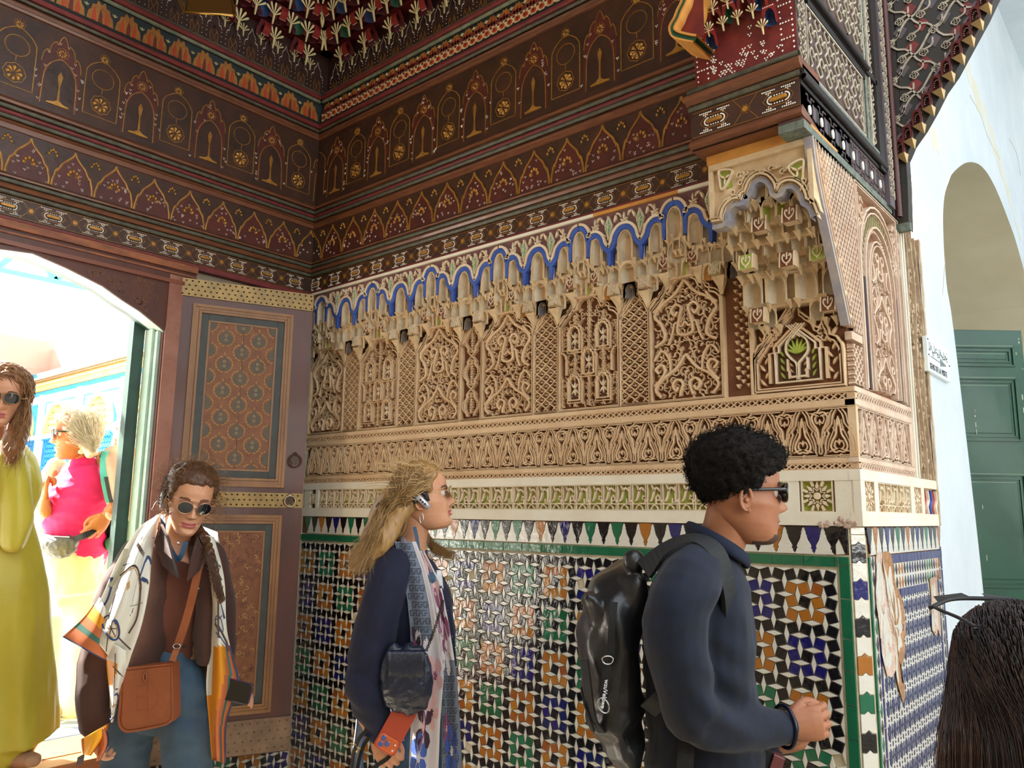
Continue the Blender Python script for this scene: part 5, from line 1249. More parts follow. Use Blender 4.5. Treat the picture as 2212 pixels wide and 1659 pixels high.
def stud_strip(v0, v1, m_, rows, pitch, name):
    MB().box(FL, .002, .655, v0, v1, -.02, .006, 0, .001).build(name, m_, leafD)
    mb = MB(); 
    for rI in range(rows):
        v = v0+(rI+.5)*(v1-v0)/rows; u = .014+(pitch/2 if rI % 2 else 0)
        while u < .65:
            mb.ball(FL(u, v, .006), (.0052, .0052, .004), 6, 0); u += pitch*rnd.uniform(.95, 1.05)
    mb.build('studs', BRD if m_ is BRS else GRY, leafD)
stud_strip(2.552, 2.638, BRS, 4, .0275, 'brass_strap'); stud_strip(1.570, 1.640, BRS, 3, .0255, 'brass_strap'); stud_strip(.465, .615, GRY, 4, .034, 'brass_strap')
def panel(u0, u1, v0, v1, drops):
    for k, (d, n, m_) in enumerate(((0, .012, TN), (.014, .007, TN), (.030, .011, TN), (.042, .003, SLT), (.074, .006, TN), (.082, .001, PNL))):
        m2 = MB(); a, b, c, e = u0+d, u1-d, v0+d, v1-d; w2 = (.014, .014, .011, .032, .008, 0)[k]
        if w2:
            m2.box(FL, a, a+w2, c, e, -.01, n, 0, .0015); m2.box(FL, b-w2, b, c, e, -.01, n, 0, .0015); m2.box(FL, a+w2, b-w2, c, c+w2, -.01, n, 0, .0015); m2.box(FL, a+w2, b-w2, e-w2, e, -.01, n, 0, .0015); m2.build('panel_moulding' if m_ is TN else 'slate_border', m_, leafD)
        else: m2.box(FL, a, b, c, e, -.01, n); m2.build('painted_field', m_, leafD)
    a, b, c, e = u0+.082, u1-.082, v0+.082, v1-.082
    m2 = MB(); r = random.Random(1); sx = (b-a)/2.0; sy = .122
    j = 0; v = e-.005
    while v > c-.06 and drops:
        for i in range(3 if j % 2 == 0 else 2):
            cu = a+(i if j % 2 == 0 else i+.5)*sx; R = .031; s_ = R
            P = [(cu+x*s_, v+y*s_) for x, y in ((0, 1.35), (.22, .95), (.55, .62), (.88, .25), (1, -.15), (.88, -.6), (.5, -.92), (0, -1.02), (-.5, -.92), (-.88, -.6), (-1, -.15), (-.88, .25), (-.55, .62), (-.22, .95))]
            cl = lambda Q: [(min(max(x, a), b), min(max(y, c), e)) for x, y in Q]
            m2.prism(FL, cl(P), .001, .0025, 1)
            c0 = (cu, v)
            for q in range(14):
                an = -math.pi/2+(q-6.5)*.40; x, y = cu+R*1.22*math.cos(an), v-.1*R+R*1.2*math.sin(an)
                if a < x < b and c < y < e: leaf(m2, FL, (x-.004*math.cos(an+1.57*np.sign(q-6.5)), y), an+1.57*np.sign(q-6.6), .017, .008, .001, .003, 0)
            if a+.01 < cu < b-.01 and v+.05 < e: leaf(m2, FL, (cu, v+R*1.3), math.pi/2, .020, .008, .001, .003, 0)
            for s2 in (1, -1):
                for dv in (.010, -.012):
                    if a < cu-.01 and cu+.01 < b and c < v+dv < e: m2.ribbon(FL, spiral((cu, v+dv), .0085, math.pi/2 if s2 == 1 else math.pi/2, .5, s2, 8), .0028, .002, .004, 0)
        v -= sy/2*1.04; j += 1
    for _ in range(420 if drops else 300):
        x, y = r.uniform(a+.004, b-.004), r.uniform(c+.004, e-.004)
        if drops: m2.ribbon(FL, [(x-.002, y), (x+.003, y+r.uniform(-.002, .002))], .0016, .001, .0016, 2)
        else: m2.ribbon(FL, spiral((x, y), .012, r.uniform(0, 6), .7, r.choice((1, -1)), 6), .003, .001, .0025, 0 if r.random() < .4 else 2)
    m2.box(FL, (a+b)/2+.004, (a+b)/2+.0055, c, e, 0, .0016, 3)
    m2.build('painted_drops', [GDL, DRP, mat('russet_flecks', '#5c3018', .6), mat('split_line', '#1d120c', .8)], leafD)
panel(.092, .560, 1.665, 2.520, True); panel(.092, .560, .640, 1.535, False)
for u, v, R, m_, nm in ((.605, 1.800, .030, mat('dark_iron', '#4a2c20', .45, metal=.5), 'pull_ring'), (.592, 1.606, .026, mat('polished_ring', '#b3a48a', .3, metal=.8), 'pull_ring')):
    t = np.linspace(0, 2*np.pi, 25)[:-1]; mb = MB()
    mb.tube(FL(u+R*np.cos(t), v-.004+R*np.sin(t), .016+0*t), .0034, 6, 0, closed=True); mb.ball(FL(u, v+R, .012), .009, 8, 0); mb.prism(FL, [(u+.021*math.cos(a)*(1+.1*math.cos(6*a)), v+.021*math.sin(a)*(1+.1*math.cos(6*a))) for a in t], 0, .009, 1)
    o = mb.build(nm, [m_, BRD if nm else m_], leafD)
# ================= floors =================
tag(MB().box(FZ, 0, 7.5, -7.5, 6.5, -.2, 0).build('floor', mat('stone_floor', '#b9ab97', .5, col2='#a39783', vscale=3)), kind='structure')
# ================= passage on the right: limewashed wall with an arched opening =================
po = [(1.62, 0), (1.615, 1.19), (1.563, 1.60), (1.43, 2.39), (1.36, 2.60), (1.38, 2.86), (1.454, 3.03), (1.58, 3.15), (1.708, 3.244), (2.08, 3.43), (2.50, 3.555), (2.89, 3.558), (3.3, 3.46), (3.58, 3.35), (4.0, 3.05), (4.35, 2.6), (4.5, 2.2), (4.55, 0)]
po = np.array([po[0]]+[tuple(q) for q in spline(po[1:], 4)]+[po[-1]])
mb = MB(); n = len(po)
# wall around the opening, built as strips out to a rectangle
L_ = np.argmin(po[:, 0]); outr = []
for y, z in po:
    t = (y-1.36)/3.19
    outr.append((.90+0*y, z) if z < 2.61 and y < 2 else ((5.2, z) if z < 2.61 else (.90+max(0, min(1, t))*4.3, 6.0)))
outr = np.array(outr)
mb.grid(np.array([FC(po[:, 0], po[:, 1], 0), FC(outr[:, 0], outr[:, 1], 0)]), 0, False)
mb.grid(np.array([FC(po[:, 0], po[:, 1], 0), FC(po[:, 0], po[:, 1], -.03), FC(po[:, 0], po[:, 1], -1.3)]), 1, False)
mb.box(FC, 1.0, 4.9, 0, 4.2, -1.35, -1.3, 1)
mb.box(Fr((2.82, 5.2, 0), (1, 0, 0), (0, 0, 1), (0, -1, 0)), -.4, 5, 0, 6, -.2, 0, 0)
pw = tag(mb.build('wall_passage', [WHI, mat('cream_limewash', '#dbd3bd', .9, col2='#d0c6ab', vscale=1.5, bump=.2, bscale=10)]), kind='structure')
cr = MB(); r = random.Random(2)
for P in ([(2042, 560), (2038, 600), (2036, 640)], [(2095, 205), (2118, 250), (2135, 300), (2160, 345)], [(2008, 250), (2004, 275)], [(2180, 300), (2195, 330), (2205, 380)]):
    q = np.array([C2(*p) for p in P]); q = spline(q, 6); q += np.array([[r.uniform(-.004, .004), r.uniform(-.006, .006)] for _ in q]); cr.ribbon(FC, q, .004, -.001, .0012)
cr.build('hairline_cracks', mat('crack_tan', '#b9a78a', .95), pw)
st = MB()
for P, w_ in (([(2060, 60), (2090, 150), (2130, 260), (2165, 370), (2205, 520)], .16), ([(2000, 255), (2030, 330)], .10)):
    q = spline([C2(*p) for p in P], 8); ww = w_*np.sin(np.linspace(.2, 2.95, len(q)))*(1+.3*np.sin(np.arange(len(q))*1.7)); st.ribbon(FC, q, ww, -.001, .0006)
st.build('ochre_stain', mat('faint_ochre_stain', '#cfc7ae', .9, col2='#cdd2cf', vscale=5), pw)
# green panelled door leaf standing open in the recess
p0 = W(2206, 714, 5.2); hd = np.array([-CR[0], -CR[1], 0]); hd /= np.linalg.norm(hd)
FG = Fr((p0[0], p0[1], 0), hd, (0, 0, 1), np.cross(hd, (0, 0, 1)) if np.dot(np.cross(hd, (0, 0, 1)), CAM-p0) > 0 else -np.cross(hd, (0, 0, 1)))
GD = mat('green_gloss_paint', '#1f5038', .45, col2='#1a4230', vscale=3, bump=.2, bscale=12, coat=.15); GDe = mat('pale_worn_edge', '#7c9078', .6)
zt = p0[2]; dg = tag(MB().box(FG, 0, .95, .02, zt, -.05, 0, 0, .003).build('door_2', GD), kind='structure')
def gpan(v0, v1, u0=.065, u1=.89):
    for d, n, w2 in ((0, .012, .012), (.026, .008, .010)):
        m2 = MB(); m2.box(FG, u0+d, u0+d+w2, v0+d, v1-d, 0, n, 0, .002); m2.box(FG, u1-d-w2, u1-d, v0+d, v1-d, 0, n, 0, .002); m2.box(FG, u0+d, u1-d, v0+d, v0+d+w2, 0, n, 0, .002); m2.box(FG, u0+d, u1-d, v1-d-w2, v1-d, 0, n, 0, .002); m2.build('panel_moulding', GD, dg)
    MB().box(FG, u0+.05, u1-.05, v0+.05, v1-.05, 0, .006, 0, .004).build('raised_panel', GD, dg)
    MB().box(FG, u0+.06, u1-.06, v1-.054, v1-.050, .004, .0072).box(FG, u0+.01, u1, v1-.002, v1+.002, .004, .0128).build('worn_edge', GDe, dg)
def zG(y, x=2150): return W(x, y, 5.05)[2]
gpan(zG(785), zG(738)); gpan(zG(952), zG(810)); gpan(zG(1266), zG(1024)); gpan(.15, zG(1330))
mb = MB(); r = random.Random(5)
for _ in range(34):
    u = r.choice((.03, .02, .045, .012, .7, .35)); v = r.uniform(1.0, zt-.03); mb.box(FG, u, u+r.uniform(.002, .006), v, v+r.uniform(.008, .035), 0, .0085 if u > .1 else .001)
mb.build('paint_chips', mat('chipped_primer', '#cfd3ae', .8), dg)
# direction sign on the wall
sy0, sz0 = C2(1992, 725); sy1, sz1 = C2(2045, 815)
FS = Fr(FC(.862, 2.125, 0), (0, 1, 0), (0, 0, 1), (1, 0, 0)); SW, SH = .358, .140
sign = MB().box(FS, 0, SW, 0, SH, .0, .016, 0, .002).build('direction_sign', [mat('sign_white', '#e9f2ef', .25, coat=.4)])
tag(sign, 'small white sign with black lettering and an arrow on the limewashed wall', 'sign')
def text(body, size, fr, u, v, n, mi, parent, name, ang=0, ext=.0006, align='LEFT', bold=False):
    cu = bpy.data.curves.new(name, 'FONT'); cu.body = body; cu.size = size; cu.extrude = ext; cu.align_x = align
    if bold: cu.offset = size*.02
    o = bpy.data.objects.new('tmp', cu); COL.objects.link(o); dg_ = bpy.context.evaluated_depsgraph_get(); me = bpy.data.meshes.new_from_object(o.evaluated_get(dg_)); bpy.data.objects.remove(o)
    c, s_ = math.cos(ang), math.sin(ang); U = fr.u*c+fr.v*s_; V = -fr.u*s_+fr.v*c; O = fr(u, v, n)
    me.transform(Matrix([[U[0], V[0], fr.n[0], O[0]], [U[1], V[1], fr.n[1], O[1]], [U[2], V[2], fr.n[2], O[2]], [0, 0, 0, 1]])); me.materials.clear(); me.materials.append(mi)
    return link(name, me, parent)
INK = mat('black_ink', '#20242c', .6)
text('SENS DE LA VISITE', .034, FS, .018, .012, .0165, INK, sign, 'lettering')
mb = MB(); r = random.Random(21)
for k, x in enumerate(np.linspace(.03, .31, 12)):               # arabic line: joined strokes, loops and points
    y = .094+.006*math.sin(k*1.9); mb.ribbon(FS, spline([(x-.014, y-.004), (x, y-.008+.004*(k % 2)), (x+.014, y-.004)], 4), .0032, .016, .0168)
    if k % 3 == 0: mb.ribbon(FS, [(x, y-.004), (x+.002, y+.026)], .003, .016, .0168)
    elif k % 3 == 1: mb.ribbon(FS, spiral((x, y+.003), .007, 0, .95), .0028, .016, .0168)
    else: mb.ribbon(FS, spline([(x-.008, y), (x, y-.018), (x+.012, y-.016)], 4), .003, .016, .0168)
    if k % 2: mb.prism(FS, [(x-.002, y+.014), (x+.002, y+.014), (x+.002, y+.018), (x-.002, y+.018)], .016, .0168)
mb.build('arabic_lettering', INK, sign)
MB().ribbon(FS, [(.04, .064), (.20, .060)], .004, .016, .0168).prism(FS, [(.19, .045), (.30, .060), (.19, .078)], .016, .0166).build('arrow', mat('grey_ink', '#6b7776', .6), sign)
for u, v in ((.012, .128), (.012, .066), (.346, .070)): MB().box(FS, u-.004, u+.004, v-.003, v+.003, .016, .018).build('fixing_screw', INK, sign)
# ================= wooden lambrequin arch across the passage (plane y = .6) =================
FY = Fr((0, .60, 0), (1, 0, 0), (0, 0, 1), (0, -1, 0))
intr = [(2.862, 2.62), (2.869, 2.80), (2.869, 2.90), (2.895, 2.954), (2.937, 3.005), (2.977, 3.066), (3.016, 3.133), (3.057, 3.182), (3.099, 3.25), (3.137, 3.311), (3.172, 3.367), (3.20, 3.42), (3.26, 3.52), (3.34, 3.64), (3.46, 3.78), (3.65, 3.93), (3.9, 4.05), (4.3, 4.12)]
ia = np.array(intr); sp_ = MB(); tp = np.stack([ia[:, 0], np.full(len(ia), 4.9)], 1)
sp_.grid(np.array([FY(ia[:, 0], ia[:, 1], 0), FY(tp[:, 0], tp[:, 1], 0)]), 0, False); sp_.grid(np.array([FY(ia[:, 0], ia[:, 1], 0), FY(ia[:, 0], ia[:, 1], -.06)]), 0, False); sp_.grid(np.array([FY(ia[:, 0], ia[:, 1], -.06), FY(tp[:, 0], tp[:, 1], -.06)]), 0, False)
sp_.add([FY(2.80, 2.62, 0), FY(2.862, 2.62, 0), FY(2.869, 4.9, 0), FY(2.80, 4.9, 0)], [(0, 1, 2, 3)], 0)
sp_.box(FY, 2.800, 2.815, 2.66, 4.4, 0, .014, 1); sp_.box(FY, 2.80, 2.868, 2.615, 2.645, -.02, .006, 1)
# knotted strapwork: diagonal lattice of wavy bands with quatrefoil knots
def inArch(x, z): return x > 2.822 and z > float(np.interp(x, ia[2:, 0], ia[2:, 1]))+.045
for i in range(-2, 9):
    for s_ in (1, -1):
        P = []
        for t in np.linspace(0, 1.5, 70):
            x = 2.80+t*.62; z = 2.86+i*.158+(t if s_ == 1 else -t+.9)*.62+.010*math.sin(t*48)
            P.append((x, z))
        run = []
        for q in P+[(0, 0)]:
            if inArch(*q) and q[1] < 4.2: run.append(q)
            else:
                if len(run) > 2: sp_.ribbon(FY, run, .007, 0, .006, 2)
                run = []
for i in range(6):
    for j in range(12):
        x = 2.843+i*.076+(.038 if j % 2 else 0); z = 2.90+j*.079
        if not (inArch(x-.02, z) and inArch(x+.02, z)): continue
        for k in range(4):
            a = k*math.pi/2; c = (x+.008*math.cos(a), z+.008*math.sin(a)); sp_.ribbon(FY, [(c[0]+.007*math.cos(b), c[1]+.007*math.sin(b)) for b in np.linspace(0, 2*np.pi, 9)[:-1]], .0035, 0, .007, 2, closed=True)
        q = [(x, z+.01), (x+.03, z+.022), (x+.034, z+.05)]; sp_.ribbon(FY, spline(q, 4), .006, 0, .006, 2) if inArch(x+.034, z) else None
        sp_.prism(FY, [(x+.038-.026, z+.04), (x+.038, z+.008), (x+.038+.026, z+.04), (x+.038, z+.07)], 0, .002, 3 if (i+j) % 2 else 4) if inArch(x+.07, z+.01) else None
sp_ = tag(sp_.build('trim_8', [mat('spandrel_dark', '#33271c', .6, col2='#22231c', vscale=12), GG, CT, RW, SL]), kind='structure')
mb = MB(); q = offset(ia[2:12], .0); 
fr2 = FY
for k in range(11):                                             # little honeycomb cells hanging under the arch
    t = k/11*1.0; s_arc = 2+ t*10
    x = float(np.interp(s_arc, range(len(ia)), ia[:, 0])); z = float(np.interp(s_arc, range(len(ia)), ia[:, 1])); x2 = float(np.interp(s_arc+.9, range(len(ia)), ia[:, 0])); z2 = float(np.interp(s_arc+.9, range(len(ia)), ia[:, 1]))
    m2 = MB(); F2 = Fr(FY((x+x2)/2-.026, (z+z2)/2-.016, .030), FY.u*.9+FY.n*.42, FY.v, FY.n*.9-FY.u*.42)
    niche(m2, F2, 0, 0, .034, .050, 0, .028, .058, .022, 1, rim=.0025, K=5, m1=1, m2=0)
    tt = np.linspace(0, 2*np.pi, 9)[:-1]; dots(m2, F2, [(.011*math.cos(a), .022+.018*math.sin(a)) for a in np.linspace(-.4, 3.5, 9)], -.006, .0013, 4)
    m2.add([F2(-.020, 0, 0), F2(.020, 0, 0), F2(.012, 0, -.035), F2(-.012, 0, -.035), F2(.010, -.038, -.026)], [(0, 1, 4), (1, 2, 4), (2, 3, 4), (3, 0, 4), (0, 1, 2, 3)], 3)
    m2.ribbon(FY, spline([(x-.05, z+.0), (x-.042, z+.035), (x-.012, z+.052)], 4), .010, 0, .012, 2)
    m2.build('arch_cell', [mat('cell_maroon', '#4a1e1c', .55), mat('cell_red', '#6a2f2c', .55), mat('mauve_hood', '#6b5058', .6), mat('cone_cream', '#b59a68', .6), DOT], sp_)
# ================= gilt lantern at the top of the picture =================
GLT = mat('polished_brass', '#a9803f', .22, metal=.9); GLA = mat('amber_glass', '#4a2f14', .15, coat=.5)
A, B_, C_, D_ = W(383, -4, 3.3), W(399, 27, 3.2), W(507, 33, 3.2), W(490, -4, 3.3)
up = np.array([0, 0, .10]); lan = empty('hanging_lantern', tuple((A+C_)/2), 'brass framed hanging lantern at the very top, before the honeycomb ceiling', 'lantern')
mb = MB(); bk = (A-B_)*1.0; cs = [B_, C_, C_+(D_-C_)*3.2, B_+(A-B_)*3.2]
mb.tube(np.array(cs), .006, 6, 0, closed=True)
mb.build('base_frame', GLT, lan)
tp4 = [c+np.array([0, 0, .34])+((sum(cs)/4)-c)*.5 for c in cs]
MB().add(cs+[c+np.array([0, 0, .02]) for c in cs], [(0, 1, 2, 3)]).build('bottom_plate', GLA, lan)
for i in range(4):
    j = (i+1) % 4; MB().tube(np.array([cs[i], tp4[i]]), .005, 6).build('corner_bar', GLT, lan); MB().add([cs[i]*.97+cs[j]*.03, cs[j]*.97+cs[i]*.03, tp4[j], tp4[i]], [(0, 1, 2, 3)]).build('pane', GLA, lan)
MB().tube(np.array([(sum(cs)/4)+np.array([0, 0, .34]), (sum(cs)/4)+np.array([0, 0, 1.6])]), .004, 6).build('chain', GLT, lan)

# ================= the side of the room behind the camera, closed but for the passage =================
tag(MB().box(Fr((0, -4.3, 0), (1, 0, 0), (0, 0, 1), (0, 1, 0)), -.3, 6.6, 0, 4.8, -.3, 0).build('wall_front', mat('room_plaster', '#c9b79a', .9, col2='#b59f80', vscale=2)), kind='structure')
tag(MB().box(Fr((6.6, 0, 0), (0, 1, 0), (0, 0, 1), (-1, 0, 0)), -4.6, 5.2, 0, 3.4, -.3, 0).build('wall_far_right', WHI), kind='structure')

tag(MB().box(FZ, 2.82, 6.7, 1.0, 5.3, 5.2, 5.4).box(FZ, 4.8, 6.7, -4.4, 1.0, 4.6, 4.8).build('ceiling_passage', WHI), kind='structure')
# ================= the sunlit courtyard beyond the doorway =================
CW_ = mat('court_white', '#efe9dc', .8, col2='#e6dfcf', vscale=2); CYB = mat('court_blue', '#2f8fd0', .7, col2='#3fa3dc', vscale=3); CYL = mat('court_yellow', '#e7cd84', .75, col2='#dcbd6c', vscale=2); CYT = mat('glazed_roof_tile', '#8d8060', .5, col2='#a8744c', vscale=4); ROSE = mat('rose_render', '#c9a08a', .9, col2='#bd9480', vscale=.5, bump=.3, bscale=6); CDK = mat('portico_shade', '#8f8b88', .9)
court = tag(MB().box(FZ, -34, -.30, -14, 22, .40, .558).build('courtyard_floor', mat('court_floor_white', '#e4e2da', .5)), kind='structure')
mb = MB(); k = 0
for i in range(46):
    for j in range(30):
        x, y = -.46-i*.085, -2.2+j*.13+(.065 if i % 2 else 0)
        if x < -4: continue
        mb.prism(FZ.off(x, y), [(-.040, -.012), (-.012, -.052), (.040, .012), (.012, .052)], .555, .5605, (i+j) % 3)
tag(mb.build('zigzag_tiles', [mat('court_blue_grey', '#5f8796', .4), mat('court_sage', '#7d9a84', .4), mat('court_slate', '#6f8290', .4)], court), kind='stuff')
MB().box(FZ, -.44, -.31, -2.4, -.5, .55, .5625).build('blue_border_strip', mat('court_border_blue', '#6d84b4', .4), court)
AY = 7.978; FAr = Fr((0, AY, 0), (1, 0, 0), (0, 0, 1), (0, -1, 0)); X0, X1 = -31.0, -12.0
ar = empty('arcade_building', (-20, AY, .56), 'white, blue and yellow arcaded gallery on the far side of the sunny courtyard', 'building')
def P_(name, m_): return lambda mb: mb.build(name, m_, ar)
def bx(name, m_, *a): MB().box(FAr, *a).build(name, m_, ar)
bx('upper_wall', CW_, X0, X1, 4.0, 5.70, -.3, 0); bx('blue_cornice_line', CYB, X0, X1, 5.57, 5.70, 0, .08); bx('yellow_cornice', CYL, X0, X1, 5.72, 6.0, -.3, .22); bx('yellow_cornice', CYL, X0, X1, 5.86, 5.92, .2, .3)
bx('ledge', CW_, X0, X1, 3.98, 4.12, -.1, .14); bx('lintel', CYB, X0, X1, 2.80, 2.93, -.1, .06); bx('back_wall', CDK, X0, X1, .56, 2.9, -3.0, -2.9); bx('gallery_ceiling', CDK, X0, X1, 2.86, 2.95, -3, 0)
mb = MB(); x = X0
while x < X1:
    t = np.linspace(0, np.pi, 6); G = FAr(x+.07+.075*np.cos(t)[None]*np.ones((2, 1)), np.array([[6.02], [6.36]])+.05*np.sin(t)[None], np.array([[.38], [-.2]])+0*t[None]); 
    m2 = MB(); m2.grid(G, 0, True); m2.build('roof_tile', CYT, ar) if (X0+3 < x < -19) and False else mb.grid(G, 0, True); x += .165
mb.box(FAr, X0, X1, 5.99, 6.03, -.3, .34, 0); mb.build('roof_tiles', CYT, ar); bx('ridge_band', CYB, X0, X1, 6.36, 6.55, -.5, -.2)
pos = [-30.9+3.31*k for k in range(6)]
for k, px in enumerate(pos):
    bx('pier', CW_, px-.17, px+.17, .56, 5.57, -.1, .10)
    a, b = px+.17, px+3.14; c = (a+b)/2
    bx('blue_panel', CYB, a+.10, b-.10, 4.14, 5.28, 0, .02)
    hw = .98; A = [(c-hw, 4.14)]+[(c-hw*math.cos(t), 4.22+.95*math.sin(t)) for t in np.linspace(0, math.pi, 13)]+[(c+hw, 4.14)]
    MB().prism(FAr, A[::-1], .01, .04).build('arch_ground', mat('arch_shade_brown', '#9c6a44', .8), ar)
    m2 = MB(); m2.ribbon(FAr, A, .14, 0, .16); m2.build('arch_ring', CYL, ar)
    m2 = MB()
    for s_ in (1, -1):
        for q in range(-9, 10):
            run = []
            for t in np.linspace(0, 1.05, 14):
                x, z = c+q*.26+s_*(t-.5)*.60, 4.14+t
                if abs(x-c) < hw and z < 4.22+.95*math.sqrt(max(0, 1-((x-c)/hw)**2)): run.append((x, z))
            if len(run) > 1: m2.ribbon(FAr, [run[0], run[-1]], .055, .03, .09)
    m2.build('arch_screen', CYL, ar)
    m2 = MB(); m2.box(FAr, a+.06, b-.06, 2.95, 3.96, -.08, -.04, 1)
    for s_ in (1, -1):
        for q in range(-4, 22):
            x0, x1_ = a+q*.19, a+q*.19+.55
            p, q_ = ((x0, 2.96), (x1_, 3.94)) if s_ == 1 else ((x1_, 2.96), (x0, 3.94))
            if min(x0, x1_) > a+.04 and max(x0, x1_) < b-.04: m2.ribbon(FAr, [p, q_], .045, -.04, 0, 0)
    for v in (2.95, 3.93): m2.box(FAr, a+.06, b-.06, v, v+.06, -.04, .02, 0)
    m2.build('balustrade_lattice', [CYB, mat('court_deep_blue', '#1f6fb4', .8)], ar)
# rose coloured walls above and behind
far = MB().box(Fr((-31, 0, 0), (0, 1, 0), (0, 0, 1), (1, 0, 0)), -14, 9.3, .5, 8.2, -.4, 0).box(Fr((-31, 0, 0), (0, 1, 0), (0, 0, 1), (1, 0, 0)), -14, 9.3, 6.75, 6.95, 0, .15)
tag(far.build('far_wall', ROSE), kind='structure')
tag(MB().box(Fr((0, 9.2, 0), (1, 0, 0), (0, 0, 1), (0, -1, 0)), -31, -14, .5, 7.88, -.4, 0).box(Fr((0, 9.2, 0), (1, 0, 0), (0, 0, 1), (0, -1, 0)), -28.9, -14, 7.88, 8.15, -.4, 0).build('side_wall', ROSE), kind='structure')
# cyan trellis beam in front of the door
tr = empty('garden_trellis', (-1.5, -.9, .56), 'cyan painted trellis beam seen high through the doorway', 'trellis')
FT = Fr((-1.5, 0, 0), (0, 1, 0), (0, 0, 1), (1, 0, 0)); CYN = mat('cyan_paint', '#3fb4d8', .5)
MB().box(FT, -4.0, .6, 2.875, 2.905, -.03, .03).build('lower_rail', CYN, tr); MB().box(FT, -4.0, .6, 3.20, 3.23, -.03, .03).build('upper_rail', CYN, tr)
y = -3.9
while y < .4:
    for s_ in (1, -1): MB().ribbon(FT, spline([(y, 2.90), (y+s_*.07, 3.0), (y+s_*.155, 3.21)], 4), .035, -.015, .015).build('diagonal_brace', CYN, tr)
    y += .205 if False else .31
for yy in (-4.0, .6): MB().box(FT, yy-.03, yy+.03, .56, 3.2, -.03, .03).build('post', CYN, tr)
# ================= figures: shared building blocks =================
from mathutils import noise as MN
def unit(v): v = np.array(v, float); return v/(np.linalg.norm(v)+1e-12)
RH = unit([CR[0], CR[1], 0]); DH = unit([CF[0], CF[1], 0]); UP = np.array([0, 0, 1.0])   # picture-right, away, up (level directions in the place)
def remesh(mb, vox=.006, it=3, fac=.5, disp=None):
    """fuse overlapping tubes into one continuous skin"""
    o = bpy.data.objects.new('tmp', mb.mesh('tmp', [])); COL.objects.link(o)
    m = o.modifiers.new('r', 'REMESH'); m.mode = 'VOXEL'; m.voxel_size = vox; m.use_smooth_shade = True
    if it: s = o.modifiers.new('s', 'SMOOTH'); s.factor = fac; s.iterations = it
    me = bpy.data.meshes.new_from_object(o.evaluated_get(bpy.context.evaluated_depsgraph_get())); old = o.data; bpy.data.objects.remove(o); bpy.data.meshes.remove(old)
    if disp:
        n = len(me.vertices); co = np.empty(n*3); no = np.empty(n*3); me.vertices.foreach_get('co', co); me.vertex_normals.foreach_get('vector', no)
        co = co.reshape(-1, 3); no = no.reshape(-1, 3); d = disp(co, no); co += no*d[:, None]; me.vertices.foreach_set('co', co.ravel()); me.update()
    return me
def folds(amp, sc, seed=0, extra=None):
    """cloth folds: ridged noise stretched along sc, plus optional callable"""
    def f(co, no):
        q = co*np.array(sc)+seed*3.7; out = np.empty(len(q))
        for i, c in enumerate(q.tolist()):
            a = MN.noise(Vector(c)); out[i] = (1-2*abs(a))*.6+MN.noise(Vector(c)*2.3)*.4
        d = amp*(out-.5)
        return d+(extra(co, no) if extra else 0)
    return f
def part(name, me, m_, parent, label=None):
    me.materials.clear()
    for x in (m_ if isinstance(m_, (list, tuple)) else [m_]): me.materials.append(x)
    for p in me.polygons: p.use_smooth = True
    o = link(name, me, parent)
    if label: o['label'] = label
    return o
def T(mb, pts, rad, side=None, k=16, sp=3):
    """a smooth limb through the points; rad per point, number or (along side, across)"""
    P = np.array([np.array(p, float) for p in pts]); R = np.array([[r, r] if np.isscalar(r) else list(r) for r in rad], float)
    if len(P) > 2: P = spline(P, sp); R = np.abs(spline(R, sp))
    else: t = np.linspace(0, 1, sp+1)[:, None]; P = P[0]+(P[1]-P[0])*t; R = R[0]+(R[1]-R[0])*t
    mb.tube(P, R, k, 0, True, side)
    for e in (0, -1):
        mb.ball(P[e], float(R[e].min())*.999, 10)
SKM = {}
def skin(name, col, c2):
    return mat('skin_'+name, col, .48, col2=c2, vscale=18, sss=.12, bump=.12, bscale=180, bdist=.001, spec=.4)
HZ = [(-.1190, .052, .012, .012), (-.1165, .070, .002, .026), (-.110, .081, -.012, .037), (-.098, .086, -.030, .046), (-.085, .085, -.044, .053), (-.070, .085, -.055, .0585), (-.050, .085, -.066, .063), (-.030, .084, -.078, .067), (-.010, .083, -.088, .0705), (.005, .082, -.094, .0725), (.022, .086, -.098, .0745), (.045, .085, -.100, .0755), (.070, .076, -.096, .0725), (.090, .058, -.082, .062), (.105, .035, -.060, .045), (.113, .012, -.032, .024), (.1165, -.008, -.012, .004)]
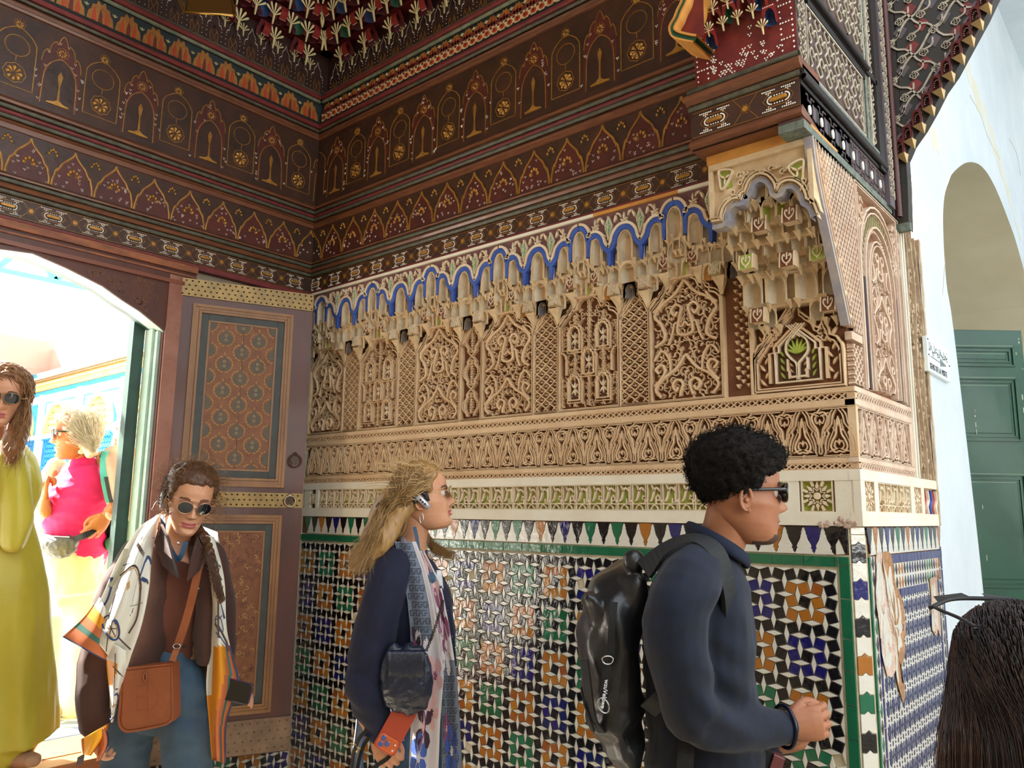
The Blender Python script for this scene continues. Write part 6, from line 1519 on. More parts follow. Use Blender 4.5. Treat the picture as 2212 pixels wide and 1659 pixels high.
def head(pos, fwd, up, sc=1.0, mats=None, female=False, beard=False, jaw=1.0, nose=1.0, lipsize=1.0, smile=0.0):
    """loft of level slices with nose, lips, brow, eye hollows, chin; mats = skin, lips, beard, brow"""
    fwd = unit(fwd); right = unit(np.cross(fwd, up)); upv = np.cross(right, fwd)
    A = np.array(HZ); z = np.concatenate([np.linspace(-.119, .03, 70), np.linspace(.033, .1165, 24)])
    f = np.interp(z, A[:, 0], A[:, 1]); b = np.interp(z, A[:, 0], A[:, 2]); w_ = np.interp(z, A[:, 0], A[:, 3])
    if female: w_ = w_*.96; w_ = w_*(1-.06*np.clip((-.04-z)/.04, 0, 1))
    w_ = w_*(1+(jaw-1)*np.clip((-.02-z)/.05, 0, 1))
    N = 88; th = np.linspace(-np.pi, np.pi, N, endpoint=False)
    cy = (f+b)/2-.004; e = 2/2.25
    G = np.zeros((len(z), N, 3))
    for i in range(len(z)):
        s, c = np.sin(th), np.cos(th)
        x = w_[i]*np.sign(s)*np.abs(s)**(e if z[i] < .07 else 1); y = np.where(c > 0, cy[i]+(f[i]-cy[i])*np.abs(c)**.92, cy[i]-(cy[i]-b[i])*np.abs(c))
        fr_ = np.clip(c, 0, 1)
        g = lambda cx, cz, sx, sz: np.exp(-((np.abs(x)-cx)/sx)**2-((z[i]-cz)/sz)**2)
        nz = np.interp(z[i], [-.052, -.046, -.040, -.033, -.020, -.004, .008, .022], [0, .004, .018, .0265, .020, .0115, .006, 0])*nose
        ns = np.interp(z[i], [-.046, -.033, -.01, .02], [.0125, .0115, .0085, .008])
        y = y+nz*np.exp(-(x/ns)**2)*(fr_ > 0)+.0085*nose*g(.0125, -.0375, .0055, .0065)-.004*g(.006, -.045, .004, .003)
        y = y-.0125*g(.031, 0, .0145, .0105)+.0065*g(.031, -.001, .010, .006)+.0045*g(.028, .0185, .020, .006)-.004*g(0, .006, .009, .008)
        y = y+lipsize*(.0068*g(0, -.0625, .0185, .0042)+.0072*g(0, -.0735, .0165, .0048)-.0042*g(0, -.0682, .024, .0018))-.003*g(0, -.052, .004, .005)-.0035*g(0, -.084, .018, .005)+.0045*g(0, -.100, .017, .010)-.002*g(.026, -.067, .006, .006)
        y = y+.004*g(.042, -.030, .018, .014)-.0035*g(.046, -.062, .014, .018); x = x+np.sign(x)*.003*g(.066, -.025, .02, .012)
        y = y-.003*g(.058, .045, .018, .02)
        G[i, :, 0] = x; G[i, :, 1] = y; G[i, :, 2] = z[i]
    M = np.stack([right, fwd, upv])*sc
    mb = MB(); W_ = G@M+pos; mb.grid(W_, 0, True, cv=True)
    mb.add([pos+np.array([0, -.01, .1168])@M], [])
    top = mb.n-1; o = top-N
    for j in range(N): mb.F.append([o+j, o+(j+1) % N, top]); mb.M.append(0); mb.sm.append(True)
    k = 0
    for i in range(len(z)-1):
        for j in range(N):
            x = abs(G[i, j, 0]); zz = (z[i]+z[i+1])/2; y = G[i, j, 1]
            if y > .05:
                upl = -.0685 < zz < -.0575-.05*max(0, x-.005)-.16*max(0, x-.014); lol = -.0795+.14*max(0, x-.006) < zz <= -.0685
                if x < .0235*min(1, lipsize+.05) and (upl or lol) and zz < -.058: mb.M[k] = 1
                if beard and ((x < .027 and zz < -.080) or (.010 < x < .030 and -.085 < zz < -.058 and False) or (x < .026 and -.0585 < zz < -.0535)): mb.M[k] = 2
                if .014 < x < .046 and .0165+.0035*math.sin((x-.014)/.032*math.pi) < zz < .0225+.0055*math.sin((x-.010)/.036*math.pi): mb.M[k] = 3
            if beard and zz < -.094 and y > .02 and x < .036: mb.M[k] = 2
            k += 1
    # ears
    for s in (1, -1):
        c = np.array([s*.0735*(.96 if female else 1), -.012, -.022]); E = lambda q: (np.array(q))@M+pos
        t = np.linspace(.2, 5.2, 16); rim = [E(c+[s*(.006+.006*math.sin(a*.5)), -.013*math.cos(a)*-1-.002, .027*math.sin(a)*(1 if math.sin(a) > 0 else .9)+.002]) for a in t]
        mb.tube(np.array(rim), np.linspace(.0042, .0036, 16)*sc, 7); mb.ball(E(c+[s*.002, .001, 0]), (.0065*sc, .0065*sc, .0065*sc), 8)
        P = [E(c+[s*.004, .012*math.cos(a), .024*math.sin(a)+.001]) for a in np.linspace(0, 2*np.pi, 12)[:-1]]; mb.add(P+[E(c+[s*.001, 0, 0])], [(i, (i+1) % 11, 11) for i in range(11)], 0, True)
        mb.ball(E(c+[s*.005, .005, -.0225]), .0066*sc, 7)
    return mb, (lambda x, y, zz: np.array([x, y, zz])@M+pos)
def hand(mb, wrist, d, back, thumb, sc=1.0, curl=(.5, .5, .5, .5), spread=.10, tcurl=.5, tout=.7):
    """palm, four unequal bent fingers and a thumb; back = direction out of the back of the hand, thumb = direction to the thumb side"""
    d = unit(d); th = unit(np.array(thumb)-d*np.dot(thumb, d)); bk = np.cross(th, d); bk = bk if np.dot(bk, back) > 0 else -bk
    P0 = np.array(wrist, float); L = .088*sc
    mb.tube(np.array([P0-d*.012, P0+d*.01, P0+d*L*.35, P0+d*L*.75, P0+d*L]), np.array([[.026, .018], [.027, .018], [.036, .0165], [.041, .0145], [.039, .011]])*sc, 16, 0, True, th)
    mb.tube(np.array([P0+d*.012+th*.018*sc, P0+d*.035*sc+th*.030*sc-bk*.006]), np.array([[.014, .014], [.015, .014]])*sc, 10)
    for i, (off, ln) in enumerate(((.029, .070), (.010, .079), (-.010, .074), (-.029, .058))):
        p = P0+d*(L*(.93 if i in (1, 2) else .89))+th*off*sc; a = -curl[i]*.55; pts = [p-d*.02*sc, p]; dirv = unit(d+th*spread*(1.2-i)*.5)
        for j, fr_ in enumerate((.46, .30, .24)):
            v = dirv*math.cos(a)+bk*math.sin(a); p = p+v*ln*fr_*sc; pts.append(p); a -= curl[i]*(.95, .75, 0)[j]
        pts.append(p+v*.001)
        mb.tube(spline(pts[:-1], 3), np.interp(np.linspace(0, 1, len(spline(pts[:-1], 3))), [0, .3, .7, 1], [.0100, .0093, .0082, .0066])*sc*(.9 if i == 3 else 1), 9); mb.ball(pts[-2], .0066*sc, 8)
    p = P0+d*.022*sc+th*.026*sc-bk*.004; a = tout; pts = [p-th*.008]
    pts.append(p)
    for fr_ in (.042, .034, .026):
        v = d*math.cos(a)+th*math.sin(a)-bk*.25*tcurl; p = p+unit(v)*fr_*sc; pts.append(p); a -= tcurl
    mb.tube(spline(pts, 3), np.interp(np.linspace(0, 1, len(spline(pts, 3))), [0, .4, 1], [.0135, .0105, .0078])*sc, 9); mb.ball(pts[-1], .0078*sc, 8)
def add_mesh(mb, me, mi=0):
    n = len(me.vertices); co = np.empty(n*3); me.vertices.foreach_get('co', co)
    mb.add(co.reshape(-1, 3), [list(p.vertices) for p in me.polygons], mi, True); bpy.data.meshes.remove(me)
def strands(pts_list, r=.0010, name='hair', m_=None, parent=None, label=None, k=3, taper=True):
    """many fine strands as thin tubes in one mesh"""
    V = []; F = []; n0 = 0
    a = np.linspace(0, 2*np.pi, k, endpoint=False)
    for P in pts_list:
        P = np.asarray(P, float); n = len(P); t = np.gradient(P, axis=0); t /= np.linalg.norm(t, axis=1)[:, None]+1e-9
        ref = np.array([.3, .5, .81]); A = np.cross(t, ref); A /= np.linalg.norm(A, axis=1)[:, None]+1e-9; B = np.cross(t, A)
        rr = r*(np.linspace(1, .25, n) if taper else np.ones(n))
        G = P[:, None]+(A[:, None]*np.cos(a)[None, :, None]+B[:, None]*np.sin(a)[None, :, None])*rr[:, None, None]; V.append(G.reshape(-1, 3))
        i = np.arange(n-1)[:, None]*k; j = np.arange(k)[None]; q = np.stack([i+j, i+(j+1) % k, i+k+(j+1) % k, i+k+j], -1).reshape(-1, 4)+n0; F.append(q); n0 += n*k
    V = np.concatenate(V); F = np.concatenate(F)
    me = bpy.data.meshes.new(name); me.vertices.add(len(V)); me.vertices.foreach_set('co', V.ravel()); me.loops.add(F.size); me.loops.foreach_set('vertex_index', F.ravel().astype(np.int32))
    me.polygons.add(len(F)); me.polygons.foreach_set('loop_start', np.arange(len(F), dtype=np.int32)*4); me.polygons.foreach_set('loop_total', np.full(len(F), 4, np.int32)); me.update(); me.validate()
    return part(name, me, m_, parent, label)
def sheet(S, nu, nv, th=.003, mi=None, mats=None, name='cloth', parent=None, label=None, smooth=True):
    """a cloth surface S(u, v) -> point with real thickness; mi(u, v) picks the material"""
    us, vs = np.linspace(0, 1, nu), np.linspace(0, 1, nv)
    P = np.array([[S(u, v) for v in vs] for u in us]); du = np.gradient(P, axis=0); dv = np.gradient(P, axis=1); N = np.cross(du, dv); N /= np.linalg.norm(N, axis=2)[..., None]+1e-9
    mb = MB(); o = 0
    for sg in (.5, -.5):
        mb.grid(P+N*th*sg, 0, smooth)
    k = 0
    if mi:
        for r in range(2):
            for i in range(nu-1):
                for j in range(nv-1):
                    mb.M[k] = mi((us[i]+us[i+1])/2, (vs[j]+vs[j+1])/2); k += 1
    a = nu*nv
    for i in range(nu-1):
        for j in (0, nv-1): mb.F.append([i*nv+j, (i+1)*nv+j, a+(i+1)*nv+j, a+i*nv+j]); mb.M.append(mi(us[i], vs[j]) if mi else 0); mb.sm.append(smooth)
    for j in range(nv-1):
        for i in (0, nu-1): mb.F.append([i*nv+j, i*nv+j+1, a+i*nv+j+1, a+i*nv+j]); mb.M.append(mi(us[i], vs[j]) if mi else 0); mb.sm.append(smooth)
    me = mb.mesh(name, mats); o = link(name, me, parent)
    if label: o['label'] = label
    return o, (lambda u, v, d=0: S(u, v)+unit(np.cross(S(min(u+.01, 1), v)-S(max(u-.01, 0), v), S(u, min(v+.01, 1))-S(u, max(v-.01, 0))))*d)
def band(pts, w_, th, nrm, name, m_, parent, label=None, n=6, build=True, mb=None):
    """a flat strap along 3D points; nrm = direction out of its face (one or per point)"""
    P = spline(pts, n) if len(pts) > 2 else np.array(pts, float); N = np.array(nrm, float); 
    N = np.tile(N, (len(P), 1)) if N.ndim == 1 else np.array([unit(v) for v in spline(N, n)]); t = np.gradient(P, axis=0); t /= np.linalg.norm(t, axis=1)[:, None]
    S = np.cross(t, N); S /= np.linalg.norm(S, axis=1)[:, None]; N = np.cross(S, t)
    w_ = np.broadcast_to(w_, (len(P),)) if np.ndim(w_) < 1 or len(np.atleast_1d(w_)) == 1 else np.interp(np.linspace(0, 1, len(P)), np.linspace(0, 1, len(w_)), w_)
    w_ = w_[:, None]/2; h = th/2
    G = np.stack([P+S*w_-N*h, P+S*w_+N*h, P-S*w_+N*h, P-S*w_-N*h], 1); mb2 = mb or MB(); mb2.grid(G, 0, False, cv=True); o = mb2.n-len(P)*4
    mb2.F.append([o, o+1, o+2, o+3]); mb2.F.append([o+len(P)*4-4+i for i in range(4)][::-1]); mb2.M += [0, 0]; mb2.sm += [False, False]
    return mb2.build(name, m_, parent) if build else mb2
def lens(H, x, z, rx, rz, y, shape, mb, mi=0, tilt=0):
    t = np.linspace(0, 2*np.pi, 21)[:-1]; p = 2/shape
    P = [H(x+rx*np.sign(math.cos(a))*abs(math.cos(a))**p, y-abs(x+rx*math.cos(a))**2*2.2, z+rz*np.sign(math.sin(a))*abs(math.sin(a))**p) for a in t]
    c = H(x, y+.002-x*x*2.2, z); mb.add(P+[c], [(i, (i+1) % 20, 20) for i in range(20)], mi, True); return P
def glasses(H, parent, lensm, framem, rx=.027, rz=.022, shape=2.0, y=.098, fr=.0016, temple=.0022, z=.002, label=None, brow=0, side=(1, -1)):
    mb = MB()
    for s in (1, -1):
        P = lens(H, s*.031, z, rx, rz, y, shape, mb, 0)
        mb.tube(np.array(P), fr, 6, 1, closed=True)
        if brow: mb.tube(np.array([H(s*.006, y+.001, z+rz*.75), H(s*.031, y-.001, z+rz*1.02), H(s*.060, y-.010, z+rz*.8)]), np.array([[brow, brow*.8]]*3), 6, 1)
        mb.tube(spline([H(s*(.031+rx), y-.011, z+.004), H(s*.0745, y-.022, z+.005), H(s*.079, .03, z+.002), H(s*.079, -.008, z-.002), H(s*.077, -.022, z-.016)], 3), np.array([temple, temple*.6]) if 0 else temple, 6, 1)
    mb.tube(np.array([H(-.006, y-.001, z+.004), H(0, y+.003, z+.007), H(.006, y-.001, z+.004)]), fr*1.1, 6, 1)
    o = mb.build('sunglasses', [lensm, framem], parent)
    if label: o['label'] = label
    return o
LNS = mat('dark_lens', '#14161c', .06, coat=1, spec=.8); BLKF = mat('black_acetate', '#0b0b0d', .2, coat=.6); GLDF = mat('thin_gold_wire', '#c9a35a', .25, metal=.9); SLV = mat('silver_plastic', '#b9bcc0', .3, metal=.4, coat=.4); BLKP = mat('matt_black', '#131416', .5)
def eyes(H, parent, sides=(1, -1)):
    for s in sides: mb = MB(); mb.ball(H(s*.031, .066, 0), .0115, 10, 0); mb.ball(H(s*.031, .0745, 0), .0045, 8, 1); mb.build('eye', [mat('eye_white', '#d9d0c8', .2), mat('iris', '#3a2a20', .2)], parent)
def earpiece(H, s, parent):
    mb = MB(); mb.tube(spline([H(s*.083, -.022, .006), H(s*.086, -.030, -.004), H(s*.086, -.026, -.024)], 3), .007, 8, 1)
    mb.tube(np.array([H(s*.088, -.018, -.002), H(s*.090, .002, -.026), H(s*.088, .016, -.044)]), np.array([[.006, .010], [.0062, .0105], [.0055, .009]]), 10, 0, True, np.cross(H(0, 1, 0)-H(0, 0, 0), UP)*1.0)
    for q in (0, 1, 2): mb.ball(H(s*.0975, -.009+q*.0065, -.014-q*.0078), .0034, 6, 1)
    mb.tube(np.array([H(s*.080, -.004, .012), H(s*.083, .010, .0), H(s*.083, .014, -.022)]), .008, 8, 1)
    o = mb.build('audio_guide_earpiece', [SLV, BLKP], parent); return o
def skull_pts(H, n, rnd_, zmin=-.02, front=lambda x, z: True, grow=1.0):
    """random points on the scalp with outward normals"""
    out = []; A = np.array(HZ)
    while len(out) < n:
        z = rnd_.uniform(zmin, .116); th = rnd_.uniform(-math.pi, math.pi); w_ = np.interp(z, A[:, 0], A[:, 3]); f = np.interp(z, A[:, 0], A[:, 1]); b = np.interp(z, A[:, 0], A[:, 2]); cy = (f+b)/2-.004
        s, c = math.sin(th), math.cos(th); x = w_*s; y = cy+(f-cy)*c if c > 0 else cy-(cy-b)*(-c)
        if not front(x, y, z): continue
        p = H(x*grow, y*grow, z*grow); nn = unit(H(x, y+.01, z-.02 if z > 0 else 0)-H(0, 0, 0)); out.append((p, nn, (x, y, z)))
    return out
# ================= the young man with the backpack =================
D = 1.95
def Q(x, y, dd=0.0): return W(x, y, D+dd)
feet = Q(1530, 1300); root = empty('person', (feet[0], feet[1], 0), 'young man in a navy sweatshirt with curly black hair, in profile before the mosaic', 'person')
SKB = skin('tan', '#a8704f', '#9a6245'); BRD_ = mat('beard_stubble', '#3a2a22', .8, col2='#5f4436', vscale=200); LIPM = mat('lips_brown', '#8c4f42', .45)
pos = Q(1600, 1062); fw = unit(RH+DH*.03-UP*.05)
hb, H = head(pos, fw, UP, 1.055, beard=True, nose=1.02, jaw=1.03)
body = MB()
T(body, [Q(1578, 1105), Q(1566, 1150), Q(1545, 1200), Q(1530, 1260)], [.058, .057, .060, .06], fw)
T(body, [Q(1520, 1250), Q(1515, 1400), Q(1515, 1560), Q(1520, 1690)], [(.075, .12), (.09, .12), (.10, .12), (.10, .13)], fw)
T(body, [Q(1500, 1235, -.14), Q(1492, 1535, -.20), Q(1690, 1570, -.075)], [.045, .035, .026], None); T(body, [Q(1530, 1260, .10), Q(1560, 1420, .19), Q(1585, 1520, .17), Q(1650, 1616, .03)], [.035, .03, .03, .024], None); cb = remesh(body, .008, 2); rest = MB()
for wr, d, bk, th, cu, tc, to in ((Q(1694, 1570, -.07), RH*1.0+UP*.14-DH*.05, -DH+RH*.15, UP, (1.2, 1.3, 1.3, 1.25), .9, .55), (Q(1655, 1618, .03), RH*1.0+UP*.12, DH*.3-UP*.6, UP*.3-DH, (1.35, 1.4, 1.4, 1.4), .6, .5)):
    hm = MB(); hand(hm, wr, d, bk, th, 1.02, cu, .12, tc, to); T(hm, [wr-unit(d)*.10, wr], [.030, (.027, .022)], None); add_mesh(rest, remesh(hm, .0028, 2, .4))
body2 = MB(); body2.V = hb.V; body2.F = hb.F; body2.M = hb.M; body2.sm = hb.sm; body2.n = hb.n; add_mesh(body2, cb); body2.V += rest.V; body2.F += [[i+body2.n for i in f] for f in rest.F]; body2.M += rest.M; body2.sm += rest.sm; body2.n += rest.n
body2.build('body', [SKB, LIPM, BRD_, mat('brow_black', '#1c1411', .8)], root)
eyes(H, root)
glasses(H, root, LNS, BLKF, rx=.027, rz=.021, shape=2.8, y=.095, fr=.0026, temple=.0042, z=.003, brow=.0034)
# curls: a dense cap plus thousands of short coils
r = random.Random(4); SCF = lambda x, y, z: (z > .045+max(0, (y-.045))*1.1 or y < .018) and not (z < -.045+max(0, y+.09)*.62) and not (z < .012 and y > .0)
capm = MB(); pts = skull_pts(H, 420, r, -.06, SCF, 1.0)
for p, nn, (x, y, z) in pts:
    L = .014 if z < .0 else (.020+.016*min(1, max(0, z)/.07))
    if z < -.02: L = .006
    capm.ball(p+nn*L*.45, L*.62, 6)
HRB = mat('black_curly_hair', '#0e0a08', .8, spec=.2, col2='#1a120e', vscale=60, bump=.6, bscale=220)
part('hair', remesh(capm, .0055, 1, .4, folds(.006, (90, 90, 90), 3)), HRB, root)
cs = []
for p, nn, (x, y, z) in skull_pts(H, 2600, r, -.05, SCF, 1.0):
    L = .009 if z < .0 else (.022+.022*min(1, max(0, z)/.07)); 
    if z < -.02: L = .006
    a = unit(np.cross(nn, [r.uniform(-1, 1) for _ in range(3)])); b = np.cross(nn, a); R = r.uniform(.0028, .0052); k = r.uniform(0, 6); base = p+nn*L*r.uniform(.5, .95)
    cs.append([base+nn*(t*.010)+a*R*math.cos(k+t*7)+b*R*math.sin(k+t*7) for t in np.linspace(0, 1, 8)])
strands(cs, .0009, 'hair_curls', HRB, root, k=3)
# sweatshirt
NVY = mat('navy_fleece', '#08101f', .9, col2='#0c1830', vscale=30, bump=.25, bscale=500, sheen=.08, bdist=.0015)
g = MB(); sd = fw
T(g, [Q(1548, 1188), Q(1530, 1235), Q(1512, 1300), Q(1508, 1400), Q(1516, 1500), Q(1520, 1590), Q(1520, 1700), Q(1520, 1740)], [(.066, .075), (.098, .155), (.122, .195), (.132, .195), (.135, .18), (.140, .175), (.142, .175), (.140, .17)], sd, 24)
T(g, [Q(1500, 1235, -.14), Q(1478, 1275, -.19), Q(1462, 1350, -.215), Q(1468, 1440, -.215), Q(1492, 1535, -.20)], [.070, .077, .076, .071, .066], None)
T(g, [Q(1490, 1530, -.20), Q(1545, 1562, -.17), Q(1620, 1570, -.12), Q(1690, 1570, -.08)], [.064, .062, .054, .046], None)
T(g, [Q(1530, 1240, .12), Q(1545, 1300, .19), Q(1560, 1420, .20), Q(1585, 1520, .18)], [.065, .072, .064, .058], None); T(g, [Q(1585, 1520, .18), Q(1620, 1580, .10), Q(1655, 1612, .03)], [.056, .050, .042], None)
el = Q(1490, 1520, -.20)
def crease(co, no):
    d = np.linalg.norm(co-el, axis=1); s = (co-el)@RH; u = (co-el)@UP
    return .0065*np.exp(-(d/.13)**2)*np.sin((s*.6+u)*75)*np.clip((s+.02)*30, 0, 1)
part('sweatshirt', remesh(g, .0065, 5, .5, folds(.012, (5, 5, 7), 2, crease)), NVY, root)
nk = MB(); c = Q(1545, 1182); t = np.linspace(0, 2*np.pi, 28, endpoint=False)
nk.tube(np.array([c+fw*(.070*math.cos(a)+.006)-UP*.034*math.cos(a)*1.1+np.cross(fw, UP)*.072*math.sin(a)+UP*.006 for a in t]), np.array([[.016, .007]]*28), 8, 0, closed=True, side=(0, 0, 1)); part('collar_rib', nk.mesh('c', []), mat('navy_rib', '#0b1730', .85, bump=.3, bscale=300), root)
cf = MB(); wr = Q(1690, 1570, -.08); t2 = unit(RH+UP*.08+DH*.3); A = UP; B_ = np.cross(t2, A)
cf.tube(np.array([wr+t2*.006+A*.047*math.cos(a)+B_*.044*math.sin(a) for a in t]), .005, 8, 0, closed=True); part('sleeve_piping', cf.mesh('c', []), mat('satin_navy', '#0a1024', .35), root)
tr_ = MB()
for dd in (-.09, .09): T(tr_, [Q(1520, 1690, dd), np.array([*(Q(1515, 1690, dd)[:2]), .48]), np.array([*(Q(1505, 1690, dd)[:2]), .09])], [(.11, .10), .075, .062], sd)
part('trousers', remesh(tr_, .011, 2), mat('dark_trousers', '#1b1f26', .85), root)
sh = MB()
for dd in (-.09, .09): p = np.array([*(Q(1515, 1690, dd)[:2]), .045]); T(sh, [p-fw*.07, p+fw*.05, p+fw*.15], [(.045, .045), (.048, .042), (.036, .026)], UP)
part('shoes', remesh(sh, .009, 2), mat('black_shoes', '#18181a', .5), root)
# ---- backpack (top-level: it hangs from his shoulders)
bp = empty('backpack', tuple(Q(1330, 1600)), 'large black roll-top backpack on the young man\'s back', 'backpack')
BPK = mat('black_coated_leather', '#17181a', .38, col2='#222325', vscale=5, bump=.25, bscale=60, coat=.15); STR = mat('black_webbing', '#121417', .7, bump=.3, bscale=300)
g = MB()
T(g, [Q(1374, 1228), Q(1350, 1265), Q(1325, 1330), Q(1318, 1420), Q(1322, 1510), Q(1342, 1590), Q(1362, 1635)], [(.026, .10), (.060, .125), (.078, .145), (.076, .15), (.072, .15), (.052, .14), (.022, .11)], sd, 20)
T(g, [Q(1372, 1212, -.07), Q(1376, 1210, .05)], [.026, .026], None)
T(g, [Q(1268, 1292, -.10), Q(1266, 1300, .08)], [.016, .016], None); T(g, [Q(1268, 1292, -.08), Q(1300, 1340, -.08)], [(.02, .04), (.03, .03)], None)
def bpf(co, no):
    s = (co-Q(1320, 1400))@RH; u = (co-Q(1320, 1400))@UP
    return .007*np.sin(s*70+u*26)*np.exp(-((u-.10)/.12)**2)+.006*np.sin(u*70-s*30)*np.exp(-((u+.16)/.08)**2)
part('bag', remesh(g, .006, 3, .5, folds(.016, (7, 7, 5), 5, bpf)), BPK, bp)
band([Q(1392, 1232, -.12), Q(1440, 1185, -.13), Q(1500, 1165, -.135), Q(1548, 1195, -.165), Q(1572, 1270, -.175), Q(1572, 1345, -.15), Q(1556, 1390, -.10)], .052, .010, np.array([-DH+UP*1.0-RH*.3, -DH*.5+UP*1.3, -DH*.5+UP*1.3, -DH+UP*.6+RH*.6, -DH*.8+RH*.8, -DH*.7+RH*.9, -DH*.2+RH]), 'shoulder_strap', STR, bp, n=5)
band([Q(1400, 1535, -.16), Q(1432, 1505, -.19), Q(1460, 1478, -.16)], .040, .006, -DH, 'lower_strap', STR, bp)
band([Q(1485, 1590, -.165), Q(1480, 1660, -.18), Q(1478, 1750, -.175)], .036, .005, -DH, 'waist_strap', STR, bp)
band([Q(1327, 1300, -.155), Q(1322, 1350, -.165), Q(1318, 1418, -.165)], .016, .004, -DH-RH*.1, 'side_strap', STR, bp)
band([Q(1312, 1430, -.170), Q(1309, 1470, -.172), Q(1303, 1512, -.170)], .019, .004, -DH-RH*.1, 'key_strap', STR, bp)
band([Q(1262, 1425, -.12), Q(1268, 1470, -.13), Q(1280, 1550, -.125), Q(1300, 1582, -.12)], .026, .005, -DH*.7-RH, 'side_pull', STR, bp)
STL = mat('bright_steel', '#c9ccd0', .2, metal=1)
mb = MB(); c = Q(1313, 1424, -.175); t = np.linspace(0, 2*np.pi, 19)[:-1]; mb.tube(np.array([c+RH*.0125*math.cos(a)+UP*.011*math.sin(a)*(.6 if math.sin(a) > 0 else 1) for a in t]), .0018, 6, 0, closed=True); mb.build('d_ring', STL, bp)
mb = MB(); c = Q(1304, 1524, -.175); mb.tube(np.array([c+RH*.012*math.cos(a)+UP*.016*math.sin(a)-RH*.004*math.sin(a) for a in t]), .0017, 6, 0, closed=True); mb.build('carabiner', STL, bp)
FK = Fr(Q(1310, 1470, -.1765), -UP*.98+RH*-.16, RH*.98-UP*.16, -DH); text('wzuVeluwe', .0135, FK, -.002, -.0035, .0002, mat('white_print', '#e6e8ea', .6), bp, 'lettering', ext=.0003, bold=True)
MB().tube(np.array([Q(1256, 1485, -.10), Q(1262, 1520, -.12), Q(1284, 1580, -.125)]), .0025, 6).build('cord', STR, bp)
# ---- camera with a red leather case held low in his hands
ph = MB(); o_ = Q(1640, 1640, -.03); fz = Fr(o_, unit(RH*.9-UP*.35), unit(UP*.9+RH*.35), -DH); ph.box(fz, -.065, .02, -.05, .03, -.03, .02, 0, .004)
cam_ = empty('camera_bag', tuple(o_), 'black sparkly pouch with a dark red flap held under the man\'s hands', 'pouch'); ph.build('pouch_body', mat('black_glitter', '#0d0f12', .3, bump=1, bscale=900, col2='#22262c', vscale=700), cam_)
MB().box(fz, .021, .050, -.05, .028, -.03, .022, 0, .003).build('red_flap', mat('oxblood_leather', '#6d3230', .5), cam_)
MB().tube(np.array([Q(1600, 1659, -.06), Q(1660, 1615, -.065), Q(1690, 1600, -.07)]), .0022, 6).build('cord', STR, cam_)
# ================= the blonde woman in the navy cardigan =================
D = 2.70
def Q(x, y, dd=0.0): return W(x, y, D+dd)
fw = unit(RH+DH*.10+UP*.16); f2 = unit(RH+DH*.08); hu = unit(UP-RH*.12)
c0 = Q(900, 1500); root = empty('person', (c0[0], c0[1], 0), 'blonde woman in a navy cardigan looking up to the right, before the mosaic wall', 'person')
SKF = skin('fair', '#d09a78', '#c48a68'); LPF = mat('lips_pink', '#b4605a', .4)
pos = Q(914, 1072); hb, H = head(pos, fw, hu, .98, female=True, nose=1.0)
body = MB(); T(body, [Q(902, 1110), Q(893, 1150), Q(886, 1195), Q(884, 1240)], [.052, .050, .054, .07], f2)
T(body, [Q(882, 1230), Q(890, 1330), Q(905, 1430), Q(900, 1540)], [(.09, .15), (.10, .14), (.10, .12), (.11, .15)], f2); T(body, [Q(862, 1215, -.12), Q(792, 1475, -.19), Q(811, 1580, -.20)], [.04, .032, .024], None); add_mesh(hb, remesh(body, .008, 2))
for wr, d, bk, th, cu, tc, to in ((Q(812, 1588, -.20), -UP*1.0+RH*.62, -DH, RH+UP*.3, (.75, .8, .85, .9), .6, .6),):
    hm = MB(); hand(hm, wr, d, bk, th, .92, cu, .12, tc, to); T(hm, [wr-unit(d)*.08, wr], [.028, (.025, .019)], None); add_mesh(hb, remesh(hm, .0028, 2, .4))
hb.build('body', [SKF, LPF, SKF, mat('brow_brown', '#5a4030', .8)], root); eyes(H, root)
glasses(H, root, LNS, mat('silver_gold_wire', '#cdb98c', .25, metal=.9), rx=.026, rz=.020, shape=2.6, y=.100, fr=.0014, temple=.0013, z=.002)
earpiece(H, 1, root)
mb = MB(); c = H(.080, -.014, -.074); t = np.linspace(0, 2*np.pi, 19)[:-1]; mb.tube(np.array([c+f2*.006*math.cos(a)+UP*.016*math.sin(a) for a in t]), .0014, 6, 0, closed=True); mb.build('hoop_earring', STL, root)
# hair
HB1 = mat('blonde_hair', '#b08a56', .45, col2='#8a6538', vscale=90, stretch=(1, 1, .2)); HB2 = mat('light_blonde_strands', '#d6b682', .4, col2='#b8935c', vscale=60); HB3 = mat('brown_hair_roots', '#7a5836', .5)
r = random.Random(14); scf = lambda x, y, z: z > .058+.6*max(0, y-.045) or y < .026+.25*max(0, z)
cap = MB()
for p, nn, (x, y, z) in skull_pts(H, 260, r, -.05, lambda x, y, z: scf(x, y, z) and not (z < .01 and y > -.01)): cap.ball(p-nn*.002, .0155, 6)
back = [H(0, -.085, .02), Q(832, 1098), Q(822, 1130), Q(806, 1165), Q(792, 1200)]
T(cap, back, [.045, (.045, .055), (.045, .07), (.042, .08), (.03, .07)], f2)
T(cap, [H(.05, -.055, -.02), Q(850, 1130, -.09), Q(828, 1170, -.13), Q(800, 1205, -.14)], [.03, .034, .034, .018], f2)
part('hair', remesh(cap, .006, 3, .5, folds(.008, (30, 30, 6), 3)), HB1, root)
A1 = []; A2 = []
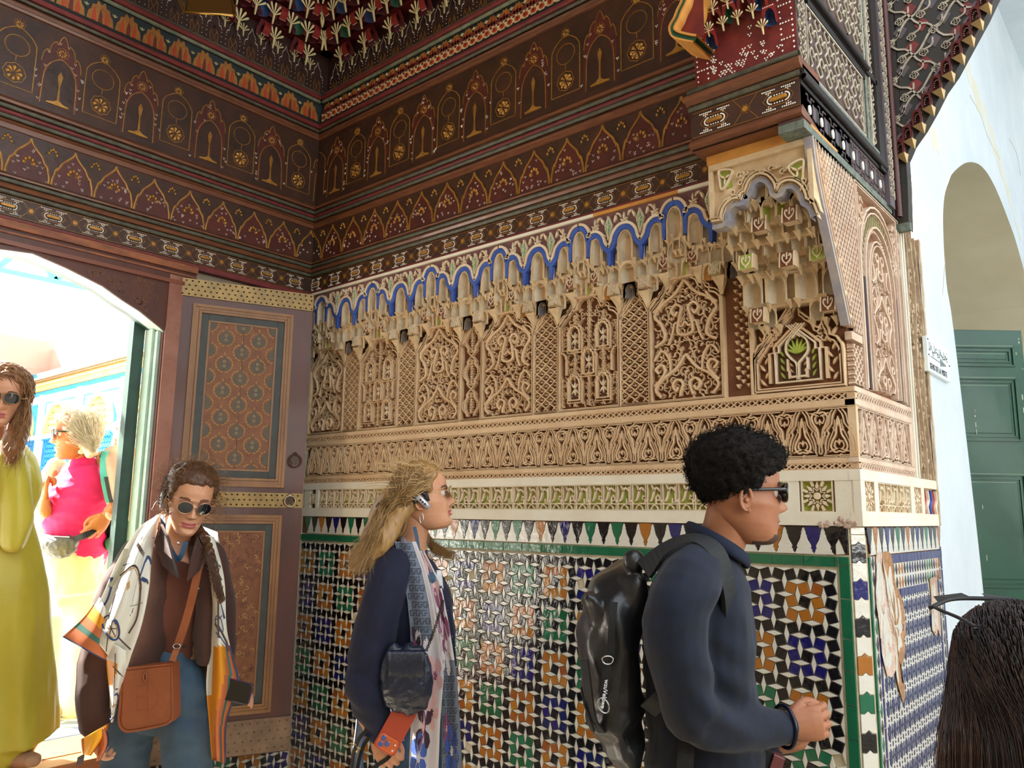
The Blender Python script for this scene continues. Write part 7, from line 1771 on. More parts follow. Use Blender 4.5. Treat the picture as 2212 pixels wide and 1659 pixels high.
for p, nn, (x, y, z) in skull_pts(H, 1900, r, -.03, lambda x, y, z: scf(x, y, z) and x > -.06 and not (z < .015 and y > .0)):
    j = lambda s: np.array([r.gauss(0, s), r.gauss(0, s), r.gauss(0, s)]); s = .5+.5*r.random(); lift = nn*(.012+.008*r.random())
    side = 1 if x > -.01 else -1
    a = H(side*(.070+.02*r.random()), -.045-.03*r.random(), .035-.05*r.random()); gather = Q(838+r.gauss(0, 7), 1100+r.gauss(0, 10), -.05*side+r.gauss(0, .02))
    end = Q(775+r.gauss(0, 14)+(16 if r.random() < .3 else 0), 1215+r.gauss(0, 14), -.10*side+r.gauss(0, .05)-.02)
    mid = Q(812+r.gauss(0, 9), 1150+r.gauss(0, 10), -.08*side+r.gauss(0, .04))
    if z < .03 and y > -.06 and r.random() < .5: gather = Q(862+r.gauss(0, 8), 1140+r.gauss(0, 8), -.09*side); mid = Q(835+r.gauss(0, 8), 1172, -.12*side)
    P = spline([p, p+lift+(a-p)*.25, a+j(.006), gather, mid+j(.006), end+j(.01)], 4)
    (A1 if r.random() < .6 else A2).append(P)
for _ in range(260):                                            # the lock blown forward past her neck
    b = Q(905+r.gauss(0, 5), 1135+r.gauss(0, 8), .05); P = spline([b, Q(925, 1165+r.gauss(0, 6), .07), Q(945+r.gauss(0, 5), 1188+r.gauss(0, 5), .06), Q(975+r.gauss(0, 8), 1200+r.gauss(0, 7), .05)], 5); A1.append(P)
for _ in range(160):
    b = Q(800+r.gauss(0, 10), 1170+r.gauss(0, 12), -.1); A2.append(spline([b, Q(782+r.gauss(0, 8), 1200, -.1), Q(762+r.gauss(0, 9), 1225+r.gauss(0, 8), -.09)], 5))
for _ in range(120): p, nn, (x, y, z) = skull_pts(H, 1, r, .03, scf)[0]; A2.append(spline([p+nn*.01, p+nn*.03-fw*.02, p+nn*(.03+.02*r.random())-fw*.06], 4))
strands(A1, .0011, 'hair_strands', HB1, root); strands(A2, .0011, 'light_strands', HB2, root)
mb = MB(); c = Q(829, 1099, -.04)
for s in (1, -1):
    mb.tube(spline([c+UP*.018*s, c+UP*.014*s-f2*.016, c-f2*.024+UP*.004*s], 4), .0055, 8, 0)
    mb.ball(c+UP*.012*s, .009, 8, 1)
mb.build('claw_clip', [mat('tortoiseshell_dark', '#2a1c14', .25, coat=.5), mat('tortoiseshell_light', '#b08450', .25, coat=.5)], root)
# cardigan
NVC = mat('navy_knit', '#0c1028', .85, col2='#111736', vscale=25, bump=.2, bscale=600, sheen=.06, bdist=.001)
g = MB()
T(g, [Q(884, 1190), Q(885, 1225), Q(895, 1290), Q(905, 1370), Q(908, 1430), Q(905, 1480)], [(.062, .09), (.085, .14), (.125, .165), (.122, .155), (.120, .145), (.118, .15)], f2, 24)
T(g, [Q(862, 1215, -.12), Q(838, 1255, -.155), Q(815, 1340, -.17), Q(798, 1430, -.17), Q(792, 1475, -.19)], [.058, .066, .068, .072, .070], None)
T(g, [Q(790, 1470, -.19), Q(798, 1520, -.20), Q(810, 1555, -.20), Q(813, 1585, -.20)], [.070, .062, .048, .036], None)
T(g, [Q(900, 1230, .12), Q(925, 1290, .17), Q(935, 1380, .18), Q(940, 1470, .15)], [.055, .062, .058, .05], None)
el = Q(790, 1480, -.17)
part('cardigan', remesh(g, .006, 4, .5, folds(.013, (6, 6, 6), 9, lambda co, no: .004*np.exp(-(np.linalg.norm(co-el, axis=1)/.12)**2)*np.sin(((co-el)@UP)*110+((co-el)@RH)*40))), NVC, root)
band([Q(880, 1178, -.08), Q(920, 1210, -.09), Q(945, 1260, -.13), Q(968, 1330, -.15), Q(978, 1420, -.14), Q(980, 1440, -.13)], .020, .007, -DH+RH*.5, 'front_placket', mat('navy_placket', '#0e1230', .8), root)
[MB().ball(Q(x, y, -.165), .0045, 8).build('button', mat('navy_button', '#20264a', .25, coat=.6), root) for x, y in ((952, 1268), (966, 1320), (976, 1375))]
mb = MB(); sh_ = lambda u, v: Q(948+(u-.5)*(10+18*math.sin(v*2.6)), 1232+v*205, -.150+.02*u)
sheet(sh_, 5, 16, .004, None, [mat('white_blouse', '#d4d6d8', .8, bump=.3)], 'blouse', root)
mb = MB(); wr = Q(813, 1580, -.20)
for k in range(36):
    a = k/36*2*math.pi; A = unit(RH+UP*.15); 
    mb.tube(np.array([wr+A*.035*math.cos(a)+DH*.031*math.sin(a)-UP*.006, wr+A*.041*math.cos(a)+DH*.036*math.sin(a)+UP*.05]), .003, 5)
mb.build('ribbed_cuff', mat('navy_rib2', '#10153a', .85), root)
# trousers
JN = mat('blue_denim', '#203a52', .8, col2='#2b4a63', vscale=12, bump=.3, bscale=500)
g = MB(); T(g, [Q(905, 1455), Q(905, 1520), Q(900, 1580)], [(.112, .15), (.12, .17), (.12, .17)], f2, 20)
for dd, sx in ((-.08, -12), (.08, 30)): a = Q(900+sx, 1590, dd); T(g, [a, np.array([a[0]+RH[0]*sx*.0012, a[1]+RH[1]*sx*.0012, .46]), np.array([a[0], a[1], .10])], [(.105, .095), .066, .055], f2)
part('jeans', remesh(g, .010, 3, .5, folds(.006, (9, 9, 20), 4)), JN, root)
g = MB()
for dd, sx in ((-.08, -12), (.08, 30)): p = Q(900+sx, 1590, dd); p = np.array([p[0], p[1], .04]); T(g, [p-f2*.06, p+f2*.05, p+f2*.14], [(.04, .038), (.042, .034), (.03, .02)], UP)
part('shoes', remesh(g, .009, 2), mat('navy_shoes', '#1a1e2c', .6), root)
# scarf: grey monogram pattern, white ground with flowers
SCG = mat('scarf_grey', '#6b7484', .8, bump=.3, bscale=300); SCW = mat('scarf_white', '#cfc9cc', .8, bump=.3, bscale=300); SCD = mat('scarf_dark_link', '#3a414e', .8); SCP = mat('scarf_mauve', '#8c4a6c', .8); SCR = mat('scarf_blush', '#d8a8a6', .8); SCPL = mat('scarf_plum', '#3c2434', .8); SCB = mat('scarf_blue', '#3f5ca8', .8)
def SS(xl, xr, dep, dip=.012, ph=0):
    xl, xr = np.array(xl, float), np.array(xr, float)
    def S(u, v):
        y = xl[0, 1]+(xl[-1, 1]-xl[0, 1])*v; a = np.interp(y, xl[:, 1], xl[:, 0]); b = np.interp(y, xr[:, 1], xr[:, 0]); d = np.interp(v, np.linspace(0, 1, len(dep)), dep)
        return Q(a+(b-a)*u, y, d+dip*math.sin(u*9+ph+v*2)*(.4+.6*v))
    return S
S1 = SS([(852, 1170), (868, 1230), (880, 1300), (886, 1360), (888, 1460), (888, 1560), (884, 1670)], [(898, 1170), (920, 1230), (936, 1300), (948, 1380), (958, 1460), (950, 1560), (946, 1670)], [-.135, -.165, -.185, -.19, -.20, -.20, -.20])
S2 = SS([(905, 1190), (925, 1260), (942, 1340), (952, 1450), (955, 1560), (955, 1670)], [(915, 1190), (952, 1260), (968, 1340), (985, 1450), (993, 1560), (998, 1670)], [-.13, -.165, -.185, -.18, -.17, -.16], ph=2)
scarf = empty('scarf', tuple(Q(900, 1300)), 'long grey scarf with link pattern and white floral panels around the blonde woman\'s neck', 'scarf')
o, F1 = sheet(S1, 12, 60, .004, lambda u, v: 0 if v < .44+.05*math.sin(u*5) and u < .86 else 1, [SCG, SCW], 'scarf_tail', scarf)
o, F2_ = sheet(S2, 10, 54, .004, lambda u, v: 1 if v < .50 else 0, [SCG, SCW], 'scarf_tail', scarf)
S3 = lambda u, v: Q(868+v*30-10*math.sin(v*3), 1158+u*26+8*v, -.11+.16*v-.03*math.sin(u*3)); sheet(S3, 6, 14, .006, lambda u, v: 0 if v < .5 else 1, [SCG, SCW], 'neck_wrap', scarf)
S4 = lambda u, v: Q(766+u*22+4*math.sin(v*6), 1500+v*175, .10+.01*math.sin(u*7)); sheet(S4, 6, 24, .004, None, [SCG], 'scarf_end', scarf)
def onS(F, uv, w_, n, m_, name, closed=False):
    uv = np.array(uv); P = np.array([F(min(max(u, .01), .99), min(max(v, .005), .995), -n) for u, v in uv]); Q2 = np.array([F(min(max(u, .01), .99), min(max(v, .005), .995), -n-.003) for u, v in uv])
    return P, unit(-DH)
def motif(F, polys, m_, name):
    mb = MB()
    for P in polys:
        V = [F(min(max(u, .01), .99), min(max(v, .004), .996), 0) for u, v in P]; V = [q+unit(CAM-q)*.0052 for q in V]; c = sum(V)/len(V)
        mb.add(V+[c], [(i, (i+1) % len(V), len(V)) for i in range(len(V))], 0)
    return mb.build(name, m_, scarf)
links = []
for F, vr, ur in ((F1, (.02, .42), (.10, .80)), (F2_, (.54, .98), (.1, .9))):
    L_ = []; v = vr[0]; j = 0
    while v < vr[1]:
        for i in range(3):
            u = ur[0]+(ur[1]-ur[0])*(i+(.5 if j % 2 else 0)+.3)/3.2
            if u < ur[1]:
                for (a, b, c, d) in ((-.10, -.010, -.07, .010), (-.10, -.013, .09, -.009), (-.10, .009, .04, .013), (.01, -.002, .04, .013), (.0, -.002, .10, .002)): L_.append([(u+a, v+b), (u+c, v+b), (u+c, v+d), (u+a, v+d)])
        v += .036; j += 1
    motif(F, L_, SCD, 'link_pattern')
def flower(F, u, v, R, m1, m2, k=5, ar=.35):
    motif(F, [[(u+R*q*math.cos(a+e), v+ar*R*q*math.sin(a+e)) for q, e in ((.1, 0), (.7, -.45), (1, -.25), (1.05, .1), (.9, .4), (.6, .5))] for a in [i*2*math.pi/k+u*9 for i in range(k)]], m1, 'flower'); motif(F, [[(u+R*.25*math.cos(a), v+ar*R*.25*math.sin(a)) for a in np.linspace(0, 6, 8)]], m2, 'flower_heart')
flower(F1, .35, .50, .34, SCW, SCPL); flower(F1, .15, .44, .2, SCPL, SCP, 4); flower(F1, .75, .58, .26, SCR, SCP); flower(F1, .45, .80, .30, SCPL, SCR, 4); flower(F1, .7, .74, .22, SCR, SCPL); flower(F1, .3, .93, .3, SCB, SCW, 6); flower(F2_, .5, .10, .3, SCR, SCP); flower(F2_, .6, .30, .42, SCP, SCPL, 5); flower(F2_, .4, .43, .40, SCW, SCP, 5); flower(F2_, .5, .90, .35, SCB, SCW, 6); flower(F2_, .25, .80, .2, SCP, SCR)
for F, P in ((F1, [(.1, .66), (.4, .72), (.5, .80), (.3, .90)]), (F2_, [(.2, .75), (.6, .82), (.5, .95)]), (F2_, [(.1, .36), (.5, .40), (.8, .5)])):
    P = spline(P, 6); motif(F, [[(a[0]-.02, a[1]), (a[0]+.02, a[1]), (b[0]+.02, b[1]), (b[0]-.02, b[1])] for a, b in zip(P[:-1], P[1:])], SCP, 'stem')
# lanyard
band([Q(895, 1138, -.075), Q(900, 1160, -.09), Q(906, 1195, -.12), Q(925, 1232, -.15), Q(935, 1256, -.165), Q(938, 1236, -.15)], .012, .002, -DH+RH*.3, 'lanyard', mat('petrol_blue_ribbon', '#14405e', .5), root)
# crossbody bag
bag = empty('shoulder_bag', tuple(Q(880, 1470, -.2)), 'navy quilted leather crossbody bag at the blonde woman\'s hip', 'bag')
LTH = mat('navy_leather', '#10182c', .35, col2='#182238', vscale=14, bump=.4, bscale=160, coat=.2)
g = MB(); T(g, [Q(850, 1402, -.22), Q(853, 1440, -.235), Q(856, 1480, -.24), Q(862, 1520, -.235)], [(.028, .022), (.045, .034), (.052, .038), (.045, .030)], RH); T(g, [Q(880, 1402, -.22), Q(885, 1440, -.235), Q(890, 1480, -.24), Q(885, 1525, -.235)], [(.05, .022), (.058, .034), (.060, .038), (.058, .030)], RH); T(g, [Q(905, 1408, -.22), Q(912, 1450, -.235), Q(913, 1490, -.24), Q(900, 1520, -.235)], [(.025, .022), (.032, .03), (.032, .032), (.03, .028)], RH)
part('bag_body', remesh(g, .0045, 3, .5, folds(.004, (30, 30, 30), 5)), LTH, bag)
g = MB(); fl = lambda u, v: Q(838+u*80, 1404+v*(62+10*math.sin(u*3.1)), -.262-.014*math.sin(v*3)); sheet(fl, 12, 8, .004, None, [LTH], 'flap', bag)
mb = MB(); P = spline([Q(920, 1408, -.24), Q(934, 1372, -.25), Q(948, 1330, -.25), Q(956, 1300, -.24)], 9)
for i, p in enumerate(P):
    t_ = unit(P[min(i+1, len(P)-1)]-P[max(i-1, 0)]); A = unit(np.cross(t_, DH)) if i % 2 else DH; mb.tube(np.array([p+t_*.006*math.cos(a)+A*.0038*math.sin(a) for a in np.linspace(0, 2*np.pi, 9)[:-1]]), .0014, 5, 0, closed=True)
mb.build('chain_strap', mat('gunmetal', '#4a4640', .3, metal=.9), bag); MB().tube(np.array([Q(918, 1412, -.25)+RH*.006*math.cos(a)+UP*.006*math.sin(a) for a in t]), .0016, 6, 0, closed=True).build('ring', STL, bag)
# phone in her hand
pc = Q(862, 1604, -.245); fp = Fr(pc, unit(RH*.93-UP*.50), unit(UP*.93+RH*.50)*1.0, -DH)
phn = empty('phone', tuple(pc), 'orange smartphone with a triple camera in the blonde woman\'s hand', 'phone'); 
def rr_(w_, h, r_, cx=0, cy=0): return [(cx+(w_/2-r_)*sx+r_*math.cos(a), cy+(h/2-r_)*sy+r_*math.sin(a)) for sx, sy, a0 in ((1, 1, 0), (-1, 1, math.pi/2), (-1, -1, math.pi), (1, -1, 1.5*math.pi)) for a in np.linspace(a0, a0+math.pi/2, 5)]
MB().prism(fp, rr_(.074, .15, .012, -.03, .03)[::1], -.004, .006, 0, .002, True).build('case', mat('terracotta_case', '#b5482c', .5), phn)
MB().prism(fp, rr_(.066, .042, .012, -.03, .03+.045*0-.048), .006, .009, 0, .001).build('camera_plate', mat('bright_orange_plate', '#e07040', .3, metal=.3), phn)
mb = MB(); 
for x, y in ((-.048, -.038+.03), (-.048, -.058+.03), (-.030, -.048+.03)): mb.prism(fp, [(x+.0085*math.cos(a), y-.0+.0085*math.sin(a)) for a in t], .009, .012, 0, .001)
mb.build('lenses', mat('lens_violet', '#4a5a9c', .1, coat=1), phn)
mb = MB(); [mb.prism(fp, [(x+.003*math.cos(a), y+.003*math.sin(a)) for a in t], .009, .0105) for x, y in ((-.006, -.010), (-.006, -.028))]; mb.build('flash', mat('flash_white', '#e8e0dc', .3), phn)
# straps with gold buckles hanging at her wrist
hb_ = empty('handbag_straps', tuple(Q(775, 1610, -.04)), 'black leather bag straps with gold buckles hanging behind the blonde woman\'s wrist', 'bag')
for pts in ([(800, 1574), (778, 1592), (764, 1625), (758, 1670)], [(800, 1590), (785, 1612), (774, 1650), (770, 1680)], [(790, 1672), (812, 1655), (835, 1640), (846, 1628)]):
    band([Q(x, y, -.225) for x, y in pts], .012, .0035, -DH*.6-RH*.5, 'strap', mat('black_bag_leather', '#18181a', .35, coat=.3), hb_)
mb = MB(); mb.tube(np.array([Q(x, y, -.235) for x, y in ((755, 1606), (768, 1603), (769, 1608), (756, 1611))]), .0015, 6, 0, closed=True); mb.ball(Q(771, 1621, -.115), .006, 8); mb.tube(np.array([Q(x, y, -.235) for x, y in ((770, 1613), (780, 1618))]), .0022, 6); mb.build('gold_buckle', mat('gold_buckle', '#d0b46a', .2, metal=1), hb_)
# ================= the young woman with the printed shawl =================
D = 2.75
def Q(x, y, dd=0.0): return W(x, y, D+dd)
c0 = Q(350, 1500); root = empty('person', (c0[0], c0[1], 0), 'young woman looking down, in round sunglasses, brown jacket and jeans, by the open door leaf', 'person')
fw = unit(-DH*.80+RH*.52-UP*.38); hu = unit(UP+RH*.10); bf = unit(-DH*.9+RH*.35); bs = unit(np.cross(bf, UP))
pos = Q(411, 1075); hb, H = head(pos, fw, hu, .99, female=True, nose=.92, lipsize=.9)
body = MB(); T(body, [Q(396, 1125, .03), Q(385, 1160, .04), Q(378, 1200, .05)], [.052, .050, .07], bf)
T(body, [Q(376, 1200, .05), Q(368, 1300, .04), Q(362, 1400, .03), Q(352, 1500, .03)], [(.085, .15), (.10, .14), (.095, .125), (.11, .16)], bf); T(body, [Q(300, 1195, .02), Q(214, 1430, -.05), Q(204, 1560, -.10)], [.04, .032, .024], None); T(body, [Q(452, 1200, .04), Q(470, 1450, 0), Q(480, 1478, -.05)], [.04, .032, .024], None); add_mesh(hb, remesh(body, .008, 2))
hm = MB(); hand(hm, Q(204, 1566, -.10), -UP*1.0+RH*.15, -DH-RH*.4, RH*.6-DH*.8, .93, (.7, .9, 1.0, 1.0), .1, .7, .5); add_mesh(hb, remesh(hm, .0028, 2, .4))
hm = MB(); hand(hm, Q(478, 1478, -.05), RH*1.0-UP*.22, -DH*.4+UP*.9, -DH, .9, (.5, .6, .7, .8), .1, .6, .5); add_mesh(hb, remesh(hm, .003, 2, .4))
hb.build('body', [SKF, LPF, SKF, mat('brow_auburn', '#6b3f30', .8)], root); eyes(H, root)
glasses(H, root, LNS, mat('rose_gold_wire', '#c99a7a', .25, metal=.9), rx=.0245, rz=.0215, shape=2.0, y=.099, fr=.0013, temple=.0012, z=-.002)
earpiece(H, -1, root) if np.dot(H(-.08, 0, 0)-H(.08, 0, 0), RH) < 0 else earpiece(H, 1, root)
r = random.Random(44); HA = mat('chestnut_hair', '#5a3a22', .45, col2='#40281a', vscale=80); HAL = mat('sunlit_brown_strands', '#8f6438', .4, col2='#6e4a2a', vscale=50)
scf = lambda x, y, z: z > .066+.4*max(0, y-.05) or y < .020+.35*max(0, z)
cap = MB()
for p, nn, (x, y, z) in skull_pts(H, 320, r, -.07, lambda x, y, z: scf(x, y, z) and not (z < .01 and y > -.015)): cap.ball(p-nn*.001, .016, 6)
T(cap, [H(0, -.085, .0), H(.02, -.10, -.05), Q(420, 1150, .08), Q(440, 1168, .02)], [.05, .042, .034, .03], None)
braid = spline([Q(436, 1150, .0), Q(450, 1185, -.10), Q(461, 1225, -.135), Q(470, 1265, -.14), Q(480, 1300, -.14)], 6)
for i, p in enumerate(braid): cap.ball(p+RH*(.006 if i % 2 else -.006), (.017-.008*i/len(braid),)*3, 8)
part('hair', remesh(cap, .005, 6, .6, folds(.003, (40, 40, 14), 3)), HA, root)
A = []; A2 = []
for p, nn, (x, y, z) in skull_pts(H, 1500, r, -.05, lambda x, y, z: scf(x, y, z) and not (z < .01 and y > -.01)):
    sd_ = 1 if x > 0 else -1; a = H(sd_*(.072+.008*r.random()), -.03-.03*r.random(), .03-.04*r.random()); e = H(.01*r.gauss(0, 1), -.105, -.03+.02*r.gauss(0, 1))
    P = spline([p, p+nn*.012+(a-p)*.3, p+nn*.012+(a-p)*.8, e], 5); (A if r.random() < .7 else A2).append(P)
for _ in range(420):                                            # flyaway wisps lit from behind
    p, nn, q = skull_pts(H, 1, r, -.06, lambda x, y, z: y < .05 or z > .07)[0]; L = r.uniform(.02, .065); t_ = unit(np.cross(nn, [r.gauss(0, 1) for _ in range(3)]))
    A2.append(spline([p, p+nn*L*.6+t_*L*.1, p+nn*L*.9+t_*L*.4-UP*L*.1, p+nn*L*.8+t_*L*.8-UP*L*.4], 4))
for _ in range(60): x0 = r.choice((-1, 1)); a = H(x0*.070, .03, .03); A2.append(spline([a, a+unit(H(x0*.1, .03, 0)-H(0, .03, 0))*.018-UP*.02, a+unit(H(x0*.1, .03, 0)-H(0, .03, 0))*r.uniform(.0, .04)-UP*r.uniform(.05, .10)], 4))
for _ in range(160): i = r.randrange(len(braid)-6); b = braid[i]; A.append(spline([b+RH*r.gauss(0, .009)-DH*.012, braid[i+3]+RH*r.gauss(0, .009)-DH*.013, braid[i+6]+RH*r.gauss(0, .008)-DH*.010], 3))
strands(A, .0011, 'hair_strands', HA, root); strands(A2, .0010, 'light_strands', HAL, root)
# jacket, tee, trousers
BJ = mat('brown_wool', '#3b2219', .9, col2='#472a1f', vscale=10, bump=.3, bscale=400, sheen=.1); TEE = mat('brown_jersey', '#5a2e1c', .85, bump=.2, bscale=400, sheen=.1)
g = MB(); T(g, [Q(380, 1195, .045), Q(374, 1240, .035), Q(368, 1310, .03), Q(364, 1390, .03), Q(360, 1420, .03)], [(.060, .08), (.105, .13), (.118, .14), (.10, .115), (.10, .12)], bf, 24)
part('tee_shirt', remesh(g, .007, 3, .5, folds(.008, (8, 8, 6), 3)), TEE, root)
g = MB()
T(g, [Q(352, 1160, .04), Q(338, 1200, .02), Q(330, 1280, -.01), Q(320, 1360, -.02), Q(305, 1425, -.03), Q(300, 1445, -.03)], [(.045, .035), (.10, .075), (.11, .085), (.108, .088), (.11, .09), (.10, .085)], bf, 24)
T(g, [Q(425, 1180, .04), Q(440, 1230, .03), Q(446, 1300, .02), Q(443, 1370, .01), Q(446, 1425, .01)], [(.05, .035), (.10, .045), (.105, .042), (.10, .04), (.09, .036)], bf, 24)
T(g, [Q(300, 1195, .02), Q(262, 1260, -.01), Q(232, 1350, -.03), Q(214, 1430, -.05)], [.060, .066, .066, .066], None); T(g, [Q(214, 1425, -.05), Q(208, 1480, -.08), Q(207, 1540, -.10), Q(205, 1560, -.10)], [.066, .064, .058, .052], None)
T(g, [Q(452, 1200, .04), Q(470, 1290, .05), Q(476, 1380, .04), Q(470, 1450, .0), Q(482, 1474, -.04)], [.055, .058, .054, .048, .036], None)
part('jacket', remesh(g, .0065, 3, .5, folds(.009, (7, 7, 7), 6)), BJ, root)
for pts in ([(346, 1132), (334, 1172), (352, 1222), (384, 1248), (372, 1205), (362, 1165)], [(428, 1158), (446, 1196), (432, 1232), (404, 1256), (412, 1212), (420, 1180)]):
    V = [Q(x, y, -.088-.018*min(i, 3)) for i, (x, y) in enumerate(pts)]; c_ = sum(V)/6; mb = MB(); mb.add([v-DH*.004 for v in V]+[c_-DH*.012]+[v+DH*.02 for v in V], [(i, (i+1) % 6, 6) for i in range(6)]+[(i, (i+1) % 6, 7+(i+1) % 6, 7+i) for i in range(6)], 0, True); mb.build('collar', BJ, root)
[MB().ball(Q(x, y, -.105), .006, 8).build('button', BLKP, root) for x, y in ((430, 1274), (398, 1396))]
g = MB(); T(g, [Q(360, 1405, .03), Q(352, 1450, .03), Q(345, 1510, .03)], [(.115, .145), (.12, .165), (.125, .175)], bf, 20)
T(g, [Q(395, 1490, -.02), Q(402, 1560, -.03), Q(405, 1659, -.03), Q(402, 1800, .0)], [.10, .092, .082, .065], bf); T(g, [Q(290, 1490, .06), Q(278, 1580, .09), Q(270, 1659, .11), Q(270, 1820, .2)], [.10, .090, .080, .062], bf)
for a, b in ((Q(402, 1800), (0)), (Q(270, 1820, .2), 0)): T(g, [a, np.array([a[0], a[1], .09])], [.063, .056], bf)
def jf(co, no): s = (co-Q(400, 1560))@UP; return .0035*np.sin(s*95+((co-Q(400, 1560))@RH)*25)*np.clip(np.sin(s*9)+.4, 0, 1)
part('jeans', remesh(g, .0085, 3, .5, folds(.008, (10, 10, 16), 4, jf)), mat('worn_denim', '#30465a', .8, col2='#41586a', vscale=6, bump=.35, bscale=450), root)
g = MB()
for a in (Q(402, 1800), Q(270, 1820, .2)): p = np.array([a[0], a[1], .045]); T(g, [p-bf*.05, p+bf*.06, p+bf*.15], [(.04, .038), (.042, .034), (.03, .02)], UP)
part('shoes', remesh(g, .009, 2), mat('white_trainers', '#d8d4cc', .6), root)
band([Q(352, 1112, -.02), Q(354, 1150, -.075), Q(368, 1185, -.105), Q(383, 1208, -.115), Q(392, 1198, -.115), Q(402, 1170, -.09)], .016, .002, -DH+RH*.2, 'lanyard', MATS['petrol_blue_ribbon'], root)
MB().ball(Q(386, 1174, -.095), .005, 8).build('pendant', STL, root)
# shawl: printed silk, two falls
SW_ = mat('shawl_ivory', '#d9d4c4', .65, bump=.2, bscale=200, sheen=.1); SY = mat('shawl_saffron', '#d98a12', .6); SO = mat('shawl_terracotta', '#c0683a', .6); ST_ = mat('shawl_teal', '#3f6a5c', .6); SN = mat('shawl_navy', '#23375e', .6); SGY = mat('shawl_olive_shade', '#9a967c', .65); SDB = mat('shawl_dark_brown', '#4a342e', .65); SBG = mat('shawl_gold_line', '#b08c5c', .6)
shawl = empty('shawl', tuple(Q(320, 1300)), 'ivory printed silk shawl with saffron, terracotta and teal border over the young woman\'s shoulders', 'shawl')
def strip(L_, R_, dep, dip, nf, ph=0, bulge=.03):
    L_, R_ = spline(L_, 8), spline(R_, 8); tl = np.linspace(0, 1, len(L_)); tr2 = np.linspace(0, 1, len(R_))
    def S(u, v):
        a = (np.interp(v, tl, L_[:, 0]), np.interp(v, tl, L_[:, 1])); b = (np.interp(v, tr2, R_[:, 0]), np.interp(v, tr2, R_[:, 1]))
        d = np.interp(v, np.linspace(0, 1, len(dep)), dep)
        return Q(a[0]+(b[0]-a[0])*u, a[1]+(b[1]-a[1])*u, d-bulge*math.sin(math.pi*u)+dip*math.sin(u*nf+ph)*min(1, v*2))
    return S
S1 = strip([(342, 1112), (300, 1140), (262, 1195), (232, 1262), (205, 1320), (180, 1345)], [(343, 1122), (328, 1200), (322, 1270), (306, 1350), (282, 1420), (268, 1462)], [-.02, -.09, -.13, -.15, -.155, -.14], .014, 11)
S1b = strip([(215, 1290), (180, 1335), (135, 1376)], [(236, 1330), (236, 1385), (228, 1428)], [-.135, -.15, -.16], .006, 6)
S1c = strip([(228, 1380), (232, 1450), (238, 1510), (236, 1562)], [(284, 1412), (270, 1462), (255, 1512), (244, 1560)], [-.15, -.16, -.16, -.15], .010, 7)
S2 = strip([(440, 1155), (452, 1230), (456, 1320), (452, 1400), (446, 1480), (452, 1560), (458, 1640)], [(462, 1160), (484, 1250), (490, 1360), (506, 1430), (516, 1480), (490, 1560), (488, 1650)], [-.02, -.05, -.06, -.07, -.09, -.08, -.06], .016, 9, 1)
def bd(x): return 1 if x < .30 else 2 if x < .5 else 3 if x < .62 else 2
o, G1 = sheet(S1, 26, 44, .0025, lambda u, v: 0, [SW_, SY, SO, ST_, SN], 'shawl_fall', shawl)
o, G1b = sheet(S1b, 16, 34, .0025, lambda u, v: 0 if v < .18 else (1 if v < .42 else 2 if v < .60 else 3 if v < .72 else 2 if v < .97 else 4), [SW_, SY, SO, ST_, SN], 'shawl_corner', shawl)
o, G1c = sheet(S1c, 14, 40, .0025, lambda u, v: 0 if u > .35+.2*math.sin(v*7) else (1 if .2 < v < .5 else 4 if v > .8 else 0), [SW_, SY, SO, ST_, SN], 'shawl_end', shawl)
o, G2 = sheet(S2, 18, 60, .0025, lambda u, v: 0 if v < .50-.10*u or (u < .2 and v < .72) else (1 if (v-.5)*.9+(u-.2)*.9 < .42 and u < .62-.3*(v-.5) else 3 if abs(u-(.70-.25*(v-.75))) < .06 else 2 if u < .96 else 4), [SW_, SY, SO, ST_, SN], 'shawl_fall', shawl)
S5 = strip([(352, 1105), (330, 1122)], [(470, 1150), (475, 1180)], [.10, .06], .01, 5, bulge=-.04); sheet(S5, 14, 5, .0025, None, [SW_], 'shawl_neck', shawl)
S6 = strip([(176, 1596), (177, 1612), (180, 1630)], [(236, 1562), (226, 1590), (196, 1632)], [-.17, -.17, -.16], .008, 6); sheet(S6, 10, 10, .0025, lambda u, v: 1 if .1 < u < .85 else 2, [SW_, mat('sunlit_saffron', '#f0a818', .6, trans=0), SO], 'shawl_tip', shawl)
S7 = strip([(218, 1575), (214, 1610), (208, 1645)], [(228, 1570), (234, 1605), (216, 1642)], [-.165, -.17, -.16], .006, 5); sheet(S7, 8, 12, .0025, lambda u, v: 2 if u < .85 else 4, [SW_, SY, SO, ST_, SN], 'shawl_tip', shawl)
MB().prism(Fr(Q(174, 1640, -.16), RH, UP, -DH), [(-.012, -.02), (.010, -.012), (.012, .018), (-.010, .006)], -.001, .001, 0, 0, True).build('care_label', mat('grey_label', '#5c524e', .8), shawl)
def draw(F, pts, w_, m_, closed=False, fill=False, nm='print_line', lift=.003):
    if fill: V = [F(min(max(u, .01), .99), min(max(v, .01), .99)) for u, v in pts]; V = [q+unit(CAM-q)*lift for q in V]; c = sum(V)/len(V); mb = MB(); mb.add(V+[c], [(i, (i+1) % len(V), len(V)) for i in range(len(V))]); return mb.build(nm, m_, shawl)
    P = spline(pts, 5, closed) if len(pts) > 2 else np.array([np.array(pts[0])+(np.array(pts[1])-np.array(pts[0]))*t for t in np.linspace(0, 1, 8)])
    P3 = np.array([F(min(max(u, .01), .99), min(max(v, .01), .99)) for u, v in P]); P3 = P3+np.array([unit(CAM-q)*lift for q in P3]); nrm = unit(CAM-P3[0]); t = np.gradient(P3, axis=0); s = np.cross(t, nrm); s /= np.linalg.norm(s, axis=1)[:, None]+1e-9
    mb = MB(); mb.grid(np.stack([P3+s*w_/2, P3-s*w_/2], 1), 0, False, cu=closed); return mb.build(nm, m_, shawl)
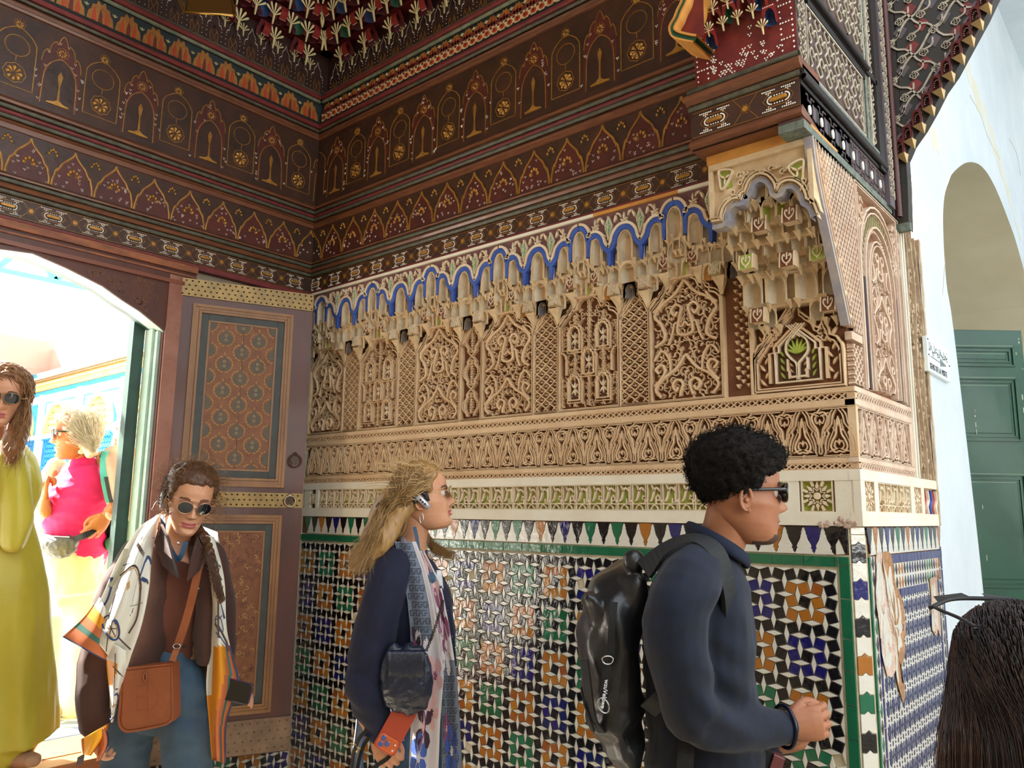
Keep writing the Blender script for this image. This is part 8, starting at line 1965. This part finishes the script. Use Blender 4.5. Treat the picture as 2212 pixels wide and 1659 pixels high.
C_ = lambda cx, cy, ru, rv, n=14: [(cx+ru*math.cos(a), cy+rv*math.sin(a)) for a in np.linspace(0, 2*np.pi, n, endpoint=False)]
draw(G1, [(.22, .42), (.62, .40), (.66, .56), (.20, .60)], 0, SN, fill=True, nm='blue_trunk'); draw(G1, [(.24, .48), (.64, .46), (.64, .475), (.24, .495)], 0, SBG, fill=True, lift=.0036); draw(G1, [(.40, .50), (.45, .47), (.50, .50), (.45, .53)], 0, SBG, fill=True, lift=.004); draw(G1, [(.18, .60), (.72, .57), (.72, .60), (.18, .635)], 0, SDB, fill=True); draw(G1, [(.18, .64), (.70, .61), (.70, .622), (.18, .652)], 0, SN, fill=True)
draw(G1, [(.30, .30), (.62, .28), (.64, .36), (.28, .38)], 0, SN, fill=True); draw(G1, [(.26, .20), (.55, .16), (.60, .23), (.30, .27)], 0, SDB, fill=True); draw(G1, C_(.36, .22, .06, .02), .005, SW_, True)
for k in range(9): draw(G1, [(.28+k*.04, .285), (.285+k*.04, .255)], .004, SDB)
draw(G1, C_(.42, .78, .19, .062), .010, SN, True); draw(G1, C_(.42, .78, .15, .05), .004, SBG, True); draw(G1, C_(.42, .78, .04, .014), 0, SBG, fill=True)
for k in range(6): a = k*math.pi/3+.3; draw(G1, [(.42, .78), (.42+.17*math.cos(a), .78+.056*math.sin(a))], .003, SDB)
draw(G1, [(.20, .50), (.45, .38), (.75, .44), (.86, .58), (.80, .70)], .008, SDB); draw(G1, [(.21, .51), (.45, .395), (.74, .455), (.84, .58)], .003, SBG); draw(G1, [(.70, .30), (.78, .25), (.90, .24), (.98, .26)], .010, SN); draw(G1, [(.70, .30), (.66, .40), (.70, .44)], .008, SN); draw(G1, [(.72, .40), (.90, .38)], .012, SN); draw(G1, C_(.93, .38, .035, .012), 0, SDB, fill=True)
draw(G1, [(.62, .58), (.90, .50)], .004, SGY); draw(G1, [(.60, .78), (.95, .76)], .004, SDB); draw(G1, [(.30, .82), (.10, .98)], .003, SDB); draw(G1, [(.45, .86), (.55, .99)], .003, SDB); draw(G1, [(.24, .60), (.30, .75)], .004, SDB); draw(G1, [(.02, .55), (.10, .58), (.14, .66), (.10, .74)], .010, SN); draw(G1, [(.08, .35), (.15, .40), (.17, .50), (.10, .60)], .022, SGY); draw(G1, [(.82, .12), (.95, .10)], .006, SN); draw(G1, C_(.12, .46, .03, .012), 0, SN, fill=True); draw(G1, [(.12, .46), (.30, .40)], .005, SN)
for (a, b) in (((.3, .25), (.9, .35)), ((.3, .55), (.9, .50)), ((.4, .1), (.5, .9))): draw(G1c, [a, b], .004, SDB)
draw(G1c, [(.2, .55), (.8, .62), (.9, .75)], .010, SN); draw(G1c, [(.4, .78), (.9, .70)], .008, SBG); draw(G1c, [(.2, .9), (.7, .95)], .012, SN)
for k, (a, b) in enumerate((((.2, .12), (.8, .18)), ((.3, .22), (.9, .30)), ((.2, .36), (.7, .30)), ((.3, .40), (.9, .44)), ((.5, .26), (.4, .42)))): draw(G2, [a, b], .006, SN if k % 2 else SDB)
draw(G2, [(.35, .05), (.6, .03), (.95, .08), (.9, .13), (.5, .12)], 0, mat('shawl_dark_teal', '#1f4a50', .6), fill=True); draw(G2, [(.3, .36), (.7, .40), (.9, .44)], .012, SDB); draw(G2, C_(.5, .35, .2, .03), .006, SN, True)
for i, ch in enumerate('VOITURES'):
    p = G1c(.30+.02*math.sin(i), .38+i*.055); n_ = unit(CAM-p); v_ = unit(G1c(.3, .5)-G1c(.3, .4)); FX = Fr(p+n_*.004, v_, np.cross(n_, v_), n_); text(ch, .018, FX, 0, 0, 0, SDB, shawl, 'lettering', ext=.0002)
# crossbody bag
bag = empty('shoulder_bag', tuple(Q(320, 1500, -.15)), 'tan leather crossbody bag with perforated emblem on the young woman\'s hip', 'bag')
TAN = mat('tan_leather', '#9a5530', .45, col2='#8a4a2a', vscale=7, bump=.3, bscale=260, coat=.08)
fb = Fr(Q(318, 1500, -.165), unit(RH*.985+UP*.09), unit(UP*.985-RH*.09), -DH)
prof_ = [(-.078, .085), (-.084, -.02), (-.088, -.072), (-.078, -.098), (-.05, -.108), (.05, -.098), (.078, -.086), (.086, -.06), (.084, .09)]
P = spline(prof_, 4); mb = MB(); mb.prism(fb, P, -.05, .006, 0, .006, True); mb.ribbon(fb, P, .006, -.048, .010, 0, closed=True); mb.build('bag_body', TAN, bag)
mb = MB(); 
for q in [(.028*math.cos(a)-.003*0+.010, -.01+.038*math.sin(a)) for a in np.linspace(-1.2, 1.25, 22)]+[(-.030, -.046+i*.0040) for i in range(20)]+[(.004, -.046+i*.0040) for i in range(20)]+[(-.03+i*.0045, -.046) for i in range(9)]+[(-.03+i*.0045, .030) for i in range(9)]+[(-.03+i*.0045, -.006) for i in range(8)]: mb.ball(fb(q[0], q[1], .0064), .0009, 5)
mb.build('perforations', mat('hole_brown', '#5a2c18', .8), bag)
MB().tube(np.array([fb(-.002+.006*math.cos(a), .055+.014*math.sin(a), .010) for a in np.linspace(0, 2*np.pi, 14, endpoint=False)]), .003, 6, 0, closed=True).build('leather_loop', TAN, bag)
band([Q(432, 1205, -.115), Q(420, 1270, -.13), Q(402, 1340, -.135), Q(385, 1392, -.14)], .026, .004, -DH, 'strap', TAN, bag); band([Q(383, 1400, -.145), Q(378, 1412, -.16), Q(372, 1428, -.17)], .02, .003, -DH, 'strap_end', TAN, bag)
MB().tube(np.array([Q(382, 1396, -.15)+RH*.012*math.cos(a)+UP*.008*math.sin(a) for a in t]) if False else np.array([Q(382, 1396, -.15)+RH*.012*math.cos(a)+UP*.008*math.sin(a) for a in np.linspace(0, 6.28, 14, endpoint=False)]), .002, 6, 0, closed=True).build('ring', STL, bag)
# dark phone
pc = Q(522, 1496, -.10); fp = Fr(pc, unit(RH-UP*.22), unit(UP+RH*.22), unit(-DH))
phn = empty('phone', tuple(pc), 'dark phone in a purple case held out beside the young woman\'s shawl', 'phone'); MB().prism(fp, rr_(.105, .070, .010, -.02, 0), -.004, .003, 0, .001, True).build('case', mat('purple_case', '#3a2440', .4), phn); MB().prism(fp, rr_(.098, .064, .008, -.02, 0), .003, .004, 0, .0005).build('screen', mat('black_screen', '#08080c', .1, coat=1), phn)
# ================= people at the doorway and behind =================
def figure(name_label, D, head_px, fw, hu, sc, hairfn, pose):
    pass
# ---- pink top, white hair
D = 3.8
def Q(x, y, dd=0.0): return W(x, y, D+dd)
c0 = Q(150, 1540); root = empty('person', (c0[0], c0[1], .56), 'elderly woman with white wavy hair and magenta top in the sunlit courtyard', 'person')
SKO = skin('sun_bronzed', '#b5713f', '#a4653a'); fw = unit(-RH*.85-DH*.50-UP*.08); hu = unit(UP-RH*.05); bf = unit(-RH*.55-DH*.8)
pos = Q(165, 938); hb, H = head(pos, fw, hu, 1.0, female=True, nose=1.08, jaw=1.04)
body = MB(); T(body, [Q(172, 970, .02), Q(178, 1000, .03), Q(178, 1030, .03)], [.055, .058, .08], bf); T(body, [Q(246, 985, .05), Q(262, 1098, -.04), Q(238, 1108, -.12)], [.045, .036, .027], None); T(body, [Q(122, 1010, .09), Q(97, 1112, -.04), Q(97, 1086, -.14)], [.045, .036, .027], None); add_mesh(hb, remesh(body, .009, 2))
for wr, d, bk, th, cu in ((Q(97, 1082, -.15), UP*1.0-RH*.15, -RH*.6-DH*.4, RH*.4-DH*.8, (1.3, 1.35, 1.4, 1.4)), (Q(232, 1112, -.13), -UP*.8-RH*.6, -DH-RH*.3+UP*.5, -RH*.5-DH*.5+UP*.4, (.35, .3, .35, .4))):
    hm = MB(); hand(hm, wr, d, bk, th, .95, cu, .15, .6, .6); T(hm, [wr-unit(d)*.05, wr], [.028, (.026, .020)], None); add_mesh(hb, remesh(hm, .0032, 2, .4))
hb.build('body', [SKO, mat('lips_coral', '#b0604e', .4), SKO, SKO], root); eyes(H, root)
glasses(H, root, mat('mirror_lens', '#8f8fa4', .08, metal=.6), BLKF, rx=.027, rz=.021, shape=2.8, y=.101, fr=.0022, temple=.0042, z=.002, brow=.0026)
r = random.Random(7); HW = mat('white_wavy_hair', '#d9cfb8', .45, col2='#b9ac90', vscale=40); scf = lambda x, y, z: z > .060+.4*max(0, y-.05) or y < .035+.3*max(0, z)
cap = MB(); [cap.ball(p+nn*.0, .018, 6) for p, nn, q in skull_pts(H, 260, r, -.08, lambda x, y, z: scf(x, y, z) and not (z < .0 and y > -.01))]
T(cap, [H(-.05, -.05, -.03), H(-.055, -.06, -.09)], [.042, .03], None); T(cap, [H(.055, -.05, -.03), H(.06, -.06, -.09)], [.042, .03], None)
def wav(co, no): return .005*np.sin(((co-pos)@UP)*160+((co-pos)@RH)*90)
part('hair', remesh(cap, .005, 5, .6, wav), HW, root); A = []
for p, nn, (x, y, z) in skull_pts(H, 1100, r, -.05, scf):
    s = 1 if x > 0 else -1; e = H(s*(.075+.02*r.random()), -.05-.03*r.random(), -.06-.04*r.random()); m_ = (p+e)/2+nn*.035
    q = spline([p+nn*.010, p+nn*.022, m_-nn*.012, e], 5); w_ = np.sin(np.linspace(0, 16+4*r.random(), len(q)))[:, None]*.006*np.linspace(.2, 1, len(q))[:, None]; A.append(q+w_*nn)
for _ in range(80): p, nn, q = skull_pts(H, 1, r, -.02, lambda x, y, z: z > .0)[0]; A.append(spline([p+nn*.02, p+nn*.05+RH*r.gauss(0, .01), p+nn*.055+UP*.01+RH*r.gauss(0, .02)], 4))
strands(A, .0011, 'hair_waves', HW, root); MB().tube(np.array([H(-.081, -.012, -.062)+UP*(.009*math.sin(a))+RH*.006*math.cos(a) for a in np.linspace(0, 6.28, 12, endpoint=False)]), .0018, 6, 0, closed=True).build('earring', MATS['gold_buckle'], root)
PK = mat('magenta_jersey', '#d81868', .75, col2='#c91460', vscale=6, bump=.2, bscale=300); BG = mat('pale_pink_cardigan', '#d9b09a', .85, col2='#cfa38c', vscale=8, bump=.3, bscale=200)
g = MB(); T(g, [Q(178, 1003, .02), Q(172, 1040, .01), Q(160, 1095, -.01), Q(162, 1150, 0), Q(168, 1195, .02)], [(.065, .085), (.10, .145), (.135, .155), (.125, .14), (.135, .15)], bf, 24)
part('top', remesh(g, .007, 3, .5, folds(.010, (8, 8, 20), 3)), PK, root)
g = MB(); T(g, [Q(246, 985, .05), Q(262, 1030, .0), Q(270, 1075, .0), Q(270, 1098, -.04)], [.055, .066, .070, .066], None); T(g, [Q(270, 1098, -.04), Q(254, 1106, -.09), Q(238, 1108, -.12)], [.062, .048, .040], None); T(g, [Q(222, 985, .09), Q(232, 1060, .13), Q(238, 1150, .14), Q(236, 1230, .14)], [(.03, .05), (.02, .08), (.018, .08), (.014, .075)], RH)
T(g, [Q(122, 1010, .09), Q(104, 1060, .04), Q(98, 1110, -.04)], [.052, .055, .058], None); T(g, [Q(98, 1110, -.04), Q(96, 1098, -.12)], [.052, .044], None); T(g, [Q(110, 1080, .10), Q(92, 1200, .14), Q(70, 1300, .15), Q(62, 1320, .15)], [(.02, .05), (.014, .06), (.010, .05), (.006, .03)], RH)
part('cardigan', remesh(g, .007, 3, .5, folds(.009, (9, 9, 9), 5)), BG, root)
CRT = mat('cream_trousers', '#dcd4ae', .85, col2='#d4cba2', vscale=5, bump=.2, bscale=200)
g = MB(); T(g, [Q(166, 1180, .02), Q(150, 1230, .0), Q(148, 1270, .0)], [(.135, .15), (.14, .165), (.14, .17)], bf, 20); T(g, [Q(115, 1250, .02), Q(98, 1340, .03), Q(92, 1430, .04), Q(90, 1530, .05)], [.105, .092, .082, .088], None); T(g, [Q(178, 1250, 0), Q(180, 1350, .04), Q(168, 1440, .06), Q(163, 1520, .08)], [.105, .088, .078, .080], None)
part('trousers', remesh(g, .010, 3, .5, folds(.009, (9, 9, 7), 8)), CRT, root)
g = MB(); SHT = mat('sand_suede', '#c09a70', .8); 
for p in (Q(78, 1560, .03), Q(164, 1543, .10)): p = np.array([p[0], p[1], .60]); T(g, [p-bf*.06, p+bf*.04, p+bf*.13], [(.035, .042), (.036, .045), (.024, .034)], UP)
part('shoes', remesh(g, .008, 2), SHT, root)
bb = empty('belt_bag', tuple(Q(125, 1180, -.2)), 'small grey nylon belt bag worn over the magenta top', 'bag'); GN = mat('grey_nylon', '#4c4b48', .45, col2='#5b5a55', vscale=20, bump=.4, bscale=80)
g = MB(); T(g, [Q(88, 1166, -.13), Q(108, 1178, -.18), Q(135, 1182, -.19), Q(160, 1172, -.18)], [(.03, .022), (.048, .034), (.052, .036), (.040, .024)], UP); part('pouch', remesh(g, .005, 2, .5, folds(.004, (30, 30, 30), 3)), GN, bb); band([Q(158, 1165, -.19), Q(185, 1156, -.19), Q(214, 1140, -.12)], [.022, .030, .016], .004, -DH, 'belt', STR, bb); band([Q(84, 1158, -.16), Q(110, 1158, -.205), Q(150, 1160, -.21)], .004, .002, -DH, 'zip', SLV, bb)
tb = empty('teal_backpack', tuple(Q(262, 1150, .12)), 'teal and grey backpack slung on the elderly woman\'s shoulder', 'backpack'); g = MB(); T(g, [Q(262, 1100, .10), Q(262, 1140, .10), Q(255, 1180, .10)], [(.05, .05), (.062, .06), (.05, .05)], RH); part('bag', remesh(g, .007, 2), mat('dark_teal_nylon', '#1f4848', .6, bump=.4, bscale=60), tb); MB().ball(Q(248, 1175, .04), (.05, .05, .04), 10).build('green_pocket', mat('jade_nylon', '#2f9a80', .6), tb)
band([Q(222, 985, .07), Q(228, 975, .0), Q(222, 1000, -.10), Q(226, 1040, -.16), Q(236, 1085, -.13)], .030, .008, np.array([RH*-.2+UP-DH*.3, UP-DH*.4, -DH-RH*.3, -DH, -DH]), 'green_strap', mat('jade_strap', '#2f8f78', .6), tb); band([Q(229, 1030, -.17), Q(238, 1075, -.15), Q(246, 1098, -.10)], .016, .006, -DH, 'webbing', STR, tb)
# ---- lime dress at the left edge
D = 3.1
def Q(x, y, dd=0.0): return W(x, y, D+dd)
c0 = Q(10, 1600); root = empty('person', (c0[0], c0[1], .56), 'woman with long fair hair in a lime green dress at the left edge', 'person')
fw = unit(-DH*.75+RH*.45-UP*.22); hu = unit(UP+RH*.12); bf = unit(-DH*.8+RH*.6)
pos = Q(8, 852); hb, H = head(pos, fw, hu, 1.0, female=True, nose=.95)
body = MB(); T(body, [Q(-5, 890, .03), Q(-18, 925, .04), Q(-20, 960, .04)], [.05, .05, .07], bf); add_mesh(hb, remesh(body, .009, 2)); hb.build('body', [SKF, LPF, SKF, MATS['brow_brown']], root); eyes(H, root)
glasses(H, root, LNS, mat('honey_frame', '#8a6a40', .3), rx=.027, rz=.021, shape=2.5, y=.100, fr=.0018, temple=.003)
r = random.Random(17); HL = mat('honey_hair', '#8f6038', .42, col2='#6e4628', vscale=50); HL2 = mat('honey_highlight', '#c9a070', .4, col2='#a47a4c', vscale=50); scf = lambda x, y, z: z > .068+.3*max(0, y-.055)-.1*abs(x) or y < .03+.35*max(0, z)
cap = MB(); [cap.ball(p-nn*.001, .016, 6) for p, nn, q in skull_pts(H, 240, r, -.08, lambda x, y, z: scf(x, y, z) and not (z < .02 and y > -.0))]
T(cap, [Q(38, 850, .05), Q(48, 890, .03), Q(40, 930, .0), Q(25, 965, -.08), Q(22, 990, -.09)], [.03, .034, .040, .042, .02], None)
part('hair', remesh(cap, .006, 2, .5, folds(.007, (30, 30, 9), 3)), HL, root); A = []; A2 = []
for p, nn, (x, y, z) in skull_pts(H, 1300, r, -.02, scf):
    s = 1 if np.dot(H(x, y, z)-pos, RH) > 0 else -1
    if s < 0: e = Q(-45+r.gauss(0, 8), 960, .05); m1 = Q(-40+r.gauss(0, 6), 870, .03)
    else: m1 = Q(50+r.gauss(0, 6), 880+r.gauss(0, 6), .03+r.gauss(0, .02)); e = Q(24+r.gauss(0, 11), 985+r.gauss(0, 16), -.09+r.gauss(0, .02))
    q = spline([p+nn*.01, p+nn*.025+(m1-p)*.25, m1, (m1+e)/2+RH*r.gauss(.005, .01), e], 5); (A if r.random() < .6 else A2).append(q)
strands(A, .0012, 'hair_strands', HL, root); strands(A2, .0012, 'light_strands', HL2, root)
LM = mat('lime_satin', '#b0a42e', .5, col2='#c0b43c', vscale=3, bump=.15, bscale=40, sheen=.1)
g = MB(); T(g, [Q(-22, 948, .03), Q(-20, 985, .02), Q(-12, 1050, .0), Q(-18, 1120, .0), Q(-12, 1200, 0), Q(-8, 1300, -.02), Q(-6, 1420, -.02), Q(-4, 1540, -.02), Q(-6, 1600, -.02)], [(.05, .075), (.09, .14), (.12, .17), (.11, .14), (.12, .16), (.13, .18), (.135, .19), (.14, .205), (.15, .215)], bf, 24)
T(g, [Q(24, 985, -.03), Q(34, 1050, -.05), Q(38, 1120, -.06), Q(30, 1170, -.08)], [.05, .056, .055, .045], None)
def pl(co, no): s = (co-Q(0, 1300))@RH; u = (co-Q(0, 1300))@UP; return .012*np.sin(s*62+u*3)*np.clip((.2-u)*1.6, 0, 1)
part('dress', remesh(g, .008, 3, .5, folds(.012, (10, 10, 2.5), 3, pl)), LM, root)
g = MB(); p = Q(40, 1622, -.04); p = np.array([p[0], p[1], .605]); d_ = unit(RH*.9-DH*.3); T(g, [p-d_*.10, p, p+d_*.085], [(.030, .04), (.036, .044), (.024, .036)], UP); T(g, [p-d_*.09, p-d_*.10+UP*.12], [.035, .045], None); part('shoes', remesh(g, .007, 2), mat('beige_slip_on', '#b08a6c', .7), root)
# ---- grey haired man behind
D = 5.3
def Q(x, y, dd=0.0): return W(x, y, D+dd)
c0 = Q(280, 1200); root = empty('person', (c0[0], c0[1], .56), 'grey haired man half hidden behind the elderly woman, seen from behind', 'person')
fw = unit(-RH*.8+DH*.5); pos = Q(272, 948); hb, H = head(pos, fw, UP, 1.02)
body = MB(); T(body, [Q(276, 970), Q(282, 1010)], [.06, .065], fw); add_mesh(hb, remesh(body, .01, 2)); hb.build('body', [SKO, SKO, SKO, SKO], root)
r = random.Random(3); cap = MB(); sf = lambda x, y, z: (z > .05 or y < .02) and not (z < -.05); [cap.ball(p+nn*.006, .017, 6) for p, nn, q in skull_pts(H, 200, r, -.05, sf)]; HGm = mat('grey_hair', '#9c968c', .6, col2='#c4beb2', vscale=40); part('hair', remesh(cap, .006, 1, .5, folds(.008, (50, 50, 30), 3)), HGm, root)
strands([spline([p, p+nn*.02, p+nn*.03-fw*.012+UP*.006], 3) for p, nn, q in skull_pts(H, 700, r, -.04, sf)], .0013, 'hair_strands', HGm, root)
g = MB(); T(g, [Q(284, 1000), Q(290, 1040), Q(292, 1120), Q(290, 1220)], [(.07, .09), (.13, .22), (.13, .22), (.13, .20)], fw); T(g, [Q(290, 1200, -.09), Q(290, 1330, -.09), np.array([*Q(290, 1330, -.09)[:2], .58])], [.10, .08, .06], None); T(g, [Q(290, 1200, .09), Q(290, 1330, .09), np.array([*Q(290, 1330, .09)[:2], .58])], [.10, .08, .06], None); part('clothes', remesh(g, .012, 2), mat('beige_shirt', '#b08f70', .8), root)
# ---- white shirt with a terracotta pullover over the arm
D = 4.9
def Q(x, y, dd=0.0): return W(x, y, D+dd)
c0 = Q(40, 1300); root = empty('person', (c0[0], c0[1], .56), 'person in a white shirt with a terracotta pullover over the arm, behind the lime dress', 'person')
fw = unit(DH*.7-RH*.5); pos = Q(30, 1005); hb, H = head(pos, fw, UP, 1.0)
T(hb, [Q(32, 1030), Q(34, 1060)], [.055, .06], fw); hm = MB(); hand(hm, Q(62, 1232, -.14), RH-UP*.3, -DH, UP, .95, (.6,)*4); T(hm, [Q(48, 1222, -.14), Q(60, 1230, -.14)], [.03, .026]); add_mesh(hb, remesh(hm, .004, 2)); hb.build('body', [SKO, SKO, SKO, SKO], root)
cap = MB(); [cap.ball(p+nn*.006, .018, 6) for p, nn, q in skull_pts(H, 160, r, -.07, lambda x, y, z: z > .05 or y < .03)]; part('hair', remesh(cap, .007, 1, .5, folds(.006, (30, 30, 30), 3)), HL, root)
g = MB(); T(g, [Q(34, 1048), Q(36, 1080), Q(38, 1160), Q(38, 1230)], [(.07, .10), (.13, .20), (.13, .20), (.13, .19)], fw); T(g, [Q(62, 1075, -.05), Q(76, 1140, -.06), Q(70, 1180, -.10)], [.06, .062, .06], None); part('shirt', remesh(g, .009, 3, .5, folds(.01, (9, 9, 9), 2)), mat('white_shirt', '#e4e2da', .8), root)
g = MB(); T(g, [Q(38, 1225), Q(38, 1300), np.array([*Q(38, 1300)[:2], .60])], [(.13, .17), (.12, .15), (.08, .1)], fw); part('trousers', remesh(g, .012, 2), MATS['dark_trousers'], root)
pv = empty('pullover', tuple(Q(62, 1190, -.2)), 'terracotta pullover folded over a forearm behind the lime dress', 'pullover'); g = MB(); T(g, [Q(40, 1175, -.15), Q(62, 1165, -.18), Q(82, 1180, -.16)], [.04, .05, .035], None); T(g, [Q(60, 1170, -.18), Q(66, 1215, -.20), Q(74, 1250, -.20)], [(.06, .04), (.055, .03), (.02, .012)], RH); part('knit', remesh(g, .006, 2, .5, folds(.012, (12, 12, 6), 3)), mat('terracotta_knit', '#c06848', .8), pv)
# ---- dark haired woman in the foreground, from behind
D = 1.2
def Q(x, y, dd=0.0): return W(x, y, D+dd)
c0 = Q(2200, 1700); root = empty('person', (c0[0], c0[1], 0), 'woman with long straight dark brown hair seen from behind at the lower right corner', 'person')
fw = unit(DH+RH*.1); pos = Q(2196, 1498); hb, H = head(pos, fw, UP, 1.0, female=True)
T(hb, [Q(2195, 1560, .02), Q(2195, 1660, .02)], [.05, .06], fw); hb.build('body', [SKF, LPF, SKF, SKF], root)
r = random.Random(23); HD = mat('dark_brown_hair', '#1c1210', .38, col2='#2a1a14', vscale=60, stretch=(1, 1, .1), bump=.5, bscale=300); HD2 = mat('brown_hair_glints', '#5a3824', .35, col2='#3c2418', vscale=40)
cap = MB(); [cap.ball(p-nn*.004, .016, 6) for p, nn, q in skull_pts(H, 320, r, -.09, lambda x, y, z: not (z < .04 and y > .03))]
T(cap, [H(0, -.05, .02), H(0, -.068, -.06), H(0, -.068, -.16), H(0, -.068, -.28), H(0, -.066, -.42)], [(.030, .062), (.026, .078), (.026, .082), (.026, .085), (.02, .085)], fw, 24)
part('hair', remesh(cap, .0045, 5, .6, folds(.003, (45, 45, 2), 3)), HD, root); A = []; A2 = []
for p, nn, (x, y, z) in skull_pts(H, 5200, r, -.03, lambda x, y, z: y < .05 or z > .06):
    s = math.atan2(x, -y+.02)/1.6; s = max(-1.1, min(1.1, s)); ex = .118*s+r.gauss(0, .006)
    q = spline([p, p+nn*.014+(-fw)*.004, H(ex*.90, -.10+.055*abs(s)**1.5+r.gauss(0, .004), -.05), H(ex, -.118+.06*abs(s)**1.5+r.gauss(0, .004), -.17), H(ex*1.03+.006*math.sin(ex*60), -.118+.05*abs(s)**1.5, -.30), H(ex*1.0, -.115, -.43+r.gauss(0, .02))], 4); (A2 if r.random() < (.12+.45*(abs(s) > .75)) else A).append(q)
strands(A, .0008, 'hair_strands', HD, root, k=3); strands(A2, .0008, 'light_strands', HD2, root, k=3)
g = MB(); b = H(0, -.02, -.33); T(g, [H(-.20, -.01, -.30), H(-.10, -.01, -.245), H(0, -.01, -.23), H(.10, -.01, -.245), H(.20, -.01, -.30)], [.055, .062, .065, .062, .055], None); T(g, [H(0, -.01, -.28), H(0, 0, -.5), H(0, 0, -.75)], [(.10, .19), (.11, .17), (.11, .17)], fw)
for s in (1, -1): T(g, [H(s*.19, -.01, -.31), H(s*.23, 0, -.5), H(s*.23, .02, -.75)], [.055, .05, .04], None)
part('jumper', remesh(g, .008, 3, .5, folds(.008, (10, 10, 10), 3)), mat('beige_knit', '#b89a84', .85, bump=.5, bscale=200), root)
g = MB()
for s in (1, -1): a = H(s*.09, 0, -.75); T(g, [a, np.array([a[0], a[1], .4]), np.array([a[0], a[1], .06])], [.10, .07, .055], None)
part('trousers', remesh(g, .012, 2), mat('dark_trousers', '#1b1f26', .85), root)
sg = empty('sunglasses', tuple(H(0, .02, .125)), 'black sunglasses pushed up on the dark brown hair in the lower right corner', 'sunglasses')
mb = MB()
for s in (1, -1):
    mb.tube(spline([H(s*.085, .065, .118), H(s*.090, .02, .116), H(s*.088, -.03, .112), H(s*.082, -.07, .104)], 5), np.array([[.0022, .0045]]*16), 8, 0, True, UP)
mb.tube(spline([H(-.092, .062, .116), H(-.05, .085, .128), H(0, .092, .130), H(.05, .085, .128), H(.092, .062, .116)], 5), .0035, 8, 0)
for s in (1, -1): mb.add([H(s*.01, .092, .130), H(s*.07, .082, .122), H(s*.066, .112, .130), H(s*.016, .122, .136)], [(0, 1, 2, 3)], 0)
mb.build('frame', mat('matt_black_frame', '#0b0b0c', .55), sg)
